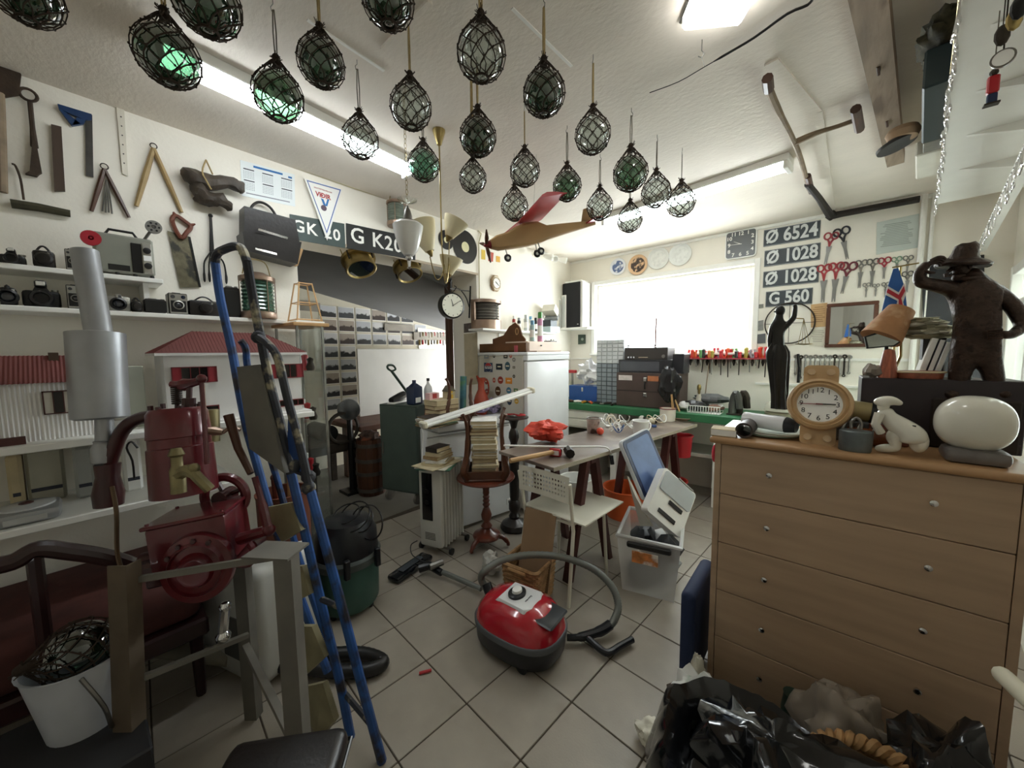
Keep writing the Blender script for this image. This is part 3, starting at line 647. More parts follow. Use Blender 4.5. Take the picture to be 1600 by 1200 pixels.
# fish fork with four tines
t = Lthing('fish_fork', 'black iron fork with four curved tines hung beside the saw', 'fork', (330, 390))
MB().tube([Lpt(329, 338, .015), Lpt(330, 360, .015), Lpt(331, 394, .015)], [.006, .007, .011], 7).ball(Lpt(329, 337, .015), .011, 8).W('shaft', black_m, t)
for a, b in (((320, 408), (320, 441)), ((327, 410), (328, 441)), ((338, 410), (340, 444)), ((348, 408), (354, 444))):
    MB().tube(SP([Lpt(331, 392, .015), Lpt(*a, .016), Lpt(b[0] - 1, b[1] - 16, .016), Lpt(*b, .016)], 4), [.0045] * 8 + [.005, .007, .007, .006, .002], 6).W('tine', black_m, t)
# calendar
def paper_px(name, label, cat, quad, side, m, t0=.001, t1=.0025):
    mb = MB(); wall_prism(mb, side, quad, t0, t1)
    t = thing(name, label, cat, (Lpt(*quad[0]) if side == 'L' else PY(*quad[0], WY)))
    mb.W('sheet', m, t); return t
blue_i = mat('blue_ink', '2d6fae', 0.6, var=0); dark_i = mat('dark_ink', '3a3d48', 0.7, var=0); grey_i = mat('grey_ink', '8c8f98', 0.7, var=0); red_i = mat('red_ink', 'a83232', 0.6, var=0)
cq = [(375, 250), (460, 273), (461, 323), (378, 306)]
t = paper_px('wall_calendar', 'white year calendar with blue heading pinned above the handbag', 'calendar', cq, 'L', mat('calendar_paper', 'e6ecec', 0.7, var=0.03))
def bil(q, u, v):
    a = V(q[0]).lerp(V(q[1]), u); b = V(q[3]).lerp(V(q[2]), u); p = a.lerp(b, v); return (p.x, p.y)
def onq(q, side, u0, v0, u1, v1, mb, t0=.0026, t1=.0032): wall_prism(mb, side, [bil(q, u0, v0), bil(q, u1, v0), bil(q, u1, v1), bil(q, u0, v1)], t0, t1)
mb = MB(); onq(cq, 'L', .24, .06, .78, .12, mb); onq(cq, 'L', .88, .10, .95, .16, mb); mb.W('heading', blue_i, t)
mb = MB(); m2 = MB()
for (u, v) in ((.05, .2), (.4, .2), (.75, .2), (.05, .52), (.4, .52), (.75, .52)):
    onq(cq, 'L', u, v, u + .2, v + .03, m2)
    for r_ in range(5):
        for c_ in range(7): onq(cq, 'L', u + c_ * .03, v + .07 + r_ * .045, u + c_ * .03 + .013, v + .07 + r_ * .045 + .02, mb)
onq(cq, 'L', .08, .88, .9, .91, mb); mb.W('dates', grey_i, t); m2.W('month_names', dark_i, t, kind='stuff')
# pennant
pq = [(476, 281), (531, 297), (508, 375)]
t = Lthing('pennant', 'white triangular sports pennant with blue border hung over the number plate', 'pennant', (503, 290))
mb = MB(); wall_prism(mb, 'L', [(473, 280), (532, 297), (509, 377)], .020, .023); mb.W('cloth', mat('pennant_white', 'ecebe6', 0.7, var=0.03), t)
mb = MB(); I = lambda f: [(p[0] + (505 - p[0]) * f, p[1] + (312 - p[1]) * f) for p in [(476, 282), (531, 297.5), (508.5, 368)]]
o_, i_ = I(0.03), I(0.10)
for k in range(3): wall_prism(mb, 'L', [o_[k], o_[(k + 1) % 3], i_[(k + 1) % 3], i_[k]], .0231, .0238)
mb.W('blue_border', mat('pennant_blue', '3f5e9e', 0.6, var=0), t)
lp = wm(t).inverted()
def ltext(t, s, size, px, m, ex=.0006, bold=0.0, sx=1.0, off=.0, rot=0, label=None, spacing=1.0):
    p = Lpt(*px, off); return text(t, s, size, lp_(t) @ fr(p, V((0, cos(rot), sin(rot))), V((0, -sin(rot), cos(rot)))), m, ex, bold=bold, sx=sx, label=label, spacing=spacing)
def lp_(t): return wm(t).inverted()
ltext(t, 'VIÐIR', .042, (505, 306), red_i, bold=.0012, sx=.95, off=.0238)
ltext(t, 'KNATTSPYRNUFÉLAGIÐ', .011, (505, 297), red_i, off=.0238)
mb = MB(); c = Lpt(506, 325, .0238); mb.cyl(c, c + V((.001, 0, 0)), .019, n=18); mb.W('ball_emblem', mat('emblem', '5b4a58', 0.6), t)
mb = MB(); wall_prism(mb, 'L', [(499, 311), (503, 313), (507, 323), (504, 324)], .0238, .0246); wall_prism(mb, 'L', [(509, 313), (512, 313), (509, 324), (506, 323)], .0238, .0246); mb.W('bird_emblem', blue_i, t)
# black number plates
def plate_L(label, quad, s_, size, px, m, lm, spacing=1.0):
    t = Lthing('number_plate', label, 'number plate', quad[0], 'hand painted number plates over the doorway')
    mb = MB(); wall_prism(mb, 'L', quad, .003, .009); mb.W('plate', m, t)
    ltext(t, s_, size, px, lm, off=.0092, bold=.002, spacing=spacing); return t
plate_L('small dark slate number plate half hidden by the pennant', [(452, 335), (537, 350), (539, 388), (455, 374)], 'GK 20', .105, (496, 361), mat('slate_plate', '3c4a47', 0.55, var=0.2, scale=9), white, 1.15)
plate_L('black stencilled number plate partly behind the white lamp', [(540, 349), (648, 372), (648, 407), (541, 388)], 'G K20', .15, (590, 377), mat('black_plate', '191b19', 0.5, var=0.15), white, 1.1)
# ship's lantern on top of header, portholes etc
def lantern(label, p, r, h, glassm, group=None, n=20, arc=False):
    t = thing('ship_lantern', label, 'lantern', p, 0, group)
    MB().lathe([(r * 1.0, 0), (r * 1.04, h * .03), (r * 1.04, h * .14), (r * .95, h * .16)], n).build('base', copper, t)
    MB().lathe([(r * .95, h * .8), (r * 1.05, h * .82), (r * 1.05, h * .9), (r * .6, h * .97), (r * .45, h)], n).build('top', copper, t)
    mb = MB(); prof = []
    for k in range(17): prof.append((r * (.88 + .07 * (k % 2)), h * (.16 + .64 * k / 16)))
    mb.lathe(prof, n, cap=False).build('lens', glassm, t)
    mb = MB()
    for k in range(6): a = k * PI / 3 + .3; mb.cyl((r * 1.0 * cos(a), r * 1.0 * sin(a), h * .1), (r * cos(a), r * sin(a), h * .85), .003, n=5)
    mb.build('guard', copper, t)
    MB().tube(SP([(0, -r * .8, h * .95), (0, -r * .5, h * 1.25), (0, r * .5, h * 1.25), (0, r * .8, h * .95)], 5), .003, 5).build('handle', brass, t)
    return t
p = Lpt(611, 358); lantern('copper ship lantern with ribbed glass fixed above the black number plate', (WX + .085, p.y, p.z), .072, .20, mat('lens_grey', '8f9c90', .15, trans=.4, var=.1))
def porthole(label, px, x, r):
    c = PX(*px, x); t = thing('porthole', label, 'porthole', c, 0, 'brass portholes under the lintel')
    m = MR(-0.5, 4, 'Y')
    MB(m).lathe([(r * .95, -.03), (r * 1.0, -.055), (r * .93, -.06), (r * .8, -.045)], 28, cap=False).build('lower_rim', brass, t)
    MB(m).lathe([(r * .93, -.04), (r * .93, .02), (r * 1.12, .025), (r * 1.12, .05), (r * .9, .055), (.001, .055)], 28, cap=False).build('body', brass, t)
    MB(m).cyl((0, 0, -.05), (0, 0, -.046), r * .82, n=24).build('glass', thin_glass('port_glass', 'b9bdb2', .3), t)
    mb = MB(m)
    for a in (0.4, 2.0, 3.6, 5.2): mb.cyl((r * 1.1 * cos(a), r * 1.1 * sin(a), -.02), (r * 1.1 * cos(a), r * 1.1 * sin(a), .05), .007, n=6)
    mb.build('bolts', dark_iron, t)
    for s in (-1, 1): MB().tube([(0, s * r * 1.12, .03), (-.02, s * r * 1.2, OZ - c.z - 0.004)], .004, 5).build('hanger', brass, t)
    return t
porthole('round brass porthole with tilted glass under the lintel, nearer the handbag', (562, 412), WX - .12, .115)
porthole('second brass porthole hanging from the lintel under the white lamp', (638, 422), WX - .12, .11)
# records
def record(label, px, r):
    c = Lpt(*px, .004); t = thing('vinyl_record', label, 'record', c, 0, 'records on the wall'); m = fr((0, 0, 0), (0, 1, 0), (0, 0, 1))
    prof = [(0.004, .0012)] + [(r * .34, .0012)]
    k = 22; pr = [(r * .34 + (r * .66) * i / k, .0016 if i % 2 else .0008) for i in range(k + 1)]
    MB(m).lathe([(.003, 0), (r, 0)] + pr[::-1] + [(.003, .0012)], 44).build('disc', mat('vinyl', '0f0f10', 0.25, var=0.1), t)
    MB(m).cyl((0, 0, .0012), (0, 0, .002), r * .31, n=24).build('label_disc', mat('record_label', 'd9d3a8', 0.6), t); return t
record('large black vinyl record beside the three shade lamp', (727, 386), .155)
record('smaller black record mostly hidden behind the three shade lamp', (697, 375), .085)
# handbag hung by its handles
t = Lthing('black_handbag', 'black leather handbag with twin handles above the green lantern', 'bag', (410, 380))
def bagbox(quad, t0, t1): mb = MB(); wall_prism(mb, 'L', quad, t0, t1); return mb
mb = bagbox([(372, 330), (450, 350), (457, 386), (372, 372)], .02, .12); mb.W('upper_panel', leather, t)
mb = bagbox([(368, 370), (458, 385), (452, 418), (372, 398)], .015, .14); mb.W('lower_panel', leather, t)
mb = bagbox([(392, 365), (437, 378), (436, 381), (391, 368)], .1405, .143); mb.k = 0; mb.W('shiny_strip', chrome, t)
mb = bagbox([(387, 394), (420, 402), (420, 405), (387, 397)], .1405, .143); mb.W('shiny_strip', chrome, t)
for o in (.03, .11): MB().tube(SP([Lpt(388, 340, o), Lpt(394, 322, o), Lpt(407, 316, o), Lpt(424, 326, o), Lpt(439, 352, o)], 5), .0075, 6).W('handle', leather, t)
mb = MB(); wall_prism(mb, 'L', [(462, 388), (469, 392), (461, 417), (454, 415)], .01, .05); solo('wood_block', mb, wood_light, 'small pale wooden block jutting beside the handbag', 'block')

# ================================================================ camera shelves
def shelf(label, x_front, pts, th, y0, y1, z):
    t = thing('wall_shelf', label, 'shelf', (WX, (y0 + y1) / 2, z), 0, 'white shelves on the left wall')
    MB().box((WX + .001, y0, z - th), (x_front, y1, z), .003).W('board', white, t); return t
XS1, XS2 = -2.48, -2.45
zs1 = PX(100, 420, XS1).z; zs2 = PX(100, 481, XS2).z
ye1 = PX(255, 437, XS1).y; ye2 = PX(447, 495, XS2).y
t = shelf('upper white shelf holding the film projector', XS1, 0, .022, -.5, ye1, zs1)
MB().box((WX + .001, ye1 - .07, zs2 + .0), (XS1 - .03, ye1 - .05, zs1 - .022)).W('bracket', white, t)
shelf('long white shelf holding the row of old cameras', XS2, 0, .022, -.5, ye2, zs2)
# houses' shelves
ZH = 1.185
t = shelf('white shelf carrying the two model houses', -2.18, 0, .028, -.6, .86, ZH)
t = shelf('lower white shelf with the kitchen scale', -2.2, 0, .028, -.6, .5, .885)
struct('trim_10', MB().box((WX, OY0 - .03, OZ - .02), (WX + .008, OY1 + .02, OZ)), mat('lintel_edge', 'b5a690', .7))
# cameras : width, height, depth in px relative to the row
lens_g = mat('lens_glass', '20242c', 0.05, var=0, coat=1)
silver = mat('camera_silver', 'a9a79f', 0.35, 0.7, var=0.15)
def camera_(kind, label, px0, px1, ptop, base_z, xf, dpt=.06):
    """px0..px1 = left and right pixel of the front face at the shelf, ptop = top pixel y"""
    ybase = 500
    y0 = PX(px0, ptop, xf).y; y1 = PX(px1, ptop, xf).y; z1 = PX((px0 + px1) / 2, ptop, xf).z
    w = y1 - y0; h = z1 - base_z; t = thing('old_camera', label, 'camera', (xf - dpt / 2, (y0 + y1) / 2, base_z + .0005), PI / 2, 'old cameras on the shelves')
    # local: x = along the shelf (towards +Y), y = away from viewer (-X world => +y local after 90deg turn)
    bm1 = black_pl
    if kind == 'box':
        MB().box((-w / 2, -dpt / 2, 0), (w / 2, dpt / 2, h * .96), .003).build('body', leather, t)
        MB().box((-w / 2 * .92, -dpt / 2 - .003, h * .04), (w / 2 * .92, -dpt / 2, h * .92), .001).build('faceplate', silver, t)
        MB().box((-w / 2 * .8, -dpt / 2 - .0045, h * .1), (w / 2 * .8, -dpt / 2 - .002, h * .62), .001).build('front_panel', black_pl, t)
        MB(RX(PI / 2, (0, -dpt / 2 - .002, h * .42))).lathe([(w * .3, 0), (w * .3, .006), (w * .24, .008), (w * .24, .004)], 20, cap=False).build('lens_ring', silver, t)
        MB().ball((0, -dpt / 2 - .004, h * .42), (w * .16, .004, w * .16), 10).build('lens', lens_g, t)
        for s in (-1, 1): MB().cyl((s * w * .27, -dpt / 2 - .005, h * .79), (s * w * .27, -dpt / 2 - .002, h * .79), w * .12, n=12).build('viewfinder', lens_g, t)
        MB().tube([(-w * .25, 0, h * .95), (-w * .2, 0, h), (w * .2, 0, h), (w * .25, 0, h * .95)], .003, 5).build('strap', leather, t)
    elif kind == 'compact':
        m = silver if 'silver' in label else bm1
        MB().box((-w / 2, -dpt / 2 * .8, 0), (w / 2, dpt / 2, h * .88), .012, seg=2).build('body', m, t)
        MB().box((-w * .12, -dpt / 2 * .85, h * .6), (w * .16, dpt / 2 * .6, h), .006).build('top_housing', m, t)
        MB(RX(PI / 2, (0, -dpt / 2 * .7, h * .42))).lathe([(h * .36, 0), (h * .36, .012), (h * .27, .016), (h * .25, .008)], 22, cap=False).build('lens_ring', black_pl, t)
        MB().ball((0, -dpt / 2 * .7 - .006, h * .42), (h * .25, .006, h * .25), 12).build('lens', lens_g, t)
        MB().box((w * .02, -dpt / 2 * .87, h * .74), (w * .14, -dpt / 2 * .84, h * .92), .002).build('viewfinder', lens_g, t)
        MB().box((w * .24, -dpt / 2 * .84, h * .6), (w * .42, -dpt / 2 * .79, h * .78), .002).build('flash_window', mat('flash', 'd8d6cc', .2), t)
    elif kind == 'slr':
        MB().box((-w / 2, -dpt * .3, 0), (w / 2, dpt * .3, h * .62), .012, seg=2).build('body', bm1, t)
        mb = MB(); mb.hull([(sx * a, sy * .02, z) for a, z in ((w * .22, h * .6), (w * .14, h * .78)) for sx in (-1, 1) for sy in (-1, 1)]); mb.build('prism_housing', bm1, t)
        MB(RX(PI / 2, (0, -dpt * .25, h * .32))).lathe([(h * .3, 0), (h * .31, .02), (h * .28, .035), (h * .27, .05), (h * .2, .05), (h * .18, .03)], 20).build('lens_barrel', bm1, t)
        MB().box((-w * .16, -.03, h * .72), (w * .16, .02, h), .006).build('flash_unit', bm1, t)
        MB().box((-w * .12, -.034, h * .80), (w * .12, -.029, h * .96), .002).build('flash_window', mat('flash', 'd8d6cc', .2), t)
        MB().cyl((w * .36, 0, h * .6), (w * .36, 0, h * .7), .01, n=12).build('shutter_dial', silver, t)
    elif kind == 'case':
        MB().box((-w / 2, -dpt / 2, 0), (w / 2, dpt / 2, h * .8), .012, seg=2).build('case', leather, t)
        mb = MB(RX(PI / 2, (0, -dpt / 2, h * .4))); mb.lathe([(h * .3, 0), (h * .28, .02), (h * .2, .028), (0.001, .03)], 16).build('lens_bulge', leather, t)
        MB().tube(SP([(-w * .3, 0, h * .78), (-w * .1, 0, h), (w * .1, 0, h), (w * .3, 0, h * .78)], 4), .004, 5).build('strap', leather, t)
        MB().cyl((w * .2, -dpt / 2 - .003, h * .65), (w * .2, -dpt / 2, h * .65), .005, n=8).build('press_stud', silver, t)
    elif kind == 'folding':
        MB().box((-w / 2, -dpt / 2, 0), (w / 2, dpt / 2, h * .95), .008).build('body', leather, t)
        MB().box((-w * .46, -dpt / 2 - .003, h * .1), (w * .46, -dpt / 2, h * .85), .002).build('front_door', bm1, t)
        MB().box((-w * .3, -.01, h * .93), (w * .1, .01, h), .003).build('viewfinder', silver, t)
        MB().cyl((w * .36, 0, h * .94), (w * .36, 0, h * 1.0), .008, n=10).build('winding_knob', silver, t)
    return t
zz = zs2
camera_('compact', 'grey folding camera at the left end of the long shelf', -6, 24, 444, zz, XS2 - .03, .06)
camera_('slr', 'black reflex camera with a flash unit on the long shelf', 30, 92, 437, zz, XS2 - .03, .09)
camera_('box', 'box camera with a silver framed front behind the exhaust pipe', 102, 130, 444, zz, XS2 - .02, .09)
camera_('compact', 'silver compact camera right of the exhaust pipe', 162, 204, 459, zz, XS2 - .02, .05)
camera_('case', 'small black cased camera beside the silver compact camera', 204, 222, 466, zz, XS2 - .02, .05)
camera_('folding', 'flat black folding camera in the middle of the long shelf', 224, 260, 466, zz, XS2 - .02, .05)
camera_('box', 'black box camera with a round silver lens ring on the long shelf', 262, 292, 457, zz, XS2 - .02, .08)
camera_('case', 'long dark leather camera case right of the box camera', 294, 345, 464, zz, XS2 - .02, .07)
camera_('folding', 'dark camera partly behind the blue ladder', 350, 374, 446, zz, XS2 - .06, .06)
zz = zs1
camera_('slr', 'black camera at the left end of the upper shelf', -8, 38, 386, zz, XS1 - .02, .08)
camera_('case', 'small square black camera case with a loop on the upper shelf', 48, 84, 384, zz, XS1 - .02, .06)
camera_('box', 'thin framed camera beside the projector', 100, 122, 388, zz, XS1 - .02, .05)
# film projector
y0 = PX(150, 420, XS1).y; y1 = PX(244, 425, XS1).y; zb = zs1 + .0006; zt = PX(205, 368, XS1).z
t = thing('film_projector', 'old grey film projector with red and grey reels on the upper shelf', 'projector', (XS1 - .07, (y0 + y1) / 2, zb), PI / 2, None)
w = y1 - y0; h = zt - zb
grey_h = mat('projector_grey', '8b8c82', 0.4, 0.3, var=0.1)
MB().box((-w * .5, -.05, .012), (w * .5, .05, h), .008).build('body', grey_h, t)
MB().box((w * .10, -.056, .02), (w * .28, -.049, h * .84), .002).build('grille', black_m, t)
MB().box((w * .28, -.062, .02), (w * .46, -.049, h * .88), .004).build('lamp_house', silver, t)
for z_ in (.3, .68): MB(RX(PI / 2, (w * .37, -.06, h * z_))).lathe([(.014, 0), (.014, .01), (.008, .012)], 14).build('knob', black_pl, t)
MB().box((w * .30, -.064, h * .42), (w * .44, -.061, h * .56), .001).build('gate', white_pl, t)
MB().box((-w * .3, -.052, h * .12), (w * .06, -.0495, h * .26), .001).build('control_panel', black_pl, t)
for k in range(4): MB().cyl((-w * .46 + k * w * .3, -.04, 0), (-w * .46 + k * w * .3, -.04, .013), .008, n=8).build('foot', black_pl, t)
MB().tube([(-w * .3, 0, h), (-w * .22, 0, h + .028), (w * .18, 0, h + .028), (w * .26, 0, h)], .006, 6).build('carry_handle', black_pl, t)
def reel(c, r, m, tilt):
    M_ = T(*c) @ MR(tilt, 4, 'Z') @ RX(PI / 2); mb = MB(M_)
    for z in (-.006, .006): mb.lathe([(r, z - .001), (r, z + .001), (.004, z + .001), (.004, z - .001), (r, z - .001)], 24, cap=False)
    mb.cyl((0, 0, -.007), (0, 0, .007), r * .28, n=12); o = mb.build('film_reel', m, t)
    m2 = MB(M_)
    for k in range(6): a = k * PI / 3; m2.cyl((r * .62 * cos(a), r * .62 * sin(a), -.0085), (r * .62 * cos(a), r * .62 * sin(a), .0085), r * .15, n=10)
    if m is not redreel: m2.build('reel_opening', black_pl, o)
redreel = mat('red_reel', 'a2222f', 0.35, var=0.05)
invt = wm(t).inverted()
reel(invt @ PX(142, 372, XS1 - .02), .032, redreel, 0.0); reel(invt @ PX(240, 355, XS1 - .02), .030, steel, 0.0)
MB().tube([invt @ PX(240, 355, XS1 - .03), (w * .36, 0, h)], .006, 6).build('reel_arm', steel, t)
# green ship lantern on the shelf end
lantern('green ship lantern with a copper lid at the shelf end', V((-2.50, PX(405, 490, -2.5).y, zs2 + .0006)), .085, .26, mat('lens_green', '3f6f5a', .15, trans=.35, var=.2, coat=.5))
# ================================================================ model houses
roof_r = mat('model_roof_red', '6e332d', 0.6, var=0.1)
def corr(mb, o, u, v, L, H, n, amp):
    """corrugated sheet: ribs run along v"""
    o = V(o); u = V(u).normalized(); v = V(v).normalized(); nn = u.cross(v); vs = []
    for i in range(n * 2 + 1):
        for hh in (0, H): vs.append(o + u * (L * i / (2 * n)) + v * hh + nn * (amp if i % 2 else 0))
    return mb.add(vs, [(2 * i, 2 * i + 2, 2 * i + 3, 2 * i + 1) for i in range(2 * n)])
# corrugated house at the left
xf = -2.27; y0, y1 = -.62, .10; z0 = ZH + .0006; ze = PX(60, 598, xf).z; zr = PX(60, 563, xf - .1).z
y1 = PX(147, 640, xf).y
t = thing('model_house', 'model house with white corrugated walls and a flat dark red roof', 'model house', (xf - .15, (y0 + y1) / 2, z0), 0)
MB().box((xf - .3, y0, z0), (xf - .004, y1, ze)).W('walls', mat('model_white', 'e4e2de', 0.6, var=0.03), t)
mb = MB(); corr(mb, (xf - .003, y0, z0), (0, 1, 0), (0, 0, 1), y1 - y0, ze - z0, 58, .003); mb.W('corrugated_cladding', mat('model_clad', 'e9e7e4', 0.5, var=0.03), t)
mb = MB(); corr(mb, (xf + .018, y0, ze - .002), (0, 1, 0), (-.1, 0, zr - ze), y1 - y0 + .02, math.hypot(.12, zr - ze) * 1.1, 62, .0025); mb.W('roof', roof_r, t)
c = PX(84, 560, xf - .1); MB().box((c.x - .02, c.y - .013, zr - .02), (c.x + .02, c.y + .013, zr + .03)).W('chimney', mat('chimney_brown', '4c3a2a', .7), t)
def hwindow(t, q, x, fm, panes, curtains=None):
    (ya, za), (yb, zb_) = q; fw = .004; wf_ = MB()
    for a, b, c_, d in ((ya, yb, za, za + fw), (ya, yb, zb_ - fw, zb_), (ya, ya + fw, za, zb_), (yb - fw, yb, za, zb_)): wf_.box((x, a, c_), (x + .007, b, d))
    for k in range(1, panes): yy = ya + (yb - ya) * k / panes; wf_.box((x, yy - .0015, za), (x + .006, yy + .0015, zb_))
    o = wf_.W('window', fm, t)
    MB().box((x, ya, za), (x + .0025, yb, zb_)).W('pane', mat('dark_pane', '1f1512', 0.15, var=0.2), o)
    if curtains:
        for a, b in curtains: MB().box((x + .0026, ya + (yb - ya) * a, za + fw), (x + .004, ya + (yb - ya) * b, zb_ - fw)).W('curtain', curtains_m, o)
curtains_m = mat('curtain_pale', 'cfc9bd', .8, var=.1)
a = PX(69, 648, xf); b = PX(114, 609, xf); hwindow(t, ((a.y, a.z), (b.y, b.z)), xf + .003, mat('frame_brown', '4a2420', .5), 3, ((.03, .33), (.68, .97)))
a = PX(0, 689, xf + .03); b = PX(40, 681, xf + .03); MB().box((xf + .03, a.y - .1, z0), (xf + .045, b.y, b.z)).W('name_board', mat('frame_brown', '4a2420'), t)
# white house with a hipped red roof
xf = -2.25; z0 = ZH + .0006; y0 = PX(262, 640, xf).y; y1 = PX(473, 640, xf).y; ze = PX(260, 556, xf).z
t = thing('model_house', 'white model house with a hipped red roof and red curtained windows', 'model house', (xf - .14, (y0 + y1) / 2, z0), 0)
mw_ = mat('model_white', 'e4e2de')
MB().box((xf - .28, y0, z0), (xf, y1, ze)).W('walls', mw_, t)
MB().box((xf - .30, y0 - .03, ze), (xf + .025, y1 + .03, ze + .012)).W('eaves', mw_, t)
MB().box((xf - .28, y0, z0), (xf + .05, y1 + .03, z0 + .008)).W('baseboard', mw_, t)
R0, R1 = y0 - .03, y1 + .03; xa, xb = xf - .30, xf + .025; zr = PX(340, 519, xf - .14).z; xm = (xa + xb) / 2; ra, rb = R0 + .16, R1 - .16
mb = MB(); mb.add([(xa, R0, ze + .012), (xb, R0, ze + .012), (xb, R1, ze + .012), (xa, R1, ze + .012), (xm, ra, zr), (xm, rb, zr)], [(0, 1, 4), (1, 2, 5, 4), (2, 3, 5), (3, 0, 4, 5), (3, 2, 1, 0)])
# ribs of the roofing
rib = MB()
k = 46
for i in range(1, k):
    yy = R0 + (R1 - R0) * i / k; f = min(1, (yy - R0) / (ra - R0), (R1 - yy) / (R1 - rb)); top = V((xb + (xm - xb) * f, yy, ze + .012 + (zr - ze - .012) * f)); rib.tube([(xb, yy, ze + .014), top + V((.001, 0, .002))], .0016, 4, cap=False)
k = 20
for i in range(1, k):
    xx = xa + (xb - xa) * i / k; f = min(1, (xx - xa) / (xm - xa), (xb - xx) / (xb - xm)); rib.tube([(xx, R1, ze + .014), (xx, R1 + (rb - R1) * f, ze + .014 + (zr - ze - .012) * f)], .0016, 4, cap=False); rib.tube([(xx, R0, ze + .014), (xx, R0 + (ra - R0) * f, ze + .014 + (zr - ze - .012) * f)], .0016, 4, cap=False)
mb.W('roof', roof_r, t); rib.W('roof_ribs', roof_r, t)
curtains_m = mat('curtain_red', 'a3303a', .6, var=.1)
redf = mat('frame_red', '7b2228', .5)
for (qa, qb, n_, cu) in (((269, 600), (338, 572), 5, ((.02, .2), (.78, .98))), ((420, 592), (473, 568), 5, ((.02, .2), (.78, .98))), ((436, 636), (474, 622), 4, None), ((300, 648), (342, 632), 2, None)):
    a = PX(*qa, xf); b = PX(*qb, xf); hwindow(t, ((a.y, a.z), (b.y, b.z)), xf + .0005, redf, n_, cu)
# ================================================================ FRIDGE and what stands on it
FX, FY0, FY1, FZ = -2.04, 2.63, 3.34, 1.505
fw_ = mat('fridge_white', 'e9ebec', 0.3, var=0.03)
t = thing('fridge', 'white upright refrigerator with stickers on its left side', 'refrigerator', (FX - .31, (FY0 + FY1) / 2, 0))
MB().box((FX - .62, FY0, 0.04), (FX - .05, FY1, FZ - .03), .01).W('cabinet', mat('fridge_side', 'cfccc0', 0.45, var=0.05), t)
MB().box((FX - .045, FY0, .07), (FX, FY1, FZ - .085), .014, seg=2).W('door', fw_, t)
MB().box((FX - .05, FY0, FZ - .078), (FX + .003, FY1, FZ - .03), .006).W('control_strip', fw_, t)
MB().box((FX - .63, FY0 - .005, FZ - .03), (FX + .005, FY1 + .005, FZ), .008).W('top_plate', fw_, t)
for a in (FY0 + .08, FY1 - .08):
    for b in (FX - .55, FX - .1): MB().cyl((b, a, 0), (b, a, .045), .02, n=10).W('foot', black_pl, t)
# stickers on the fridge side (facing the camera)
SY = FY0 - .0008
def FS(x, y): p = PY(x, y, SY); return p.x, p.z
stk = [(763, 574, 9, 'pepsi'), (780, 573, 8, '1d2a33'), (793, 572, 8, '3d5c66'), (803, 562, 4, '8c8a84'), (790, 557, 5, '3a3a3a'), (798, 556, 4, 'b45a50'), (782, 594, 7, '9b3a2c'), (795, 595, 8, 'e0912f'), (772, 594, 5, 'b4553f'), (803, 588, 3, '222222'), (803, 574, 3, '66625a'), (778, 611, 9, '5a3b1c'), (795, 610, 6, '4f7f9a'), (806, 610, 5, '5c7c50'), (796, 627, 7, '2b3a4a'), (807, 627, 5, 'c7a03a'), (780, 627, 6, '4a3a55'), (760, 596, 6, 'a4473a'), (761, 612, 6, '9c4b52'), (760, 557, 6, '9ba5ad'), (772, 556, 4, '444444')]
for k, (x, y, r, c_) in enumerate(stk):
    a, z = FS(x, y); rr = r * 2.95 / F_PX; M_ = fr((a, SY, z), (1, 0, 0), (0, 0, 1))
    shape = k % 3
    if c_ == 'pepsi':
        o = thing('round_sticker', 'round red, white and blue PEPSI sticker on the fridge side', 'sticker', (a, SY, z), 0, 'stickers on the fridge side')
        MB(M_).box((-rr * 1.25, -rr, 0), (rr * 1.25, rr, .0008)).W('backing', mat('st_navy', '22365c', .5), o)
        MB(M_).cyl((0, 0, .0008), (0, 0, .0014), rr, n=20).W('white_disc', paper_w, o)
        for s_ in (1, -1):
            mb = MB(M_); mb.prism([(rr * .97 * cos(q), s_ * rr * .97 * sin(q)) for q in [.32 + (PI - .64) * i / 10 for i in range(11)]], .0014, .0018); mb.W('half_disc', mat('st_red', 'b92b35', .5) if s_ > 0 else mat('st_navy', '22365c', .5), o)
        text(o, 'PEPSI', rr * .72, wm(o).inverted() @ M_ @ T(0, 0, .002), mat('st_navy', '22365c', .5), .0003, bold=.0006)
        continue
    o = thing('sticker', '%s %s sticker on the fridge side, %s' % ({'1d2a33': 'near black', '3d5c66': 'slate blue', '8c8a84': 'grey', '3a3a3a': 'charcoal', 'b45a50': 'brick pink', '9b3a2c': 'rust red', 'e0912f': 'orange', 'b4553f': 'terracotta', '222222': 'black', '66625a': 'taupe', '5a3b1c': 'dark brown', '4f7f9a': 'sky blue', '5c7c50': 'moss green', '2b3a4a': 'navy', 'c7a03a': 'golden', '4a3a55': 'purple', 'a4473a': 'red', '9c4b52': 'dusty rose', '9ba5ad': 'silver', '444444': 'dark grey'}[c_], ['round', 'oblong', 'oval'][shape], 'in the upper rows' if y < 585 else 'in the lower rows near the long tube'), 'sticker', (a, SY, z), 0, 'stickers on the fridge side')
    mb = MB(M_)
    if shape == 1: mb.box((-rr, -rr * .7, 0), (rr, rr * .7, .0008))
    else: mb.prism([(rr * (.8 if shape else 1) * cos(q), rr * sin(q)) for q in [2 * PI * i / 18 for i in range(18)]], 0, .0008)
    mb.W('sticker_face', mat('st_' + c_, c_, .5, var=.25, scale=60), o)
    mb = MB(M_); mb.box((-rr * .5, -rr * .12, .0008), (rr * .5, rr * .16, .0012)); mb.W('print', mat('st_cream', 'e6dcc0', .5), o)
FT = FZ + .0006
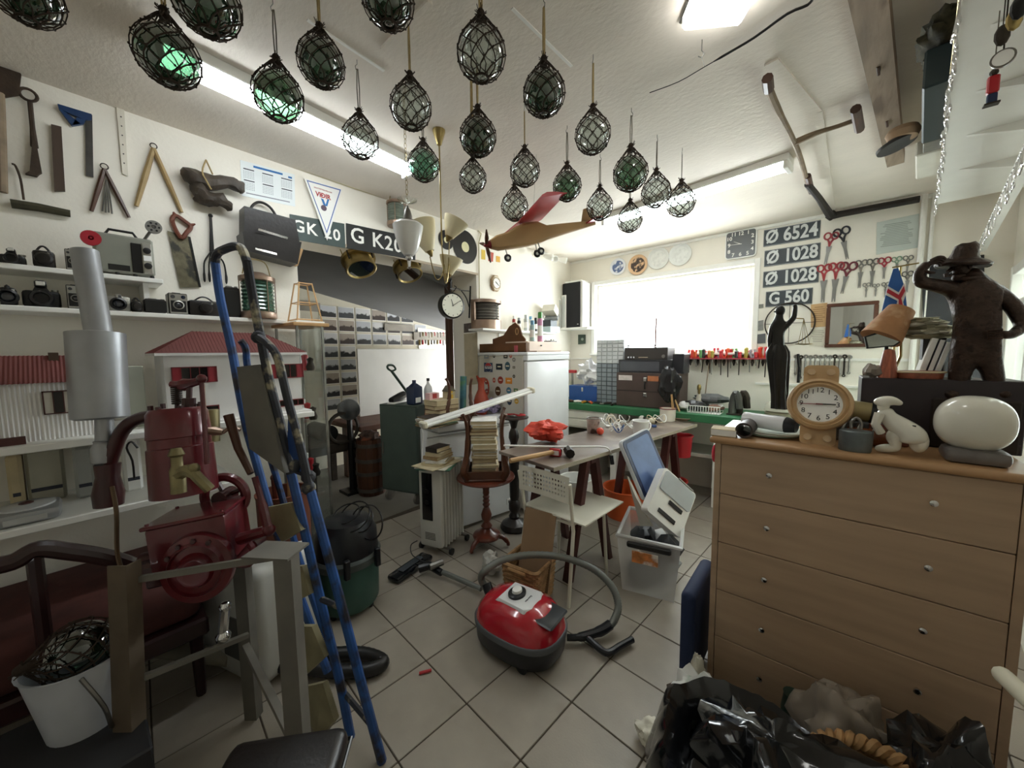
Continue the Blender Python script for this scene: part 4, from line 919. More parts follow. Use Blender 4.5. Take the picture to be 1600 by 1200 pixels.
# wooden tray with heart shaped handle, cup painted red in it
t = thing('wooden_tool_tote', 'brown wooden tote with a cut out handle on the fridge', 'tote', (FX - .42, FY0 + .08, FT))
cu = lambda pts, y: [(PY(a, b, y).x, PY(a, b, y).z) for a, b in pts]
yb = FY0 + .02
MB().box((FX - .62, yb, FT), (PY(822, 540, yb).x, yb + .012, FT + .085)).W('front_board', wood_dark if False else mat('tote_wood', '6d4524', .5, var=.25, scale=9), t)
MB().box((FX - .62, yb + .15, FT), (PY(822, 540, yb).x, yb + .162, FT + .085)).box((FX - .62, yb, FT), (PY(822, 540, yb).x, yb + .16, FT + .01)).W('tray', mat('tote_wood', '6d4524'), t)
out = [(771, 530), (788, 524), (797, 510), (806, 504), (813, 511), (817, 524), (822, 530)]
p0 = yb + .07
pl = cu(out, p0) ; pl += [(pl[-1][0], FT + .02), (pl[0][0], FT + .02)]
MB(fr((0, p0, 0), (1, 0, 0), (0, 0, 1))).prism(pl, 0, .012).W('handle_board', mat('tote_wood', '6d4524'), t)
hc = PY(809, 518, p0 - .001); MB(fr((hc.x, p0 - .0135, hc.z), (1, 0, 0), (0, 0, 1))).ring((0, 0, 0), .016, .005, 14, 5, ry=.03).W('handle_hole_edge', wood_light, t)
c = PY(804, 540, yb - .02); t = thing('painted_mug', 'small pink mug standing before the brown tote on the fridge', 'mug', (c.x, yb - .0355 + .0, FT)); t.location.y = FY0 + .0 - .0
t.location.y = yb - .036
MB().lathe([(.026, 0), (.028, .01), (.028, .062), (.025, .062), (.024, .008), (0.001, .008)], 18).build('cup', mat('pink_glaze', 'c05862', .3), t)
MB(RX(PI / 2, (.028 + .008, 0, .032))).ring((0, 0, 0), .014, .004, 12, 5, ry=.019).build('handle', white, t)
t.location.y = FY0 + .036
# shift the tote behind the mug
# white small drawer unit on top
t = thing('drawer_box', 'low whitewashed wooden drawer box on the fridge', 'drawer box', (FX - .13, 2.98, FT))
a_, b_ = PX(824, 545, FX - .02).y + .02, PX(878, 545, FX - .02).y
MB().box((FX - .30, a_, FT), (FX - .03, b_, FT + .098), .003).W('case', mat('pale_pine', 'dcc6b4', .5, var=.08, scale=6), t)
MB().box((FX - .03, a_ + .01, FT + .01), (FX - .02, b_ - .01, FT + .088), .002).W('drawer', mat('pale_pine', 'dcc6b4'), t)
MB().cyl((FX - .02, (a_ + b_) / 2 - .09, FT + .06), (FX - .008, (a_ + b_) / 2 - .09, FT + .06), .007, n=10).W('knob', black_pl, t)
DT = FT + .0985
def bottle(label, x, y, z, r, h, body, capm, kind='spray', group=None, nm='spray_can'):
    t = thing(nm, label, 'bottle', (x, y, z), 0, group)
    if kind == 'spray':
        MB().lathe([(r, 0), (r, h * .74), (r * .75, h * .79)], 16).build('can', body, t); MB().lathe([(r * .8, h * .79), (r * .8, h * .97), (r * .7, h)], 14).build('cap', capm, t)
        MB().lathe([(r * 1.01, h * .2), (r * 1.01, h * .55)], 16, cap=False).build('label_band', paper_w, t)
    else:
        MB().lathe([(r * .9, 0), (r, h * .04), (r, h * .55), (r * .8, h * .66), (r * .32, h * .78), (r * .3, h * .9), (0.001, h * .9)], 16).build('body', body, t); MB().lathe([(r * .36, h * .89), (r * .36, h), (.001, h)], 12).build('cap', capm, t)
    return t
g1, g2 = mat('can_green', '58a04f', .35), mat('can_blue', '6fa3c4', .35); pk = mat('can_pink', 'cf8fae', .4, var=.3, scale=40)
bottle('blue capped spray can on the drawer box', FX - .1, PX(832, 530, FX - .1).y, DT, .024, .20, mat('can_teal', 'a9c3c0', .35), g2)
bottle('tall spray can with a green cap on the drawer box', FX - .12, PX(844, 530, FX - .12).y, DT, .027, .29, pk, g1)
t = thing('trinket_tray', 'small dark tray of oddments on the drawer box', 'tray', (FX - .1, PX(860, 530, FX - .1).y, DT)); MB().box((-.04, -.06, 0), (.04, .06, .012), .003).build('tray', black_pl, t)
for k in range(4): MB().ball((ru(-.03, .03), -.045 + k * .03, .02), .009, 8).build('oddment', steel if k % 2 else white_pl, t)
# shelf over the fridge on the left wall
zsh = PX(790, 515, WX + .18).z
t = thing('wall_shelf', 'short white shelf above the fridge holding copper lantern and spray cans', 'shelf', (WX, 3.1, zsh), 0, 'white shelves on the left wall')
MB().box((WX + .001, PX(752, 515, WX + .18).y, zsh - .02), (WX + .2, 3.75, zsh), .003).W('board', white, t)
for y_ in (2.95, 3.5): MB().box((WX + .001, y_, zsh - .12), (WX + .012, y_ + .025, zsh - .021)).box((WX + .001, y_, zsh - .032), (WX + .16, y_ + .025, zsh - .0205)).W('bracket', white, t)
# half round copper masthead lantern
y0, y1 = PX(756, 500, WX + .18).y, PX(793, 500, WX + .18).y; h = PX(775, 467, WX + .15).z - zsh; r = (y1 - y0) / 2
t = thing('masthead_lantern', 'half round copper ship lantern with a dark ribbed lens', 'lantern', (WX + .03, (y0 + y1) / 2, zsh + .0006))
hr = lambda rr, z: (rr, z); A_ = MR(-PI / 2, 4, 'Z'); sx_ = MDg((.9, 1, 1, 1))
MB(sx_ @ A_).lathe([(r, 0), (r, h * .3)], 16, arc=PI, cap=False).lathe([(r, h * .86), (r, h * .95), (r * .6, h)], 16, arc=PI, cap=False).build('copper_shell', copper, t)
MB().box((-.025, -r, 0), (.0, r, h * .96)).build('back_plate', copper, t)
MB(sx_ @ A_).lathe([(r * (.84 + .05 * (i % 2)), h * (.3 + .56 * i / 12)) for i in range(13)], 16, arc=PI, cap=False).build('lens', mat('smoky_lens', '4b4842', .12, var=.2, coat=.6), t)
for s_ in (-1, 1): MB().box((-.01, s_ * r * 1.0 - .012, h * .28), (.035, s_ * r * 1.0 + .012, h * .88), .002).build('side_frame', copper, t)
MB(sx_ @ A_).lathe([(.001, h * .9), (r, h * .9)], 16, arc=PI, cap=False).lathe([(.001, .001), (r, .001)], 16, arc=PI, cap=False).build('plates', copper, t)
# cans on that shelf
zz = zsh + .0006
for k, (px, hh, rr, bm1, cm, lab) in enumerate(((803, .155, .018, mat('can_red', 'a4352f', .4), white_pl, 'slim red can on the shelf next to the copper lantern'), (811, .14, .02, black_pl, mat('can_grey', '8e9296', .4), 'black aerosol can on the shelf behind the tote handle'), (822, .18, .025, mat('can_clear', 'cdd2d0', .2, .3), mat('can_silver', 'c3c7c9', .3, .8), 'wide silver aerosol can on the shelf'), (829, .17, .02, mat('can_white', 'dad9d4', .4), g2, 'white aerosol can with a blue cap on the shelf'), (837, .16, .02, black_pl, black_pl, 'black aerosol can at the right of the shelf row'))):
    bottle(lab, WX + .12, PX(px, 505, WX + .12).y, zz, rr, hh, bm1, cm, group='cans on the shelf above the fridge')
# boxes heaped at the shelf's right part
def cardbox(label, c, sz, rot, m, group='boxes heaped right of the cans'):
    M_ = T(*c) @ MR(rot[2], 4, 'Z') @ MR(rot[1], 4, 'Y') @ MR(rot[0], 4, 'X'); o = thing('cardboard_box', label, 'box', M_, 0, group)
    x, y, z = V(sz) / 2; MB().box((-x, -y, 0), (x, y, 2 * z - .003), .002).build('carton', m, o); MB().box((-x * .98, -y * .98, 2 * z - .0028), (x * .98, -.001, 2 * z)).box((-x * .98, .001, 2 * z - .0028), (x * .98, y * .98, 2 * z)).build('flaps', m, o); return o
bxw = mat('box_pale_blue', 'b9cfd4', .5, var=.05); bxg = mat('box_dark', '3a4247', .5); bxc = mat('box_cream', 'e0ddd0', .6)
yc = PX(862, 500, WX + .15).y
cardbox('white printed box low in the heap beside the fridge shelf', (WX + .12, yc, zz), (.16, .20, .07), (0, 0, 0), bxw)
cardbox('black box in the middle of the heap above the fridge', (WX + .12, yc - .02, zz + .0705), (.14, .16, .075), (0, 0, .1), bxg)
cardbox('grey box tilted on the heap above the fridge', (WX + .13, yc + .03, zz + .165), (.16, .2, .03), (.3, 0, .5), mat('box_grey', '868b8c', .5))
cardbox('open pale box tilted on top of the heap', (WX + .12, yc, zz + .225), (.16, .13, .09), (-.5, 0, .2), bxc)
# loudspeaker and framed panels on the corner shelf
zs3 = PY(890, 513, 4.25).z
t = thing('wall_shelf', 'small white corner shelf holding the tall black speaker', 'shelf', (-2.5, WY, zs3), 0, 'white shelves on the left wall')
MB().box((WX + .002, 4.12, zs3 - .022), (PY(918, 513, 4.12).x, WY - .002, zs3), .003).W('board', white, t)
x0, x1 = PY(877, 470, 4.2).x, PY(907, 470, 4.2).x; zt = PY(890, 442, 4.2).z
x0 = max(x0, WX + .02)
t = thing('loudspeaker', 'tall black loudspeaker with pale sides on the corner shelf', 'speaker', ((x0 + x1) / 2, 4.28, zs3 + .0006))
MB().box((x0, 4.2, zs3 + .0006), (x1 + .03, 4.4, zt), .004).W('cabinet', mat('speaker_side', 'cfcdc8', .5), t); MB().box((x0, 4.19, zs3 + .003), (x1, 4.2, zt - .003), .003).W('grille', mat('speaker_cloth', '1b1b1e', .8, bump=.3, bscale=400), t)
MB().box((x1 - .04, 4.188, zs3 + .04), (x1 - .02, 4.19, zs3 + .046)).W('badge', chrome, t)
solo('paper_sheaf', MB().box((x0 + .02, 4.2, zt + .0006), (x1 + .01, 4.38, zt + .02), .004), paper_w, 'sheaf of white paper lying on top of the black speaker', 'papers')
for k, (pa, pb, lab) in enumerate(((868, 884, 'white framed panel leaning in front of the speaker'), (862, 874, 'second white panel leaning left of the speaker'))):
    y_ = 4.17 - k * .03; xa, xb = max(WX + .01 + .005 * k, PY(pa, 480, y_).x), PY(pb, 480, y_).x; zt2 = PY(pa + 6, 462 + k * 6, y_).z
    t = thing('leaning_picture', lab, 'panel', (xa, y_, zs3 + .0006), 0, 'panels by the speaker'); MB().box((xa, y_, zs3 + .0006), (xb, y_ + .018, zt2), .002).W('panel', white, t); MB().box((xa + .012, y_ - .002, zs3 + .015), (xb - .012, y_, zt2 - .015)).W('inner_board', mat('panel_grey', 'c9ccc8', .6), t)
# octagonal wooden wall clock
c = Lpt(773, 443, .002); r = .075; t = thing('wall_clock', 'pale octagonal wooden wall clock above the copper lantern', 'clock', c); M_ = fr((0, 0, 0), (0, 1, 0), (0, 0, 1))
oct_ = lambda r_: [(r_ * cos(PI / 8 + k * PI / 4) * .92, r_ * sin(PI / 8 + k * PI / 4) * 1.12) for k in range(8)]
MB(M_).prism(oct_(r * 1.05), 0, .02).build('case', mat('clock_wood', 'a98d68', .4, var=.2), t); MB(M_).prism(oct_(r * .92), .02, .026).build('inner_case', mat('clock_cream', 'd8cdb4', .4), t)
MB(M_).cyl((0, 0, .026), (0, 0, .029), r * .72, n=28).build('dial', paper_w, t); MB(M_).ring((0, 0, .028), r * .74, .004, 28, 6).build('bezel', mat('clock_wood', 'a98d68'), t)
def hands(t, M_, r, z, h_a, m_a, m=black_pl, w=.0035):
    for a, l, n_ in ((h_a, .5, 'hour_hand'), (m_a, .78, 'minute_hand')):
        q = PI / 2 - a; MB(M_).tube([(-.1 * l * r * cos(q), -.1 * l * r * sin(q), z), (r * l * cos(q), r * l * sin(q), z)], [w, w * .5], 4).build(n_, m, t)
hands(t, M_, r * .7, .031, 5.3, 2.2)
mb = MB(M_)
for k in range(12): a = k * PI / 6; mb.box((-.0012, r * .58, .029), (.0012, r * .66, .0297), M=MR(a, 4, 'Z'))
mb.build('hour_marks', dark_i, t, kind='stuff')
# pictures pinned over (red and yellow notes) near column
for (q, cc, lab) in (([(763, 393), (771, 395), (770, 409), (763, 408)], 'c05a4a', 'small red paper note on the wall under the plane'), ([(752, 390), (758, 391), (758, 406), (752, 405)], 'e2c254', 'small yellow paper note left of the red one'), ([(775, 400), (781, 401), (781, 410), (775, 409)], 'e3b04f', 'small orange paper note right of the red one')):
    mb = MB(); wall_prism(mb, 'L', q, .001, .003); solo('paper_note', mb, mat('note_' + cc, cc, .7), lab, 'note', group='paper notes on the wall')
# double sided station clock on a wrought bracket
c = PD(705, 478, 3.05); t = thing('station_clock', 'round black double sided clock on a wrought iron bracket', 'clock', c)
ax_ = (CAM - c); ax_.z = 0; ax_ = MR(.45, 3, 'Z') @ ax_.normalized(); M_ = fr((0, 0, 0), V((0, 0, 1)).cross(ax_), (0, 0, 1)); r = 20 * 3.05 / F_PX
MB(M_).lathe([(r * .9, -.035), (r, -.03), (r, .03), (r * .9, .035), (r * .9, .03)], 32).build('case', black_m, t); MB(M_).cyl((0, 0, .028), (0, 0, .0325), r * .88, n=32).build('dial', mat('dial_ivory', 'efeede', .4, var=.03), t)
hands(t, M_, r, .035, 6.0, 1.0); mb = MB(M_)
for k in range(12): a = k * PI / 6; mb.box((-.002, r * .7, .0325), (.002, r * .82, .0335), M=MR(a, 4, 'Z'))
mb.build('hour_marks', dark_i, t, kind='stuff')
e = PY(735, 455, OY1 - .001); f = PY(733, 495, OY1 - .001)
MB().tube([PY(735, 447, OY1 - .008), PY(733, 497, OY1 - .008)], .007, 6).tube(SP([c + V((0, 0, r + .0)), c + V((0, 0, r + .035)), PY(718, 452, OY1 - .08), PY(728, 465, OY1 - .02), PY(733, 480, OY1 - .008)], 5), .005, 5).tube([c + V((0, 0, r + .03)), PY(734, 455, OY1 - .008)], .005, 5).W('bracket', black_m, t)
for s_ in (-1, 1): MB(M_).tube(SP([(0, r, 0), (s_ * .03, r + .02, 0), (s_ * .05, r + .05, 0), (s_ * .03, r + .06, 0)], 4), .004, 5).build('scroll', black_m, t)
MB().tube([c + V((0, 0, r + .02)), c + V((0, 0, r + .10))], .006, 6).ball(c + V((0, 0, r + .1)), .012, 8).W('finial', black_m, t)

# ================================================================ chest freezer with its clutter
t = thing('chest_freezer', 'white chest freezer behind the book stacks', 'freezer', (-2.2, 2.10, 0), -.2)
FM_ = RZ(-.2, (-2.2, 2.10, 0)) @ T(2.13, -2.08, 0)
MB(FM_).box((-2.56, 1.80, .03), (-2.2, 2.56, .86), .02, seg=2).W('cabinet', fw_, t); MB(FM_).box((-2.57, 1.79, .87), (-2.185, 2.57, .93), .015, seg=2).W('lid', fw_, t)
MB(FM_).box((-2.199, 1.7, .84), (-2.19, 2.5, .85)).W('seal', mat('seal_grey', '9a9a98', .6), t)
a = PX(794, 782, -2.2); MB(FM_).box((-2.2, a.y - .06, a.z - .028), (-2.19, a.y + .03, a.z + .03), .003).W('control_panel', white_pl, t)
for k in range(3): MB(FM_).box((-2.19, a.y - .045 + k * .022, a.z - .012), (-2.186, a.y - .036 + k * .022, a.z + .012)).W('switch', black_pl, t)
ZF = .9306
def book(label, c, sz, rz, cov, z, group, tilt=0):
    o = thing('book', label, 'book', (c[0], c[1], z), rz, group); x, y = sz[0] / 2, sz[1] / 2; h = sz[2]
    th = min(.003, h * .2)
    MB().box((-x, -y, 0), (x, y, th)).box((-x, -y, h - th), (x, y, h)).box((-x, -y, 0), (-x + th, y, h)).build('cover', cov, o)
    MB().box((-x + th, -y + .004, th), (x - .004, y - .004, h - th)).build('page_block', paper_old, o)
    return o
covs = [mat('cover_' + n_, c_, r_, var=.2, scale=20) for n_, c_, r_ in (('white', 'e6e4de', .5), ('cream', 'cfc2a0', .7), ('brown', '6b4b31', .6), ('tan', 'a58a62', .7), ('dark', '342c28', .5), ('grey', '8f8c84', .6), ('green', '3c6a55', .6), ('red', '7a2e26', .6), ('paper', 'dcd5c2', .8))]
cn = ['white', 'cream', 'brown', 'tan', 'dark', 'grey', 'green', 'red', 'paper']
# stack on the freezer (brown leather volumes)
p = PX(667, 620, -2.5); zc = ZF
for k, (h, ci) in enumerate(((.035, 0), (.03, 7), (.035, 2), (.035, 2), (.045, 1))):
    book('%s book, %s from the bottom of the stack by the blue jug' % (cn[ci], ORD[k]), (-2.5, PX(690, 620, -2.5).y, 0), (.17 + .04 * (k == 0), .24 + .1 * (k == 0), h), .15 * (k % 3 - 1), covs[ci], zc, 'books stacked on the freezer'); zc += h + .0004
yk = PX(690, 620, -2.5).y
# little painted birdhouse, on the books
t = thing('model_cottage', 'tiny model cottage with a dark roof on the freezer book stack', 'ornament', (-2.5, yk + .08, zc))
MB().box((-.04, -.035, 0), (.04, .035, .06)).build('walls', mat('cottage', 'c5b998', .7), t); mb = MB(); mb.prism([(-.045, .06), (.045, .06), (0, .11)], -.042, .042, M=fr((0, 0, 0), (0, 1, 0), (0, 0, 1))); mb.build('roof', mat('cottage_roof', '5f594c', .7), t)
MB().box((.04, -.012, 0), (.043, .012, .035)).box((.04, -.008, .045), (.043, .008, .065)).build('door_and_window', mat('cottage_yellow', 'd9b03c', .5), t)
t = thing('card_box', 'pink and white card box on the freezer book stack', 'box', (-2.55, yk - .06, zc)); MB().box((-.03, -.05, 0), (.03, .05, .055)).build('carton', mat('pink_card', 'e3b9b9', .6), t); MB().box((.0301, -.02, .01), (.031, .025, .05)).build('red_emblem', red_i, t)
# sewing machine-red jug with handle
c = PX(757, 600, -2.35); t = thing('red_ewer', 'tall red brown ceramic ewer painted with flowers', 'jug', (-2.45, PX(752, 620, -2.45).y, ZF)); rm = mat('red_glaze', '9e3d26', .25, var=.2, scale=12, coat=.4)
MB().lathe([(.05, 0), (.055, .01), (.075, .06), (.08, .11), (.06, .17), (.032, .23), (.03, .29), (.045, .34), (.042, .34), (.026, .29), (.001, .28)], 22).build('body', rm, t)
MB().tube(SP([(0, .04, .32), (0, .09, .30), (0, .10, .22), (0, .07, .15)], 5), .008, 7).build('handle', rm, t); MB().tube([(0, -.03, .33), (0, -.055, .36)], [.015, .008], 7).build('spout', rm, t)
for k in range(5): MB().ball((.078 * cos(k * .5 - 1), .078 * sin(k * .5 - 1), .06 + .02 * (k % 2)), (.01, .012, .014), 8).build('painted_flower', mat('flower_white', 'e6ddc8', .4), t)
t = thing('rolled_poster', 'blue and green rolled poster standing behind the stool legs', 'poster', (-2.55, PX(722, 600, -2.55).y, ZF)); MB().cyl((0, 0, 0), (.02, 0, .36), .03, n=14).build('roll', mat('poster_blue', '3f6f7c', .5, var=.5, scale=10, col2='57824f', c2amt=.5), t)
# loose papers, magazines at the front edge of freezer
zc = ZF
for k in range(6): book('%s magazine, %s from the bottom under the long lamp tube' % (cn[(k * 4 + 2) % 9], ORD[k]), (-2.36, PX(690, 650, -2.3).y + ru(-.01, .02), 0), (.2, .28, .012), ru(-.2, .2), covs[(k * 4 + 2) % 9], zc, 'magazines on the freezer edge'); zc += .0124
# crumpled purple and white bags
for k, (px, py, m, lab, r_) in enumerate(((765, 633, mat('bag_purple', '9d8fb4', .4, var=.5, scale=14, col2='2b2b3a', c2amt=.4, c2scale=12), 'crumpled purple and white plastic bag on the freezer', (.08, .12, .05)), (800, 645, mat('bag_white', 'e8e8ea', .35, var=.1), 'crumpled white paper bag on the freezer by the fridge', (.08, .1, .04)))):
    y_ = PX(px, py, -2.4).y; mb = crumple(22, r_, k * 5 + 3, .8, 1.8, (-2.4, y_, ZF + .08)); zmin = min(p_.z for p_ in mb.v); mb.v = [p_ - V((0, 0, zmin - ZF - .0006)) for p_ in mb.v]; solo('plastic_bag', mb, m, lab, 'bag', ang=25)
# inverted stools (four legs in the air)
def inv_stool(label, M_, w, h, legs, m):
    t = thing('upturned_stool', label, 'stool', M_, 0, 'upturned wooden stools'); s = w / 2
    MB().box((-s, -s, 0), (s, s, .016), .005).box((-s * .9, -s * .9, .016), (s * .9, -s * .8, .07)).box((-s * .9, s * .8, .016), (s * .9, s * .9, .07)).box((-s * .9, -s * .8, .016), (-s * .8, s * .8, .07)).box((s * .8, -s * .8, .016), (s * .9, s * .8, .07)).build('seat_frame', m, t)
    for sx in (-1, 1):
        for sy in (-1, 1):
            if (sx, sy) not in legs: continue
            pts = [(sx * s * .86, sy * s * .86, .02), (sx * s * 1.02, sy * s * 1.02, .08), (sx * s * .9, sy * s * .9, .16), (sx * s * .82, sy * s * .82, h * .6), (sx * s * .84, sy * s * .84, h * .85), (sx * s * 1.0, sy * s * 1.0, h)]
            MB().tube(SP(pts, 4), [.026] * 5 + [.022] * 4 + [.017] * 4 + [.013] * 4 + [.011] * 3 + [.015], 8).build('leg', m, t)
    return t
cab = mat('cabriole_wood', '54301d', .3, var=.3, scale=9, coat=.3)
# pedestal side table
PT = V((-1.965, 2.0, 0)); zt = .56
t = thing('pedestal_table', 'round red brown pedestal table with a turned column', 'table', PT)
MB().lathe([(.215, zt - .022), (.225, zt - .012), (.22, zt), (.001, zt)], 40).build('tabletop', wood_red, t)
MB().lathe([(.03, .14), (.045, .16), (.03, .18), (.022, .19), (.038, .22), (.042, .25), (.028, .29), (.018, .31), (.03, .33), (.02, .345), (.028, .36), (.02, .375), (.027, .39), (.02, .405), (.026, .42), (.024, .44), (.032, .5), (.03, zt - .022)], 18).build('column', wood_red, t)
MB().lathe([(.07, .06), (.105, .07), (.11, .085), (.1, .1), (.06, .115), (.035, .14)], 26).build('base_disc', wood_red, t)
for k in range(3):
    a = k * 2 * PI / 3 + .55; ca, sa = cos(a), sin(a); MB().tube(SP([(.06 * ca, .06 * sa, .08), (.12 * ca, .12 * sa, .075), (.165 * ca, .165 * sa, .035), (.17 * ca, .17 * sa, .012)], 4), [.022] * 4 + [.018] * 4 + [.014] * 5, 8).build('leg', wood_red, t)
ST = RZ(.75, PT + V((0, 0, zt + .0006)))
inv_stool('upturned cabriole legged stool holding the tall book stack', ST, .31, .50, ((-1, -1), (1, -1), (-1, 1), (1, 1)), cab)
random.seed(11); zc = zt + .018; k = 0
ts_ = [.01, .012, .014, .01, .02, .012, .016, .01, .03, .012, .018, .024, .014, .012, .035, .03, .022, .012, .026, .014, .012, .02, .03]
for h in ts_:
    ci = random.choice([0, 1, 1, 3, 8, 8, 2, 5]) if k < 21 else [8, 0][k - 21]
    book('%s book, %s in the tall stack between the stool legs' % (cn[ci], (ORD[k] if k < 20 else ['twenty-first', 'twenty-second', 'topmost'][k - 20]) + (' from the bottom' if k < 22 else '')), (PT.x + ru(-.008, .008), PT.y + ru(-.008, .008), 0), (.185 + ru(-.012, .015) , .235 + ru(-.015, .015), h), .75 + ru(-.06, .06), covs[ci], zc, 'books stacked on the upturned stool'); zc += h + .0005; k += 1
inv_stool('second upturned stool on the freezer, only two tall legs showing', RZ(.6, (-2.40, 2.17, ZF)), .22, .36, ((1, -1), (-1, -1)), cab)
# long white lamp tube fitting lying across
a, b = PX(657, 665, -2.17), PX(832, 608, -1.93)
b = PX(830, 609, -1.95); t = thing('lamp_batten', 'long white loose fluorescent batten lying across the freezer things', 'light fitting', (a + b) / 2)
d = (b - a).normalized(); u = V((0, 0, 1)); M_ = fr(a, d, (u - d * u.dot(d))); L = (b - a).length
MB(M_).box((0, -.014, -.03), (L, .02, .03), .005).W('housing', white_pl, t); MB(M_).cyl((.03, -.006, .042), (L - .03, -.006, .042), .0125, n=12).W('tube', mat('tube_off', 'f2f2ec', .2), t)
for e_ in (0, L - .035): MB(M_).box((e_, -.022, -.032), (e_ + .035, .026, .058), .008).W('end_cap', mat('cream_plastic', 'e2dcc4', .4), t)
MB().tube(SP([a, a + V((.01, .01, -.05)), a + V((-.01, .02, -.15)), a + V((.01, .0, -.24))], 5), .003, 5).W('flex', white_pl, t)
# oil filled radiator
rd_ = V((-.3, .954, 0)).normalized(); rl = V((-.954, -.3, 0)); N_ = V((-2.085, 1.655, 0)); M_ = fr(N_ + rl * .165 * 1.2, -rl, (0, 0, 1)) @ MDg((1.2, 1.05, 1, 1))     # x right along panel, y up, z towards camera
t = thing('oil_radiator', 'white oil filled radiator with a black control panel', 'radiator', N_ + rl * .08 + rd_ * .2)
rw_ = mat('radiator_white', 'd9d8d0', .35, var=.05)
MB(M_).box((0, .06, -.05), (.165, .635, 0), .022, seg=2).W('control_housing', rw_, t); MB(M_).box((.03, .26, .0), (.105, .60, .006), .02, seg=2).W('control_panel', mat('panel_black', '101012', .15), t)
for z_ in (.47, .39): MB(M_).cyl((.067, z_, .006), (.067, z_, .012), .016, n=14).W('knob', black_pl, t)
mb = MB(M_)
for k in range(5): mb.box((.045, .12 + k * .011, .0), (.12, .126 + k * .011, .002))
mb.W('vent_slots', mat('slot_grey', '77766f', .5), t, kind='stuff')
for k in range(7): MB(M_).box((-.0, .05, -.072 - k * .041), (.165, .62, -.058 - k * .041), .006, seg=2).box((.02, .08, -.09 - k * .041), (.145, .14, -.05 - k * .041)).box((.02, .53, -.09 - k * .041), (.145, .59, -.05 - k * .041)).W('fin', rw_, t)
for zz_ in (-.07, -.30):
    MB(M_).box((-.03, .035, zz_ - .012), (.195, .05, zz_ + .012)).W('axle', steel, t)
    for xx in (-.03, .195): MB(M_).cyl((xx - .009, .024, zz_), (xx + .009, .024, zz_), .024, n=14).W('castor', black_pl, t)
RC = N_ + rl * .08 + rd_ * .18; zc = .6356 * 1.05
an = math.atan2(rd_.y, rd_.x)
for k, (sx, sy, h, ci, off, lab) in enumerate(((.36, .25, .006, 6, .03, 'green card folder lying on the radiator'), (.34, .24, .005, 8, .02, 'pale paper folder on the green one'), (.30, .22, .006, 1, -.02, 'old yellowed booklet above the folders'), (.22, .16, .018, 1, 0, 'worn cream book, lowest of the small radiator stack'), (.21, .15, .022, 0, 0.01, 'pale book, second of the small radiator stack'), (.19, .135, .022, 3, .0, 'tan book in the middle of the radiator stack'), (.18, .13, .028, 1, .01, 'cream book near the top of the radiator stack'), (.15, .11, .034, 4, .0, 'dark covered book on top of the radiator stack'))):
    c = RC + rd_ * (-.08 + off); book(lab, c, (sx, sy, h), an + [.25, .12, -.2, .05, .3, -.1, .1, -.15][k], covs[ci], zc, 'books on the radiator'); zc += h + .0005
# dark wood column stand (turned, grey black) with round top
c = PZ(800, 810, 0); c = V((-1.98, 2.36, 0)); t = thing('column_stand', 'tall dark turned wooden pedestal with a small round top', 'pedestal', c)
dk = mat('ebony_wood', '2a2623', .35, var=.3, scale=8, coat=.3)
MB().lathe([(.12, .0), (.125, .02), (.11, .05), (.07, .07), (.045, .09), (.05, .11), (.035, .14), (.05, .17), (.05, .22), (.035, .25), (.042, .28), (.045, .6), (.04, .7), (.028, .74), (.045, .79), (.042, .83), (.024, .87), (.035, .92), (.05, .945), (.05, .95)], 22).build('column', dk, t); MB().lathe([(.1, .95), (.125, .956), (.125, .966), (.001, .968)], 28).build('top', dk, t)
t = thing('red_scissor_tool', 'red handled tool with cord lying on the pedestal top', 'tool', c + V((0, 0, .969))); MB().tube(SP([(-.08, -.05, .012), (-.02, .02, .012), (.05, .0, .012), (.08, .05, .012), (.02, .06, .012)], 4), .008, 6).build('handle', red_pl, t); MB().box((-.02, -.03, 0), (.03, .01, .012), .003).build('jaw', steel, t)

# ================================================================ table in the middle with the chair
zt = .82
q = [PZ(790, 702, zt), PZ(865, 731, zt), PZ(1098, 660, zt)]; q[2] = q[1] + (q[2] - q[1]).normalized() * 1.95
ud = (q[2] - q[1]).normalized(); vd = V((0, 0, 1)).cross(ud); wT = (q[0] - q[1]).dot(vd); wT = abs(wT) if wT else .5; O_ = q[1]
TM = fr(O_, ud, vd)        # x along the table (away), y towards the left edge, z up
t = thing('trestle_table', 'narrow dark topped worktable on red brown trestles', 'table', V((O_ + ud * .97 + vd * wT / 2).xy.to_3d()))
MB(TM).box((0, 0, -.022), (1.95, wT, 0), .003).W('tabletop', mat('worn_tabletop', '6f6258', .32, var=.3, scale=4, col2='988b7e', c2amt=.5, c2scale=3), t)
MB(TM).box((0, -.003, -.024), (1.95, 0, .001)).W('pale_edge', mat('pale_edge', 'b0a794', .5, var=.15), t)
for xo in (.42, 1.55):
    for s_ in (0.06, wT - .06):
        for dx in (-1, 1): MB(TM).add([(xo + dx * .02, s_ - .03, -.022), (xo + dx * .06, s_ - .03, -.022), (xo + dx * .06, s_ + .03, -.022), (xo + dx * .02, s_ + .03, -.022), (xo + dx * .20, s_ - .03, -zt), (xo + dx * .24, s_ - .03, -zt), (xo + dx * .24, s_ + .03, -zt), (xo + dx * .20, s_ + .03, -zt)], [(0, 1, 2, 3), (7, 6, 5, 4), (0, 4, 5, 1), (1, 5, 6, 2), (2, 6, 7, 3), (3, 7, 4, 0)]).W('trestle_leg', mat('trestle_wood', '4a201b', .5, var=.3), t)
    MB(TM).box((xo - .03, .02, -.06), (xo + .03, wT - .02, -.023)).W('trestle_beam', mat('trestle_wood', '4a201b'), t)
TT = zt + .0006
def on_table(px, py, dz=0): return PZ(px, py, zt + dz)
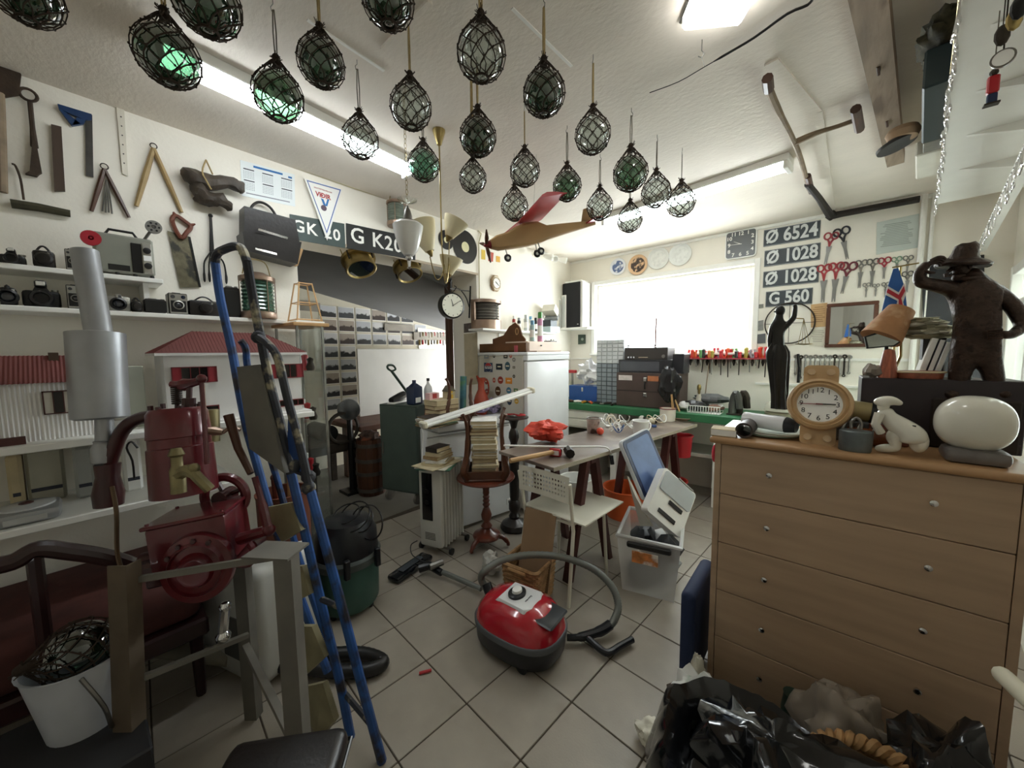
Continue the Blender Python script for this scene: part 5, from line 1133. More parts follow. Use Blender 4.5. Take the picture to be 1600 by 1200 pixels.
# chair
h_, L_ = .45, None
FR = PZ(948, 897, 0); FLt = PZ(869, 862, 0); ff = (FR - FLt).normalized(); FLt = FR - ff * .40; bk = V((0, 0, 1)).cross(ff); bk = bk if (bk.y < 0 or True) else bk
if (PZ(873, 950, 0) - FR).dot(bk) < 0: bk = -bk
BR, BL = FR + bk * .40, FLt + bk * .40
t = thing('white_metal_chair', 'white metal and plastic chair with a perforated backrest', 'chair', (FR + BL) / 2)
cream_m = mat('chair_white', 'e0dccb', .4, var=.04)
def lift(p, z): return V((p.x, p.y, z))
cm_ = (FR + BL) / 2
inn = lambda p, f: p.lerp(cm_, f)
zb = .78
for p in (FR, FLt): MB().tube([lift(p, 0), lift(inn(p, .10), .48)], .0115, 8).W('leg', cream_m, t)
for p in (BR, BL): MB().tube(SP([lift(p + bk * .05, 0), lift(inn(p, .06), .40), lift(inn(p, .06), .46), lift(inn(p, .02) + bk * .04, zb - .04)], 4), .0115, 8).W('leg', cream_m, t)
MB().tube([lift(inn(q_, .09), .475) for q_ in (FR, FLt, BL, BR)], .010, 6, closed=True).W('seat_frame', cream_m, t)
SM = fr(lift(cm_ + V((.045, .035, 0)), .50), ff, -bk)
mb = MB(SM); W2 = .235
def seatf(u, v): x = (u - .5) * 2; y = (v - .5) * 2; e = max(abs(x), abs(y)); return (x * W2, y * W2, .006 - .012 * (1 - min(1, max(0, (e - .72) / .18))))
mb.sheet(seatf, 24, 24, .008); mb.W('seat', cream_m, t)
bl_, br_ = lift(inn(BL, .03) + bk * .035, .56), lift(inn(BR, .03) + bk * .035, .56); BM = fr((bl_ + br_) / 2, (br_ - bl_), (0, 0, 1)); wb_ = (br_ - bl_).length
mb = MB(BM); NX, NZ = 17, 6; H_ = .16; cell = []
bx = lambda i, j: ((i / NX - .5) * wb_, H_ * j / NZ + .06, -.012 * cos((i / NX - .5) * PI) + .012)
vs = []; fs = []
rr_ = .30
for i in range(NX):
    for j in range(NZ):
        b0 = len(vs); cx, cy = (i + .5) / NX, (j + .5) / NZ
        hole = 1 <= i < NX - 1 and 1 <= j < NZ - 1
        cor = [(i, j), (i + .5, j), (i + 1, j), (i + 1, j + .5), (i + 1, j + 1), (i + .5, j + 1), (i, j + 1), (i, j + .5)]
        vs += [bx(*c_) for c_ in cor]
        if hole:
            for k in range(8): a = PI * 1.25 + k * PI / 4; vs.append(bx(i + .5 + rr_ * cos(a), j + .5 + rr_ * sin(a)))
            fs += [(b0 + k, b0 + (k + 1) % 8, b0 + 8 + (k + 1) % 8, b0 + 8 + k) for k in range(8)]
        else: fs.append(tuple(b0 + k for k in range(8)))
n_ = len(vs); mb.add(vs + [(a, b, c_ - .004) for a, b, c_ in vs], fs + [tuple(n_ + i for i in f[::-1]) for f in fs]); mb.W('backrest', cream_m, t, ang=60)
# things on the table
c = on_table(853, 690); mb = crumple(30, (.14, .10, .06), 4, .55, 1.7, c + V((0, 0, .05))); zmin = min(p_.z for p_ in mb.v); mb.v = [p_ - V((0, 0, zmin - TT)) for p_ in mb.v]
solo('red_cloth_bag', mb, mat('orange_red_cloth', 'e0503c', .55, var=.15, scale=10), 'crumpled orange red plastic bag on the near end of the table', 'bag', ang=22)
a, b = on_table(800, 716, .03), on_table(888, 706, .035)
t = thing('hammer', 'sledge hammer with a wooden handle across the table corner', 'hammer', (a + b) / 2)
MB().tube([PZ(797, 720, zt + .03), PZ(876, 704, zt + .03)], [.015, .017], 9).W('handle', wood_light, t); e = PZ(889, 706, zt + .032); d_ = (PZ(884, 700, zt + .03) - PZ(892, 712, zt + .03)).normalized()
MB().tube([e - d_ * .05, e + d_ * .05], [.03, .03], 8).W('head', mat('hammer_black', '26231f', .5, .5), t)
p_ = on_table(868, 713); t = thing('tape_measure', 'red and black tape measure on the hammer handle end', 'tape measure', p_ + V((0, 0, .0006)), .3); MB().box((-.04, -.022, 0), (.04, .022, .055), .012, seg=2).build('case', red_pl, t); MB().box((-.042, -.012, .008), (.042, .012, .058), .008).build('grip', black_pl, t); MB().box((-.028, -.0235, .012), (.028, -.0222, .042), .001).build('label_panel', mat('tm_white', 'd8c9c4', .5), t)
t = thing('grabber_rod', 'thin white bent rod lying over the table towards the blue lid', 'rod', on_table(880, 698, .02)); MB().tube(SP([on_table(787, 696, .09), on_table(870, 698, .06), on_table(938, 698, .03), on_table(952, 703, .01), on_table(955, 712, -.05)], 4), .006, 7).W('rod', white_pl, t); e = on_table(955, 712, -.05); MB().tube([e, e + V((.01, 0, -.06))], .014, 8).W('black_joint', black_pl, t)
def pail(label, nm, px, py, r, h, m, rim, z=None, cat='bucket', lid=None):
    c = PZ(px, py, z if z is not None else zt); t = thing(nm, label, cat, (c.x, c.y, (z if z is not None else zt) + .0006))
    MB().lathe([(r * .92, 0), (r, h), (r * .93, h), (r * .86, .006), (.001, .006)], 24).build('body', m, t)
    MB().ring((0, 0, h), r, .005, 24, 6).build('rim', rim, t)
    return t
pail('paint stained tin can standing on the table', 'paint_can', 927, 676, .055, .125, mat('stained_tin', 'b3a298', .5, .2, var=.4, scale=18, col2='4a3028', c2amt=.5, c2scale=14), steel, cat='can')
c = on_table(937, 678); t = thing('red_knob_ball', 'small orange red ball against the paint can', 'ball', c + V((.02, -.03, .0006))); MB().ball((0, 0, .03), .03, 16).build('ball', mat('orange_ball', 'd14e35', .4), t)
pail('white plastic tub with ribbed side in the middle of the cables', 'plastic_tub', 1001, 678, .065, .11, mat('tub_white', 'dfdedb', .4), white_pl, cat='tub')
pail('cream bucket with a dark red rim at the far end of the table', 'small_bucket', 1043, 657, .075, .12, mat('cream_bucket', 'e6dfd2', .45), mat('maroon', '6b1f24', .4), z=zt)
t = thing('bamboo_sticks', 'two thin wooden sticks standing by the cream bucket', 'sticks', on_table(1053, 660)); 
for k in range(2): MB().tube([on_table(1052 + k * 3, 658), on_table(1052 + k * 3, 658) + V((-.03 - .01 * k, .01, .26))], .005, 5).W('stick', wood_light, t)
random.seed(5)
t = thing('cable_heap', 'tangle of white cables and plugs heaped on the table', 'cables', on_table(972, 664))
for k in range(13):
    c = on_table(ru(950, 1035), ru(655, 680)); r_ = ru(.04, .08); ti = ru(-.5, .5)
    pts = [c + V((r_ * cos(a), r_ * .8 * sin(a), .012 + .03 * (1 + sin(a * 2 + k)) + k * .002)) for a in [i * .5 for i in range(random.randint(10, 18))]]
    MB().tube(SP(pts, 2), .0042, 5).W('cable', [white_pl, white_pl, mat('cable_cream', 'd9c9ad', .5), mat('cable_blue', '2d4a80', .4)][k % 4 if k % 4 < 3 or k == 7 else 0], t)
for k in range(5): c = on_table(950 + k * 18, 668 + 5 * (k % 2)); MB(RZ(k, c)).box((-.02, -.014, .002), (.02, .014, .024), .005).W('plug', [white_pl, mat('cable_blue', '2d4a80', .4)][k % 3 == 1], t)
for (px, py, s_, m, lab) in ((1003, 646, (.03, .03, .028), mat('bw_ball', 'cfccc4', .4), 'small white round hair dryer head behind the tub'), (1020, 650, (.045, .035, .028), mat('ivory', 'e6dfc6', .4), 'ivory oval plastic case behind the cables')):
    c = on_table(px, py + 12); t = thing('plastic_case', lab, 'case', c + V((0, 0, .0006))); MB().ball((0, 0, s_[2]), s_, 14).build('shell', m, t); MB().ball((s_[0] * .6, 0, s_[2]), (s_[0] * .45, s_[1] * .8, s_[2] * .8), 10).build('dark_end', black_pl, t)
c = on_table(1065, 657); t = thing('wooden_dish', 'shallow oval wooden dish at the far table end', 'dish', c + V((0, 0, .0006))); MB(MDg((1.6, 1, 1, 1))).lathe([(.03, 0), (.055, .025), (.05, .027), (.02, .008), (.001, .008)], 20).build('bowl', wood_old, t)

# ================================================================ under the table
def tub(label, nm, c, r, h, m, rim=None, taper=.85, cat='bucket', handle=None):
    t = thing(nm, label, cat, c); MB().lathe([(r * taper, 0), (r, h), (r * .95, h), (r * taper * .93, .01), (.001, .01)], 28).build('body', m, t); MB().ring((0, 0, h), r * 1.01, .008, 28, 6).build('rim', rim or m, t)
    if handle: MB().tube(SP([(r, 0, h), (r * .7, -r * .7, h * .75), (0, -r * 1.15, h * .6), (-r * .7, -r * .7, h * .75), (-r, 0, h)], 4), .003, 5).build('handle', steel, t)
    return t
tub('white paint bucket with a red printed band under the table', 'paint_bucket', (-1.72, 2.95, 0), .15, .34, white_pl, handle=1)
tub('orange plastic tub with a dark red base under the table', 'orange_tub', (-1.35, 3.2, 0), .2, .26, mat('orange_pl', 'd9602c', .4), cat='tub')
c = V((-1.02, 3.72, 0))
tub('stack of red bucket under the bench shelf', 'red_bucket', (-1.02, 3.7, .50), .1, .2, red_pl)
tub('lower red bucket standing on the floor under the bench shelf', 'red_bucket', (-1.05, 3.55, 0), .13, .3, mat('red_orange', 'c5362c', .4))
# clear storage bin with stuff
cb = [PZ(972, 920, 0), PZ(1053, 942, 0)]; ex = (cb[1] - cb[0]).normalized(); ey = V((0, 0, 1)).cross(ex); wB = (cb[1] - cb[0]).length; dB = .40; hB = .36
t = thing('clear_storage_bin', 'tall clear plastic storage bin with black handles', 'storage box', cb[0] + ex * wB / 2 + ey * dB / 2); BMx = fr(cb[0], ex, ey)
clr = mat('clear_bin', 'f0f2f2', .3, var=.03, alpha=.45); fl_ = .03
def shell(mb, w, d, h, f, th=.004):
    o = [(0, 0), (w, 0), (w, d), (0, d)]; c_ = (w / 2, d / 2)
    ex_ = lambda p, k: (p[0] + (k if p[0] > c_[0] else -k), p[1] + (k if p[1] > c_[1] else -k))
    A_ = [(*p, 0) for p in o]; B_ = [(*ex_(p, f), h) for p in o]; return mb.add(A_ + B_, [(3, 2, 1, 0)] + [(i, (i + 1) % 4, 4 + (i + 1) % 4, 4 + i) for i in range(4)])
mb = MB(BMx); shell(mb, wB, dB, hB, fl_); mb.W('body', clr, t)
rimp = [(-fl_, -fl_, hB), (wB + fl_, -fl_, hB), (wB + fl_, dB + fl_, hB), (-fl_, dB + fl_, hB)]
MB(BMx).tube(rimp, .014, 6, closed=True).W('rim', mat('bin_rim', 'e4e6e4', .3, alpha=.8, var=0), t)
MB(BMx).box((.03, -fl_ - .018, hB - .055), (wB - .02, -fl_ + .005, hB - .018), .008).W('handle', black_pl, t)
a = MB(BMx).box((.06, -.026, hB * .58), (.21, -.018, hB * .78)); a.W('paper_label', mat('label_orange', 'd98a4c', .6, var=.5, scale=18, col2='e8e2da', c2amt=.5, c2scale=10), t)
for k, (x, y, z, s_, m) in enumerate(((.12, .15, .08, (.1, .1, .07), mat('misc_dark', '2c2f33', .5, var=.3)), (.24, .25, .1, (.08, .1, .09), mat('misc_grey', '9aa0a2', .5, var=.2)), (.16, .3, .2, (.12, .09, .08), mat('misc_white', 'd5d6d4', .5, var=.1)), (.25, .14, .25, (.08, .08, .09), mat('misc_dark', '2c2f33')), (.1, .2, .28, (.07, .1, .06), mat('misc_dark', '2c2f33')))):
    mb = crumple(14, s_, k * 7, .4, 2, (x, y, z)); mb.M = BMx; mb.v = [BMx @ V(p_) for p_ in mb.v]; solo('packed_item', mb, m, ['dark lump at the bottom left inside the clear bin', 'grey lump at the bottom right inside the clear bin', 'pale lump in the middle of the clear bin', 'dark lump near the top right inside the clear bin', 'dark lump near the top left inside the clear bin'][k], 'oddment', group='oddments inside the clear storage bin')
# blue lid standing up
lq = [PD(984, 690, 2.5), PD(1018, 672, 2.65), PD(1035, 757, 2.55), PD(1003, 778, 2.4)]
u_ = (lq[1] - lq[0]); v_ = (lq[0] - lq[3]); LM = fr((lq[0] + lq[1] + lq[2] + lq[3]) / 4, u_, v_); lw, lh = (u_.length + (lq[2] - lq[3]).length) / 2 / 2 + .03, (v_.length + (lq[1] - lq[2]).length) / 2 / 2 + .02
t = thing('blue_lidded_box', 'upright white box lid with a deep blue inside', 'box lid', LM.translation)
nb = mat('lid_blue', '24427a', .35, var=.2, scale=4)
rr = lambda w, h, r: sum([arcpts((sx * (w - r), sy * (h - r)), r, a0, a0 + PI / 2, 4) for sx, sy, a0 in ((1, 1, 0), (-1, 1, PI / 2), (-1, -1, PI), (1, -1, 3 * PI / 2))], [])
MB(LM).prism(rr(lw, lh, .03), -.028, -.0).W('lid_shell', mat('lid_grey', 'd6dadf', .35), t); MB(LM).prism(rr(lw * .96, lh * .96, .028), 0.0, .004).W('navy_rim', mat('navy_pl', '16254f', .35), t)
MB(LM).prism(rr(lw * .80, lh * .85, .02), .004, .006).W('blue_panel', mat('lid_panel', '5a73a6', .35, var=.35, scale=5), t)
# white case with black handles tipped in the bin
cq_ = [PD(1000, 780, 2.3), PD(1050, 742, 2.45), PD(1098, 785, 2.5), PD(1052, 834, 2.3)]
u_ = (cq_[2] - cq_[1]).normalized(); v_ = (cq_[1] - cq_[0]).normalized(); CM = fr(sum(cq_, V()) / 4 - V((0, 0, .0)), u_, v_); cw, chh = .13, .115
cw = (cq_[2] - cq_[1]).length / 2; chh = (cq_[1] - cq_[0]).length / 2
t = thing('white_carry_case', 'white plastic organiser case with black handles tipped on the bin', 'case', CM.translation)
MB(CM).prism(rr(cw, chh, .02), -.06, .0).W('case', white_pl, t); MB(CM).prism(rr(cw * .9, chh * .42, .015), 0, .012, M=T(0, chh * .5, 0)).W('clear_lid', mat('clear_lid', 'cfd6da', .15, alpha=.7), t)
MB(CM).box((-cw * .55, -chh * .75, .001), (cw * .45, -chh * .58, .009), .003).W('handle', black_pl, t); MB(CM).box((-cw * .2, -chh * .2, .001), (cw * .6, -chh * .02, .009), .003).W('handle', black_pl, t); MB(CM).tube([(-cw * .2, chh * .98, .01), (cw * .7, chh * .98, .01)], .006, 6).W('hinge_bar', steel, t)
t = thing('clear_box_lid', 'pale translucent box lid wedged upright in the bin', 'box lid', PD(988, 800, 2.35)); a_, b_, c_, d_ = PD(980, 745, 2.45), PD(994, 778, 2.35), PD(1018, 822, 2.35), PD(1000, 822, 2.45); mb = MB(); mb.hull([p_ + o_ for p_ in (a_, b_, c_, d_) for o_ in (V((0, 0, 0)), V((.004, .012, .0)))]); mb.W('lid', mat('clear_lid2', 'd5d3c6', .35, alpha=.75), t)
# wicker basket with boards
c = PZ(827, 928, 0); h = .23; bw = .125; t = thing('wicker_basket', 'square wicker basket with a wooden hand grip', 'basket', c, .1)
wk = mat('wicker', 'b08a5e', .7, var=.35, scale=30)
mb = MB()
for j in range(17):
    z = .01 + j * h / 17; w_ = bw * (.88 + .12 * z / h); pts = []
    base = rr(w_, w_, .03)
    for i, (x, y) in enumerate(base): pts.append((x * (1 + .02 * (-1) ** (i + j)), y * (1 + .02 * (-1) ** (i + j)), z))
    mb.tube(pts, .0085, 5, closed=True)
mb.build('woven_strands', wk, t, kind='stuff')
for i, (x, y) in enumerate(rr(bw, bw, .03)): MB().tube([(x * .87, y * .87, 0), (x * .99, y * .99, h)], .004, 4).build('upright_cane', wk, t)
MB().tube([(x, y, h) for x, y in rr(bw * 1.02, bw * 1.02, .03)], .012, 6, closed=True).build('braided_rim', wk, t); MB().tube([(-.06, -bw - .01, h - .015), (.06, -bw - .01, h - .015)], .012, 8).build('hand_grip', wood_light, t)
solo('cardboard_sheet', MB(fr(c + V((-.08, -.02, .06)), (.9, .1, 0), (-.12, .25, 1))).box((0, 0, 0), (.22, .46, .008)), mat('kraft_board', '94785a', .8, var=.12, scale=4), 'large piece of brown cardboard standing in the wicker basket', 'cardboard')
solo('cardboard_sheet', MB(fr(c + V((-.10, .03, .06)), (.9, .2, 0), (-.05, .2, 1))).box((0, 0, 0), (.17, .42, .006)), mat('kraft_dark', '6d5540', .8, var=.12, scale=4), 'darker brown board behind the large one in the basket', 'cardboard')
mb = crumple(16, (.07, .06, .06), 33, .6, 2, (-1.68, 1.75, .06)); zmin = min(p_.z for p_ in mb.v); mb.v = [p_ - V((0, 0, zmin - .001)) for p_ in mb.v]; solo('plastic_bag', mb, mat('bag_clear', 'cfcec6', .3, alpha=.8, var=.1), 'crumpled pale plastic bag on the floor beside the basket', 'bag', ang=25)
# ================================================================ WINDOW WALL
def Wp(x, y, off=0.0): return PY(x, y, WY - off)
def Wthing(name, label, cat, px, group=None): p = Wp(*px); return thing(name, label, cat, (p.x, WY, p.z), 0, group)
def wprism(t, nm, pts, t0, t1, m): mb = MB(); wall_prism(mb, 'W', pts, t0, t1); return mb.W(nm, m, t)
slate = mat('slate_blue_plate', '3a4146', .5, var=.15, scale=10)
for q, s_, lab in (([(1194, 358), (1281, 346), (1281, 372), (1195, 386)], 'Ø 6524', 'dark number plate reading Ø 6524, topmost of the four'), ([(1195, 391), (1281, 380), (1281, 405), (1196, 418)], 'Ø 1028', 'dark number plate reading Ø 1028 directly under Ø 6524'), ([(1193, 425), (1279, 414), (1279, 440), (1194, 451)], 'Ø 1028', 'lower of the two dark plates reading Ø 1028'), ([(1197, 457), (1270, 448), (1269, 473), (1198, 482)], 'G 560', 'dark number plate reading G 560, lowest of the four')):
    t = Wthing('number_plate', lab, 'number plate', q[0], 'number plates right of the window'); P_ = pxW(q); x0, x1 = min(p[0] for p in P_), max(p[0] for p in P_); z0, z1 = (P_[2][1] + P_[3][1]) / 2, (P_[0][1] + P_[1][1]) / 2
    MB(WW(0, 0)).box((x0, z0, .002), (x1, z1, .008), .004).W('plate', slate, t); MB(WW(0, 0)).tube([(x0 + .004, z0 + .004, .008), (x1 - .004, z0 + .004, .008), (x1 - .004, z1 - .004, .008), (x0 + .004, z1 - .004, .008)], .0025, 4, closed=True).W('edge_line', mat('plate_grey', 'b9bdbd', .4), t)
    text(t, s_, (z1 - z0) * 1.05, wm(t).inverted() @ WW((x0 + x1) / 2, (z0 + z1) / 2) @ T(0, 0, .0085), mat('plate_letter', 'd9dcda', .4), .0012, bold=.0042, sx=(x1 - x0) * .90 / ((z1 - z0) * 1.05 * (3.0 if len(s_) > 5 else 2.62)), spacing=1.0)
# square clock
q = [(1135, 364), (1184, 357), (1183, 400), (1136, 407)]; P_ = pxW(q); x0, x1 = P_[0][0], P_[1][0]; z0, z1 = (P_[2][1] + P_[3][1]) / 2, (P_[0][1] + P_[1][1]) / 2
t = Wthing('wall_clock', 'square grey wall clock with white numerals above the window corner', 'clock', (1160, 382)); CMt = WW((x0 + x1) / 2, (z0 + z1) / 2); hw, hh = (x1 - x0) / 2, (z1 - z0) / 2
MB(CMt).prism(rr(hw, hh, .03), .001, .03).W('white_case', white_pl, t); MB(CMt).prism(rr(hw * .93, hh * .93, .022), .03, .033).W('dial', mat('clock_dial_grey', '5d6062', .25, var=.05), t)
for k in range(1, 13):
    a = PI / 2 - k * PI / 6; text(t, str(k), .05, wm(t).inverted() @ CMt @ T(hw * .74 * max(-1, min(1, 1.25 * cos(a))), hh * .74 * max(-1, min(1, 1.25 * sin(a))), .0335), paper_w, .0006, name='numeral', bold=.001)
hands(t, wm(t).inverted() @ CMt, hw, .036, 5.2, 4.75, paper_w, .003)
# plates above the window
for (x, y, r_, m1, m2, lab) in ((966, 417, 12.5, 'e2e4e8', '5a6d96', 'blue and white decorative plate, leftmost above the window'), (997, 414, 15, 'd9b48d', '3a2a22', 'black and tan decorative plate above the window'), (1029, 404, 16, 'dedfda', 'dedfda', 'plain white plate right of the tan plate'), (1063, 398, 16.5, 'dfe1dd', 'dfe1dd', 'plain white plate nearest the square clock')):
    p_ = Wp(x, y); R_ = r_ * depth(p_) / F_PX * 1.03; t = thing('wall_plate', lab, 'plate', (p_.x, WY - .002, p_.z), 0, 'plates hung above the window'); M_ = fr((0, 0, 0), (1, 0, 0), (0, 0, 1))
    MB(M_).lathe([(R_ * .6, 0), (R_, .012), (R_ * .99, .016), (R_ * .7, .007), (.001, .006)], 36).build('plate', mat('china_' + m1, m1, .2, var=.04), t); MB(M_).lathe([(R_ * .72, .0085), (.001, .0068)], 30).build('painted_scene', mat('scene_' + m2, m2, .3, var=.2, scale=30, col2=m1, c2amt=.5, c2scale=26), t)
# scissors
def scissors(label, hx, hy, tx, ty, col, rs=1.0, open_=.10, row='main'):
    a, b = Wp(hx, hy), Wp(tx, ty); d = (b - a); L = d.length * 1.16; M_ = fr((a.x, WY - .006, a.z), V((d.z, 0, -d.x)), -d)     # y up along handle
    t = thing('scissors', label, 'scissors', (a.x, WY, a.z), 0, 'scissors hung on the wall'); hm = mat('sc_' + col, col, .4, .8 if col in ('8c8a84', '77756f') else 0, var=.1); bl = mat('sc_blade', '9a9a96', .3, .9, var=.15)
    for s_ in (-1, 1):
        R_ = L * .085 * rs; mb = MB(M_); mb.ring((s_ * R_ * 1.12, 0, s_ * .001), R_, R_ * .30, 16, 6, ry=R_ * 1.25); mb.tube([(s_ * R_ * 1.0, -R_ * 1.1, 0), (s_ * R_ * .35, -R_ * 2.2, 0), (0, -L * .38, 0)], [R_ * .32, R_ * .34, R_ * .25], 6); mb.W('handle', hm, t)
        mb = MB(M_); w = L * .065; ex_ = -s_ * L * open_ * .3; mb.prism([(s_ * w * .3 - w, -L * .36), (s_ * w * .3 + w, -L * .36), (ex_ + w * .3, -L), (ex_ - w * .1, -L)], s_ * .0015 - .0012, s_ * .0015 + .0012); mb.W('blade', bl, t)
    MB(M_).cyl((0, -L * .4, -.004), (0, -L * .4, .005), L * .014, n=8).W('pivot_screw', steel, t)
    return t
SC = [(1299, 369, 1291, 407, '9c3a40', 1.1, 'large red handled shears left of the black ones in the top pair'), (1315, 362, 1323, 399, '1d1f26', 1.2, 'large black handled shears in the top pair'),
 (1288, 419, 1286, 465, 'a8383c', .9, 'long red handled scissors, first in the scissors row'), (1307, 416, 1303, 464, '9e353c', .9, 'long red handled scissors, second in the scissors row'), (1326, 416, 1317, 453, '6f2a36', 1.3, 'dark red pinking shears, third in the scissors row'), (1346, 411, 1343, 445, '8c8a84', 1.0, 'steel scissors just right of the dark red pinking shears'), (1364, 409, 1362, 443, '77756f', 1.0, 'old steel tailor scissors with dark blades mid row'), (1382, 407, 1381, 432, 'a02a38', 1.4, 'short red scissors with wide handles left of the green'), (1401, 405, 1402, 423, '86a088', 1.5, 'small green scissors above the flag top'), (1419, 403, 1417, 425, '8c8a84', 1.2, 'steel scissors at the right end of the row'), (1418, 428, 1417, 453, '77756f', 1.2, 'steel scissors hung below the right end of the row'),
 (1354, 445, 1353, 462, '8c8a84', 1.2, 'little steel scissors, left of the small three'), (1369, 446, 1368, 461, '8c8a84', 1.2, 'little steel scissors, middle of the small three'), (1384, 444, 1383, 462, '8c8a84', 1.2, 'little steel scissors beside the flag, right of the small three')]
for hx, hy, tx, ty, c_, rs, lab in SC: scissors(lab, hx, hy, tx, ty, c_, rs)
# notice, certificates, hook
def notice(label, quad, m, lines, nm='framed_notice', cat='notice', fm=None):
    t = Wthing(nm, label, cat, quad[0]); wprism(t, 'sheet', quad, .002, .006, m)
    P_ = pxW(quad); mb = MB(WW(0, 0)); x0, x1 = P_[0][0], P_[1][0]; z0, z1 = (P_[2][1] + P_[3][1]) / 2, (P_[0][1] + P_[1][1]) / 2
    for k in range(lines): w_ = (x1 - x0) * ru(.25, .4); zc_ = z1 - (z1 - z0) * (.15 + .7 * k / lines); mb.box(((x0 + x1) / 2 - w_, zc_ - .003, .0061), ((x0 + x1) / 2 + w_, zc_ + .003, .0066))
    mb.W('text_lines', mat('faint_ink', '9aa29c', .7) if fm is None else fm, t, kind='stuff'); return t
notice('pale grey glazed notice under the dark drain pipe', [(1370, 348), (1436, 334), (1434, 387), (1369, 398)], mat('notice_grey', 'c3cbc5', .3, var=.06), 14)
notice('yellowed certificate left of the mirror, upper of two', [(1267, 476), (1293, 473), (1292, 510), (1267, 512)], mat('cert_tan', 'cba678', .7, var=.12), 8, 'certificate', 'certificate', mat('cert_ink', '8f6a44', .7))
notice('pale certificate left of the mirror, lower of two', [(1266, 514), (1291, 512), (1290, 540), (1265, 541)], mat('cert_pale', 'ddd8c8', .7, var=.08), 7, 'certificate', 'certificate', mat('cert_ink2', 'a39d90', .7))
# mirror
t = Wthing('wall_mirror', 'brown framed mirror on the wall beside the flag', 'mirror', (1333, 505)); q = [(1292, 478), (1374, 467), (1373, 541), (1290, 543)]; P_ = pxW(q); x0, x1, z0, z1 = P_[0][0], P_[1][0], P_[3][1], (P_[0][1] + P_[1][1]) / 2
MB(WW(0, 0)).box((x0, z0, .012), (x1, z1, .014)).W('mirror_glass', mat('mirror', 'e4e8e6', .02, 1.0, var=0), t); fm = mat('mirror_frame', '5a3422', .4, var=.3)
for a, b in (((x0, z0), (x1, z0 + .03)), ((x0, z1 - .03), (x1, z1)), ((x0, z0 + .03), (x0 + .03, z1 - .03)), ((x1 - .03, z0 + .03), (x1, z1 - .03))): MB(WW(0, 0)).box((a[0], a[1], .001), (b[0], b[1], .028), .005).W('frame_rail', fm, t)
# hoop with small things left of the mirror
p_ = Wp(1233, 505, .02); t = thing('wire_hoop', 'thin dark hoop hung on the wall behind the lady statue', 'hoop', p_); MB(WW(0, 0, 0)).ring((0, 0, 0), .19, .006, 40, 6).build('hoop', dark_iron, t); MB(WW(0, 0, 0)).tube([(0, -.19, 0), (0, .19, 0)], .003, 4).tube([(-.19, 0, 0), (.19, 0, 0)], .003, 4).build('cross_wires', dark_iron, t)
for q, m, lab in (([(1183, 502), (1193, 500), (1193, 516), (1183, 517)], mat('oval_grey', '8b8c88', .5, var=.3, scale=30), 'small grey picture card between window and hoop'), ([(1181, 523), (1196, 521), (1196, 536), (1181, 537)], mat('grey_card', '5c6064', .6), 'dark grey square card below the picture card'), ([(1184, 476), (1193, 475), (1193, 481), (1184, 482)], mat('clip_grey', '77786f', .5), 'tiny metal clip plate right of the window')):
    mb = MB(); wall_prism(mb, 'W', q, .001, .006); solo('wall_card', mb, m, lab, 'card')
t = thing('thermostat', 'small dark green box with a round dial under the speaker shelf', 'thermostat', Wp(910, 530)); wprism(t, 'box', [(905, 523), (915, 523), (915, 537), (905, 538)], .001, .03, mat('dark_green_box', '39483c', .5)); c = Wp(910, 530, .03)
MB(WW(c.x, c.z)).cyl((0, 0, .03), (0, 0, .036), .018, n=16).W('dial', mat('dial_pale', '8f9a8c', .5), t)
# pipe at the right end of the window wall
struct('trim_11', MB().cyl((Wp(1437, 400).x, WY - .03, 0), (Wp(1437, 400).x, WY - .03, CZ), .018, n=10).cyl((Wp(1437, 400).x + .05, WY - .02, 0), (Wp(1437, 400).x + .05, WY - .02, CZ), .012, n=8), white)
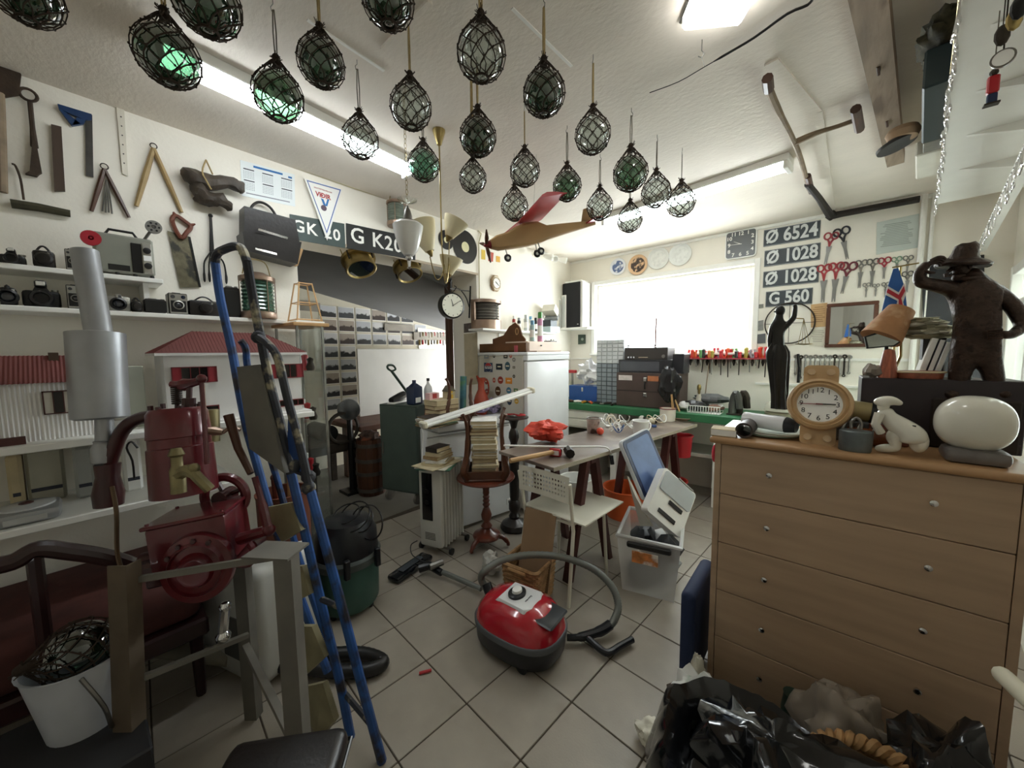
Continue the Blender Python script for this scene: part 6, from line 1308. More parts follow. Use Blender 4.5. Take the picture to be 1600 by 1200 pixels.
# magnetic rail with pliers and screwdrivers
zr_ = Wp(1140, 560, .1).z; xa_, xb_ = Wp(1074, 560, .1).x, Wp(1206, 560, .1).x
t = thing('tool_rail', 'red wall rail stuck full of pliers and screwdrivers', 'tool rail', ((xa_ + xb_) / 2, WY, zr_)); MB().box((xa_, WY - .13, zr_ - .01), (xb_, WY - .001, zr_ + .002), .002).W('rail', mat('rail_red', 'a3404a', .5), t)
random.seed(3); hc_ = ['c9313a', 'd8402f', 'e06a3a', 'c9313a', '6fb06a', '3a3a3c', 'd0384a', 'e5884a', 'b5a64a', 'c23a55', 'a8a0a8']
N_t = 27
for k in range(N_t):
    x = xa_ + .02 + (xb_ - xa_ - .04) * k / (N_t - 1); y = WY - random.choice([.05, .09]); cc = hc_[k % 11]; hm = mat('grip_' + cc, cc, .4, var=.05); hh = ru(.06, .11); bl_ = ru(.06, .2); kind = k % 3
    o = thing('pliers' if kind == 0 else 'screwdriver', '%s %s, %s from the left on the red wall rail' % ({'c9313a': 'red', 'd8402f': 'bright red', 'e06a3a': 'orange', '6fb06a': 'green', '3a3a3c': 'black', 'd0384a': 'crimson', 'e5884a': 'light orange', 'b5a64a': 'mustard', 'c23a55': 'pink red', 'a8a0a8': 'grey'}[cc], 'handled pliers' if kind == 0 else 'handled screwdriver', (ORD[k] if k < 20 else ['twenty-first', 'twenty-second', 'twenty-third', 'twenty-fourth', 'twenty-fifth', 'twenty-sixth', 'last'][k - 20])), 'pliers' if kind == 0 else 'screwdriver', (x, y, zr_ + .003), 0, 'hand tools on the red rail')
    if kind == 0:
        for s_ in (-1, 1): MB().tube(SP([(s_ * .006, 0, 0), (s_ * .022, 0, hh * .5), (s_ * .014, 0, hh)], 3), [.011] * 4 + [.012] * 3, 6).build('handle', hm, o); MB().tube([(s_ * .003, 0, 0), (s_ * .008, 0, -.04), (s_ * .002, 0, -.08)], [.006, .008, .003], 5).build('jaw', dark_iron, o)
    else:
        MB().lathe([(.012, 0), (.019, hh * .2), (.016, hh * .5), (.019, hh * .9), (.01, hh)], 9).build('handle', hm, o); MB().cyl((0, 0, 0), (ru(-.015, .015), 0, -bl_), .006, .005, 6).build('shank', dark_iron if k % 2 else steel, o)
# row of spanners
zs_ = Wp(1280, 560, .03).z
for k in range(12):
    px = 1244 + k * 7.6; a = Wp(px, 557 + (k % 2), .012); L = [.15, .18, .16, .2, .17, .15, .14, .16, .15, .14, .16, .13][k]; dkk = k in (1, 8, 10)
    o = thing('spanner', '%s combination spanner, %s from the lady statue along the wall' % ('black' if dkk else 'steel', ORD[k]), 'spanner', (a.x, WY, a.z), 0, 'spanners hung in a row'); m = dark_iron if dkk else steel; M_ = WW(a.x, a.z)
    MB(M_).ring((0, 0, .012), .013, .0065, 12, 6).tube([(0, -.012, .012), (0, -L, .012)], .0075, 6).ring((0, -L - .01, .012), .009, .004, 10, 6).W('spanner_body', m, o)
t = Wthing('black_strap', 'thick black strap hanging among the spanners', 'strap', (1247, 560)); MB().tube([Wp(1247, 553, .02), Wp(1249, 575, .02), Wp(1247, 598, .02)], .012, 6).W('strap', black_pl, t)
struct('trim_12', MB().box((Wp(1206, 560).x, WY - .014, Wp(1260, 562).z - .012), (Wp(1440, 560).x - .04, WY, Wp(1260, 562).z + .012)), white)

# ================================================================ GREEN BENCH
BZ = .895; BY = 3.82; xl_, xr_ = -2.66, .62
t = thing('workbench', 'long workbench with a green painted front edge under the window', 'workbench', (-1.0, 4.1, 0)); gm = mat('bench_green', '2f6f47', .5, var=.15, scale=5)
MB().box((xl_, BY, BZ - .075), (xr_, WY - .002, BZ), .004).W('benchtop', gm, t)
for x in (-2.6, -1.82, -.78, .3): MB().box((x, BY + .05, 0), (x + .07, BY + .12, BZ - .076)).W('leg', white, t)
MB().box((-2.64, BY + .1, .46), (.5, WY - .05, .49)).W('lower_shelf', mat('shelf_grey', 'b3b0a4', .6, var=.1), t)
MB().box((-2.6, BY + .03, .60), (-1.85, WY - .05, BZ - .076), .003).W('drawer_case', white, t)
for k in range(2): MB().box((-2.58, BY + .012, .62 + k * .1), (-1.87, BY + .03, .70 + k * .1), .003).W('drawer', mat('drawer_white', 'e3e1d8', .5), t)
BT = BZ + .0006
def YP(px, py, Y): return PY(px, py, Y)
def blockY(nm, label, cat, x0p, x1p, ytop, Yf, dpt, m, bev=.004, zb=None, group=None):
    x0, x1 = PY(x0p, 600, Yf).x, PY(x1p, 600, Yf).x; z1 = PY((x0p + x1p) / 2, ytop, Yf).z; zb = BT if zb is None else zb
    t = thing(nm, label, cat, ((x0 + x1) / 2, Yf + dpt / 2, zb), 0, group); MB().box((x0, Yf, zb), (x1, Yf + dpt, z1), bev).W('body', m, t); return t, x0, x1, zb, z1
# drawer cabinets for screws
for (zb_, yt, cols, rows, m, dm, lab) in ((BT, 568, 5, 9, mat('org_grey', '4c5256', .5), mat('org_drawer', '97a1a8', .2, alpha=.75), 'grey small parts cabinet with clear drawers on the bench'), (None, 531, 5, 6, mat('org_light', 'b8bcbe', .5), mat('org_drawer2', 'd5d9db', .2, alpha=.85), 'pale small parts cabinet stacked on the grey one')):
    zb_ = z_prev + .0006 if zb_ is None else zb_; t, x0, x1, z0, z1 = blockY('parts_cabinet', lab, 'cabinet', 932, 974, yt, 4.02, .16, m, zb=zb_); z_prev = z1; w_ = (x1 - x0) / cols; h_ = (z1 - z0) / rows
    for i in range(cols):
        for j in range(rows): MB().box((x0 + i * w_ + .004, 4.012, z0 + j * h_ + .004), (x0 + (i + 1) * w_ - .004, 4.0199, z0 + (j + 1) * h_ - .004), .002).W('drawer', dm, t)
# brown tool chest
t, x0, x1, z0, z1 = blockY('tool_chest', 'large brown two part tool chest with stickers and latches', 'tool chest', 963, 1062, 583, 3.95, .3, mat('chest_brown', '4c3c36', .5, var=.12), .006)
zm = z0 + (z1 - z0) * .47; MB().box((x0 + .004, 3.948, zm - .003), (x1 - .004, 3.952, zm + .003)).W('seam', black_m, t)
for s_ in (0, 1): zc_ = (z0 + zm) / 2 + .05 if s_ else z1 - .07; MB().box(((x0 + x1) / 2 - .03, 3.936, zc_ - .022), ((x0 + x1) / 2 + .01, 3.95, zc_ + .022), .004).W('latch', chrome, t)
MB().tube(SP([((x0 + x1) / 2 - .01, 3.94, z1 - .09), ((x0 + x1) / 2 - .01, 3.925, z1 - .13), ((x0 + x1) / 2 - .01, 3.94, z1 - .17)], 4), .007, 6).W('carry_handle', black_pl, t)
for a, b, c_ in ((.04, .27, 'd9cfc9'), (.52, .8, 'c2794e')):
    MB().box((x0 + (x1 - x0) * a, 3.9485, z1 - .085), (x0 + (x1 - x0) * b, 3.9499, z1 - .03)).W('paper_sticker', mat('stick_' + c_, c_, .6, var=.2, scale=30), t)
zt2 = z1 + .0006
t, x0, x1, z0, z1 = blockY('cassette_deck', 'dark hi-fi unit standing on the brown tool chest', 'stereo', 966, 1048, 562, 3.96, .26, mat('stereo_black', '26262a', .4), zb=zt2)
MB().box((x0 + .02, 3.956, z0 + .02), (x1 - .12, 3.9605, z1 - .02)).W('front_window', mat('stereo_grey', '4d4f55', .3), t)
t, x0, x1, z0, z1 = blockY('radio_receiver', 'dark silver fronted radio receiver on top of the hi-fi unit', 'radio', 975, 1042, 543, 3.965, .24, mat('radio_brown', '37322f', .45), zb=z1 + .0006)
for k in range(3): MB().cyl((x0 + .05 + k * .03, 3.955, z0 + .025), (x0 + .05 + k * .03, 3.966, z0 + .025), .009, n=12).W('knob', chrome, t)
MB().cyl((x1 - .04, 3.955, z0 + .035), (x1 - .04, 3.966, z0 + .035), .018, n=16).W('tuning_knob', steel, t); MB().box((x0 + .16, 3.963, z0 + .02), (x0 + .26, 3.9655, z0 + .028)).W('scale_window', mat('scale_amber', 'b0a08a', .4), t)
MB().tube([(x0 + .02, 4.0, z1 + .003), (x0 + .02, 4.0, z1 + .02), (x1 - .02, 4.0, z1 + .02), (x1 - .02, 4.0, z1 + .003)], .005, 6).W('carry_handle', black_pl, t)
ta_ = thing('wooden_stick', 'thin brown stick standing up before the window', 'stick', (PY(1024, 540, 4.15).x, 4.15, z1)); MB().cyl((0, 0, .0006), (.004, 0, PY(1023, 497, 4.15).z - z1), .009, n=6).build('stick', wood_red, ta_)
blockY('small_speaker', 'small black speaker right of the hi-fi unit', 'speaker', 1050, 1068, 553, 4.0, .2, mat('stereo_black', '26262a'), zb=zt2)
# things on the bench
t, x0, x1, z0, z1 = blockY('blue_toolbox', 'blue metal tool box at the left end of the bench', 'tool box', 889, 932, 603, 4.0, .22, mat('blue_metal', '1f4f96', .4, var=.1)); MB().box(((x0 + x1) / 2 - .012, 3.992, z1 - .07), ((x0 + x1) / 2 + .012, 4.0, z1 - .02), .003).W('latch', chrome, t)
mb = crumple(22, (.13, .1, .11), 9, .6, 1.8, (PY(918, 580, 4.08).x, 4.1, z1 + .12)); zmin = min(p_.z for p_ in mb.v); mb.v = [p_ - V((0, 0, zmin - z1 - .0006)) for p_ in mb.v]; solo('plastic_bag', mb, mat('bag_white', 'e8e8ea'), 'white crumpled plastic bag on the blue tool box', 'bag', ang=22)
t = thing('bench_clamp', 'red jawed clamp standing left of the blue tool box', 'clamp', (PY(893, 600, 4.25).x, 4.27, BT)); MB().box((-.012, -.01, 0), (.012, .01, .36)).build('bar', steel, t); MB().box((-.07, -.02, .33), (.06, .02, .37), .005).build('jaw', red_pl, t)
random.seed(8)
for k, (px, m, lab) in enumerate(((893, wood_dark, 'small dark wooden block at the bench front left'), (903, paper_w, 'white folded paper at the bench front'), (912, mat('yellow_h', 'd79a35', .4), 'yellow handled small tool on the bench'), (921, mat('orange_h', 'd2622e', .4), 'orange handled small tool on the bench'), (932, black_pl, 'black drill chuck lying on the bench'), (946, dark_iron, 'dark iron vise part lying on the bench'), (956, steel, 'steel bracket lying on the bench by the tool chest'))):
    c = V((PY(px, 640, BY + .07).x, BY + .06 + .01 * k, BT)); o = thing('bench_oddment', lab, 'tool', c, k * .8); MB().tube([(-.05, 0, .016), (0, 0, .018), (.055, 0, .014)], [.014, .016, .009], 7).build('handle', m, o); MB().box((.04, -.01, .004), (.09, .01, .022), .003).build('head', steel if m is not steel else dark_iron, o)
# black wrapped lamp / racket cover
c = PY(1045, 600, 3.78); t = thing('fan_in_black_bag', 'object wrapped in a black plastic bag on a stick', 'bag', (PY(1048, 640, 3.95).x, 3.9, BT)); mb = crumple(26, (.10, .05, .17), 21, .35, 1.6, (PY(1045, 600, 3.88).x, 3.88, PY(1045, 600, 3.88).z)); mb.W('black_bag', mat('bin_bag', '1c1c1e', .25, bump=.5, bscale=18, var=.1), t, ang=20); MB().tube([(PY(1055, 600, 3.9).x, 3.9, BT + .12), (PY(1062, 640, 3.9).x, 3.9, BT)], .009, 6).W('stick', wood_light, t)
# lamp base, basket, shoes, irons
c = V((PY(1092, 620, 4.15).x, 4.15, BT)); t = thing('ceramic_lamp', 'cream ceramic lamp base with a bare brass socket', 'lamp', c); MB().lathe([(.05, 0), (.045, .02), (.03, .05), (.028, .12), (.02, .15), (.022, .16)], 18).build('base', mat('cream_ceramic', 'ddd6c4', .3), t); MB().lathe([(.01, .16), (.014, .18), (.014, .2), (.02, .21), (.02, .24), (.012, .26)], 12).build('socket', brass, t)
t = thing('long_rod', 'thin brown rod leaning on the wall behind the lamp base', 'rod', (PY(1100, 630, 4.2).x, 4.2, BT)); MB().tube([PY(1100, 632, 4.2), PY(1108, 568, 4.38)], .006, 5).W('rod', wood_old, t)
x0, x1 = PY(1074, 650, 3.9).x, PY(1124, 650, 3.9).x; t = thing('wire_basket', 'white plastic slotted basket on the bench front', 'basket', ((x0 + x1) / 2, 3.96, BT))
for k in range(13): xx = x0 + (x1 - x0) * k / 12; MB().box((xx - .003, 3.9, BT), (xx + .003, 3.904, BT + .07)).box((xx - .003, 4.05, BT), (xx + .003, 4.054, BT + .07)).W('slat', white_pl, t)
MB().tube([(x0, 3.9, BT + .07), (x1, 3.9, BT + .07), (x1, 4.054, BT + .07), (x0, 4.054, BT + .07)], .005, 5, closed=True).W('rim', white_pl, t); MB().box((x0, 3.9, BT), (x1, 4.054, BT + .004)).W('bottom', white_pl, t)
for (px, Y_, sz, m, lab, nm) in ((1088, 4.0, (.11, .06, .045), black_pl, 'black plastic tool handle lying behind the basket', 'tool'), (1112, 4.2, (.15, .07, .05), mat('grey_cloth', '6c6f70', .7, var=.2), 'folded grey cloth heap on the bench by the wall', 'cloth'), (1070, 4.0, (.07, .06, .04), mat('white_cloth', 'e1e0dc', .7), 'crumpled white cloth beside the black bag', 'cloth'), (1116, 4.05, (.09, .05, .03), mat('brown_cloth', '7a5a48', .7), 'small brown leather roll behind the basket', 'roll')):
    mb = crumple(16, sz, px, .4, 2, (PY(px, 620, Y_).x, Y_, 0)); zmin = min(p_.z for p_ in mb.v); mb.v = [p_ - V((0, 0, zmin - BT - (.06 if 'cloth' in lab and 'grey' in lab else .006))) for p_ in mb.v]
    if 'grey' in lab: solo('book', MB().box((PY(px, 620, Y_).x - .1, Y_ - .05, BT), (PY(px, 620, Y_).x + .1, Y_ + .06, BT + .059), .004), paper_w, 'white box under the folded grey cloth', 'box')
    solo('bench_' + nm, mb, m, lab, nm, ang=25)
for k, px in enumerate((1145, 1156)):
    c = V((PY(px, 620, 4.02 + k * .03).x, 4.0 + k * .06, BT)); t = thing('flat_iron', ['old iron shoe last with a pale face on the bench', 'old iron shoe last with a dark face on the bench'][k], 'shoe last', c, .3 * k); MB().tube(SP([(0, 0, .01), (0, 0, .1), (.01, 0, .17), (.03, 0, .2), (.05, 0, .15), (.06, 0, .06)], 4), [.03] * 5 + [.028] * 6 + [.034] * 6 + [.03] * 4, 9).build('last', dark_iron if k else mat('grey_iron', '5f615e', .35, .7, var=.2), t); MB().box((-.04, -.035, 0), (.07, .035, .012)).build('foot', dark_iron, t)
# sewing / glass domes behind
c = V((PY(1222, 610, 4.1).x, 4.1, BT)); t = thing('glass_dome', 'pale domed lid on a low jar behind the lady statue', 'jar', c); MB().lathe([(.12, 0), (.125, .04), (.1, .06)], 24).build('base', mat('brass_pale', 'a79c86', .4, .4), t); MB().lathe([(.13, .06), (.12, .11), (.08, .15), (.02, .165), (.001, .166)], 26).build('dome', mat('dome_pale', 'c9c7b6', .2, alpha=.85), t)
# dark things under the bench
for (x, y, w_, d_, h_, m, lab) in ((-.55, 4.0, .3, .3, .42, black_pl, 'dark bag under the bench behind the storage bin'), (-.2, 4.05, .35, .3, .44, mat('dark_navy', '1b2230', .6), 'dark navy case under the bench left of the dresser'), (-2.2, 4.05, .4, .3, .40, mat('grey_box_u', '8b8880', .6), 'grey box under the bench behind the fridge')):
    t = thing('storage_box', lab, 'box', (x, y, 0)); MB().box((x - w_ / 2, y - d_ / 2, 0), (x + w_ / 2, y + d_ / 2, h_), .02, seg=2).W('box', m, t); MB().tube([(x - .06, y - d_ / 2, h_ * .7), (x - .05, y - d_ / 2 - .02, h_ * .75), (x + .05, y - d_ / 2 - .02, h_ * .75), (x + .06, y - d_ / 2, h_ * .7)], .008, 6).W('handle', m, t)

# ================================================================ DRESSER
hs = lambda p: depth(p) ** 2 / (F_PX * p[1])      # metres per pixel along X, and up
vs_ = lambda p: depth(p) / F_PX
DY, DXL, DXR, DH = 1.70, -.335, .465, 1.148
t = thing('chest_of_drawers', 'tall light brown chest of five drawers seen close at the right', 'chest of drawers', ((DXL + DXR) / 2, DY + .24, 0)); beech = mat('beech_veneer', 'b59a7e', .42, var=.12, scale=5, stretch=(.6, 1, 5), bump=.05, bscale=120)
MB().box((DXL, DY, 0), (DXL + .022, DY + .46, DH - .028)).box((DXR - .022, DY, 0), (DXR, DY + .46, DH - .028)).box((DXL + .022, DY + .44, .02), (DXR - .022, DY + .45, DH - .03)).box((DXL + .022, DY + .01, 0), (DXR - .022, DY + .03, .07)).W('carcass', beech, t)
MB().box((DXL - .02, DY - .022, DH - .028), (DXR + .02, DY + .47, DH), .012, seg=3).W('top', mat('beech_top', 'b08a62', .35, var=.12, scale=5, stretch=(.6, 4, 1)), t)
nh = (DH - .03 - .075) / 5
for k in range(5):
    z = .075 + k * nh; d_ = MB().box((DXL + .024, DY - .001, z + .0015), (DXR - .024, DY + .018, z + nh - .0015), .002).W('drawer', beech, t)
    for x in (DXL + .19, DXR - .19): MB().turn((x, DY - .001, z + nh * .55), (x, DY - .022, z + nh * .55), [(.004, 0), (.004, .5), (.010, .6), (.010, .9), (.005, 1)], 12).W('knob', chrome, d_)
DT_ = DH + .0006
def D_(px, py, z=0): return PZ(px, py, DH + z)
# watch-shaped wooden clock, lying back
cc = PY(1280, 632, DY + .10); t = thing('watch_shaped_clock', 'wooden clock shaped like a wristwatch leaning on the dresser', 'clock', cc); wcl = mat('clock_beech', 'c4a276', .4, var=.15, scale=8)
r_ = 52 * hs(cc) * .98; WM = fr(cc, (1, .0, 0), (0, .30, 1)); MB(WM).prism(rr(r_ * .55, r_ * 1.62, .02), -.03, -.006).W('strap_board', wcl, t)
for sx_ in (-1, 1):
    for sy_ in (-1, 1): MB(WM).cyl((sx_ * r_ * .3, sy_ * r_ * 1.32, -.006), (sx_ * r_ * .3, sy_ * r_ * 1.32, .004), r_ * .13, n=14).W('strap_stud', mat('stud', 'cdb08a', .3), t)
MB(WM).lathe([(r_ * .98, -.012), (r_ * 1.04, .004), (r_ * 1.0, .02), (r_ * .9, .026), (r_ * .86, .018), (r_ * .78, .022), (r_ * .72, .014), (r_ * .7, .006)], 48).W('ring_case', wcl, t); MB(WM).cyl((0, 0, .004), (0, 0, .007), r_ * .73, n=40).W('dial', paper_w, t)
for k in range(1, 13): a = PI / 2 - k * PI / 6; text(t, str(k), .026, wm(t).inverted() @ WM @ T(r_ * .56 * cos(a), r_ * .56 * sin(a), .0073), black_pl, .0003, name='numeral')
IW = wm(t).inverted() @ WM
MB(IW).tube([(-.01, 0, .0095), (r_ * .5, 0.002, .0095)], [.003, .0018], 4).build('hour_hand', black_pl, t); MB(IW).tube([(.01, 0, .011), (-r_ * .66, -.002, .011)], [.0022, .001], 4).build('minute_hand', mat('hand_red', '8a2a35', .4), t)
# padlock
c = D_(1331, 690); c.y = max(c.y, DY + .0); t = thing('padlock', 'grey round steel padlock on the dresser edge', 'padlock', (c.x, DY + .035, DT_)); sc_ = hs(c); w_ = 25 * sc_
MB(MDg((1, .7, 1, 1))).lathe([(w_ * .9, 0), (w_ * .95, .004), (w_ * .95, .068), (w_ * .85, .072)], 26).build('body', mat('lock_grey', '70787a', .45, .6, var=.25, scale=24), t); MB().tube(SP([(-.012, 0, .078), (-.012, 0, .1), (0, 0, .115), (.012, 0, .1), (.012, 0, .078)], 4), .005, 7).build('shackle', steel, t)
# ceramic white figurine
def skin(name, joints, links, m, parent, root=0, sub=2, world=True):
    me = bpy.data.meshes.new(name); inv = wm(parent).inverted(); me.from_pydata([inv @ V(j[:3]) for j in joints], links, []); me.update(); o = bpy.data.objects.new(name, me); COL.objects.link(o); o.parent = parent
    bm = bmesh.new(); bm.from_mesh(me); ly = bm.verts.layers.skin.verify(); bm.verts.ensure_lookup_table()
    for i, v in enumerate(bm.verts): r = joints[i][3]; v[ly].radius = (r, r); v[ly].use_root = (i == root)
    bm.to_mesh(me); bm.free(); a = o.modifiers.new('skin', 'SKIN'); a.use_smooth_shade = True; b = o.modifiers.new('sub', 'SUBSURF'); b.levels = b.render_levels = sub
    me.materials.append(m); return o
cer = mat('white_ceramic', 'e0ddcf', .22, var=.05, coat=.4)
c = V((PY(1405, 680, DY + .06).x, DY + .06, DT_)); sc_ = hs(c); scv = vs_(c); P = lambda x, y, z, r: (c.x + x * sc_, c.y + y, DT_ + z * scv * .96, r * sc_ * 1.4)
t = thing('ceramic_figurine', 'white glazed figurine with a pointed cap bending over', 'figurine', c)
skin('body', [P(20, 0, 18, 20), P(22, 0, 34, 20), P(2, 0, 44, 17), P(-12, 0, 54, 14), P(-22, 0, 62, 11), P(-28, 0, 74, 12)], [(0, 1), (1, 2), (2, 3), (3, 4), (4, 5)], cer, t)
skin('legs', [P(4, 0, 42, 14), P(-12, 0, 26, 11), P(-2, 0, 10, 9), P(-26, 0, 7, 7), P(-38, 0, 5, 4)], [(0, 1), (1, 2), (2, 3), (3, 4)], cer, t)
skin('head', [P(-34, 0, 76, 11), P(-32, 0, 84, 12), P(-16, 0, 88, 9), P(2, 0, 82, 3)], [(0, 1), (1, 2), (2, 3)], cer, t)
MB().tube([P(-34, -.02, 66, 0)[:3], P(-40, -.028, 48, 0)[:3], P(-30, -.02, 34, 0)[:3]], [.014, .012, .012], 8).W('arm', cer, t); MB().ball(P(-28, 0, 78, 0)[:3], (.016, .018, .024), 16).tube([P(-28, 0, 70, 0)[:3], P(-20, 0, 56, 0)[:3]], .01, 8).W('face', cer, t); MB().ball(P(30, .0, 24, 0)[:3], (.024, .026, .036), 18).W('haunch', cer, t); MB().tube([P(14, -.022, 50, 0)[:3], P(22, -.024, 50, 0)[:3]], .003, 5).W('black_mark', black_pl, t)
# white sphere-like lamp on grey soap dish base
c = V((PY(1527, 700, DY + .05).x, DY + .075, DT_)); sc_ = hs(c); scv = vs_(c); t = thing('grey_base_lamp', 'large white flattened globe on a grey marbled base', 'ornament', c); mb = MB().box((-52 * sc_, -.05, 0), (52 * sc_, .055, .045), .016, seg=2); mb.build('base', mat('grey_marble', '6f6a66', .35, var=.35, scale=14), t)
c2 = c + V((0, 0, .0405)); mb = MB(); mb.lathe([(66 * sc_ * sin(PI * i / 22) ** .8, 39 * sc_ * (1 - math.copysign(abs(cos(PI * i / 22)) ** .9, cos(PI * i / 22)))) for i in range(23)], 40, M=T(-.002, .02, .034) @ MDg((1, 1, scv / sc_ * 1.1, 1))); mb.build('globe', cer, t)
# book/box, dark roll, plates, magazine at left end
t = thing('book', 'small pale book at the left edge of the dresser top', 'book', V((D_(1150, 664).x, DY + .03, DT_)), .1); MB().box((-.045, -.03, 0), (.045, .05, .03), .002).build('cover', paper_old, t); MB().box((-.043, -.031, .003), (.046, .048, .027)).build('page_block', paper_w, t)
c = V((PY(1152, 655, DY + .05).x, DY + .05, DT_)); t = thing('dark_tube', 'short dark brown cardboard tube on the dresser', 'tube', c + V((.03, 0, 0))); mb = MB(fr((0, 0, .032), (1, 0, 0), (0, 0, 1))); mb.lathe([(.031, .035), (.031, -.12), (.024, -.12), (.024, .035), (.031, .035)], 22, cap=False).build('tube', mat('tube_dark', '3f342f', .5), t)
for k in range(3): c = V((-.17 + k * .01, DY + .17, DT_ + k * .006)); o = thing('plate', ['green rimmed plate, lowest on the dresser', 'white plate in the middle of the dresser plates', 'pale top plate on the dresser'][k], 'plate', c, 0, 'plates on the dresser'); MB().lathe([(.06, 0), (.11, .008), (.108, .011), (.06, .003), (.001, .003)], 30).build('plate', [mat('pl_green', '8ea089', .3), mat('pl_white', 'dedcd2', .25), mat('pl_pale', 'c5cbbf', .3)][k], o)
t = thing('rolled_magazine', 'shiny rolled magazine with a dark cap end on the dresser plates', 'magazine', (-.14, DY + .15, DT_ + .024)); MB().tube([(-.12, .03, .03), (.03, -.02, .028)], [.03, .032], 14).build('roll', mat('glossy_paper', 'e9ebee', .12, var=.05), t); MB().tube([(.03, -.02, .028), (.065, -.03, .026)], [.033, .024], 14).build('dark_end', mat('navy_gloss', '1b2026', .3), t)
# brass wire, glass, trinkets behind the figurine
t = thing('bottle_cradle', 'amber bottle lying in a twisted wire cradle behind the padlock', 'bottle', (PY(1352, 650, DY + .16).x, DY + .15, DT_)); MB().tube([(-.05, 0, .05), (.02, 0, .035), (.04, 0, .03), (.07, 0, .025)], [.014, .03, .03, .01], 14).build('bottle', mat('amber_glass', '7d4324', .1, trans=.3), t)
for k in range(3): MB().tube(SP([(-.06 + .04 * k, -.03, .002), (-.06 + .04 * k, -.035, .06), (-.05 + .04 * k, 0, .085), (-.06 + .04 * k, .035, .06), (-.06 + .04 * k, .03, .002)], 4), .003, 5).build('wire_hoop', steel, t)
# dark wooden cabinet behind the ornaments with lots on top
t = thing('dark_wooden_box', 'long dark wooden box behind the ornaments', 'box', (.28, DY + .36, DT_)); x0 = PY(1345, 620, DY + .26).x; z1 = PY(1420, 592, DY + .26).z
MB().box((x0, DY + .26, DT_), (.50, DY + .45, z1), .003).W('box', mat('plum_wood', '271c22', .4, var=.3), t); MB().box((x0 + .005, DY + .258, DT_ + .03), (.495, DY + .26, DT_ + .035)).W('moulding', mat('plum_edge', '3c2c33', .4), t)
ZB2 = z1 + .0006
t = thing('reddish_box', 'reddish wooden box in front of the dark one', 'box', (PY(1385, 630, DY + .2).x, DY + .225, DT_)); MB().box((-.10, -.022, 0), (.065, .025, .075), .003).build('box', wood_red, t); MB().box((-.10, -.024, .052), (.065, .027, .056)).build('lid_seam', wood_dark, t)
# old cine camera / lantern with tin barrel
c = V((PY(1330, 592, DY + .22).x, DY + .235, DT_ + .0)); t = thing('tin_barrel_lamp', 'olive green tin drum with a black end behind the watch clock', 'lamp', c)
MB(T(0, 0, .118) @ MR(.12, 4, 'Y')).tube([(-.09, 0, 0), (.06, -.0, 0)], [.038, .038], 18).build('drum', mat('olive_tin', 'a2946a', .35, .4, var=.15), t); MB(T(0, 0, .118) @ MR(.12, 4, 'Y')).tube([(.06, 0, 0), (.075, 0, 0)], [.041, .038], 18).build('black_end', black_m, t); MB().box((-.09, -.035, 0), (.06, .035, .079), .006).build('foot_box', mat('dark_grey_case', '3a3a3a', .5), t)
# tilted cork lampshade on an articulated car mirror, flag on pole, books etc. all on dark box
c = PY(1398, 508, DY + .38); t = thing('cork_shade_lamp', 'cork covered conical lampshade tilted over a mirror', 'lamp', (c.x, DY + .36, ZB2)); a, b = PY(1376, 528, DY + .36), PY(1408, 484, DY + .40); cork = mat('cork', 'b07f55', .75, var=.2, scale=16, col2='c9a27c', c2amt=.3, c2scale=14)
s2_ = depth(c) / F_PX; mb = MB(); mb.turn(a - (b - a) * .02, b, [(26 * s2_, 0), (17 * s2_, 1), (16.5 * s2_, 1), (25 * s2_, .02)], 28); mb.W('lamp_shade', cork, t)
MB().tube([b, V((b.x + .01, b.y + .02, ZB2 + .08)), V((c.x, DY + .36, ZB2))], .005, 6).W('stem', brass, t); MB().lathe([(.04, 0), (.04, .01), (.01, .015)], 18).build('foot', brass, t)
mq = [(1350, 526), (1372, 519), (1402, 528), (1408, 534), (1398, 541), (1354, 545)]; Yp = DY + .33; P_ = [(PY(x, y, Yp).x, PY(x, y, Yp).z) for x, y in mq]; MF = fr((0, Yp, 0), (1, 0, 0), (0, 0, 1))
t2 = thing('car_mirror', 'black rimmed car wing mirror hanging below the cork shade', 'mirror', PY(1378, 533, Yp)); MB(MF).prism(P_, -.02, 0).W('housing', black_pl, t2); g_ = V((sum(p[0] for p in P_) / 6, sum(p[1] for p in P_) / 6)); MB(MF).prism([(g_.x + (x - g_.x) * .88, g_.y + (y - g_.y) * .82) for x, y in P_], 0, .002).W('mirror_glass', mat('mirror2', 'b9bfb9', .12, .9, var=.2, scale=20), t2); MB().tube([PY(1385, 542, Yp + .01), V((PY(1385, 560, Yp).x, Yp + .02, ZB2))], .006, 6).W('stalk', black_m, t2)
# Icelandic flag, hanging folded
Yf = DY + .5; t = thing('table_flag', 'blue flag with a red cross edged in white, hanging from a pole', 'flag', PY(1400, 500, Yf))
fq = lambda pts: [(PY(x, y, Yf).x, PY(x, y, Yf).z) for x, y in pts]; FMt = fr((0, Yf, 0), (1, 0, 0), (0, 0, 1))
MB(FMt).prism(fq([(1396, 420), (1404, 419), (1414, 450), (1417, 478), (1378, 486), (1386, 452)]), -.012, .0).W('blue_cloth', mat('flag_blue', '2f62a8', .7, var=.1), t)
MB(FMt).prism(fq([(1387, 447), (1404, 457), (1413, 442), (1416, 458), (1411, 472), (1413, 480), (1400, 482), (1402, 470), (1384, 461)]), 0, .003).W('white_edging', mat('flag_white', 'e8e6e2', .7), t)
MB(FMt).prism(fq([(1387, 451), (1404, 461), (1412, 447), (1414, 455), (1408, 466), (1411, 480), (1404, 481), (1404, 468), (1385, 457)]), .003, .005).W('red_cross', mat('flag_red', 'b8323f', .7), t)
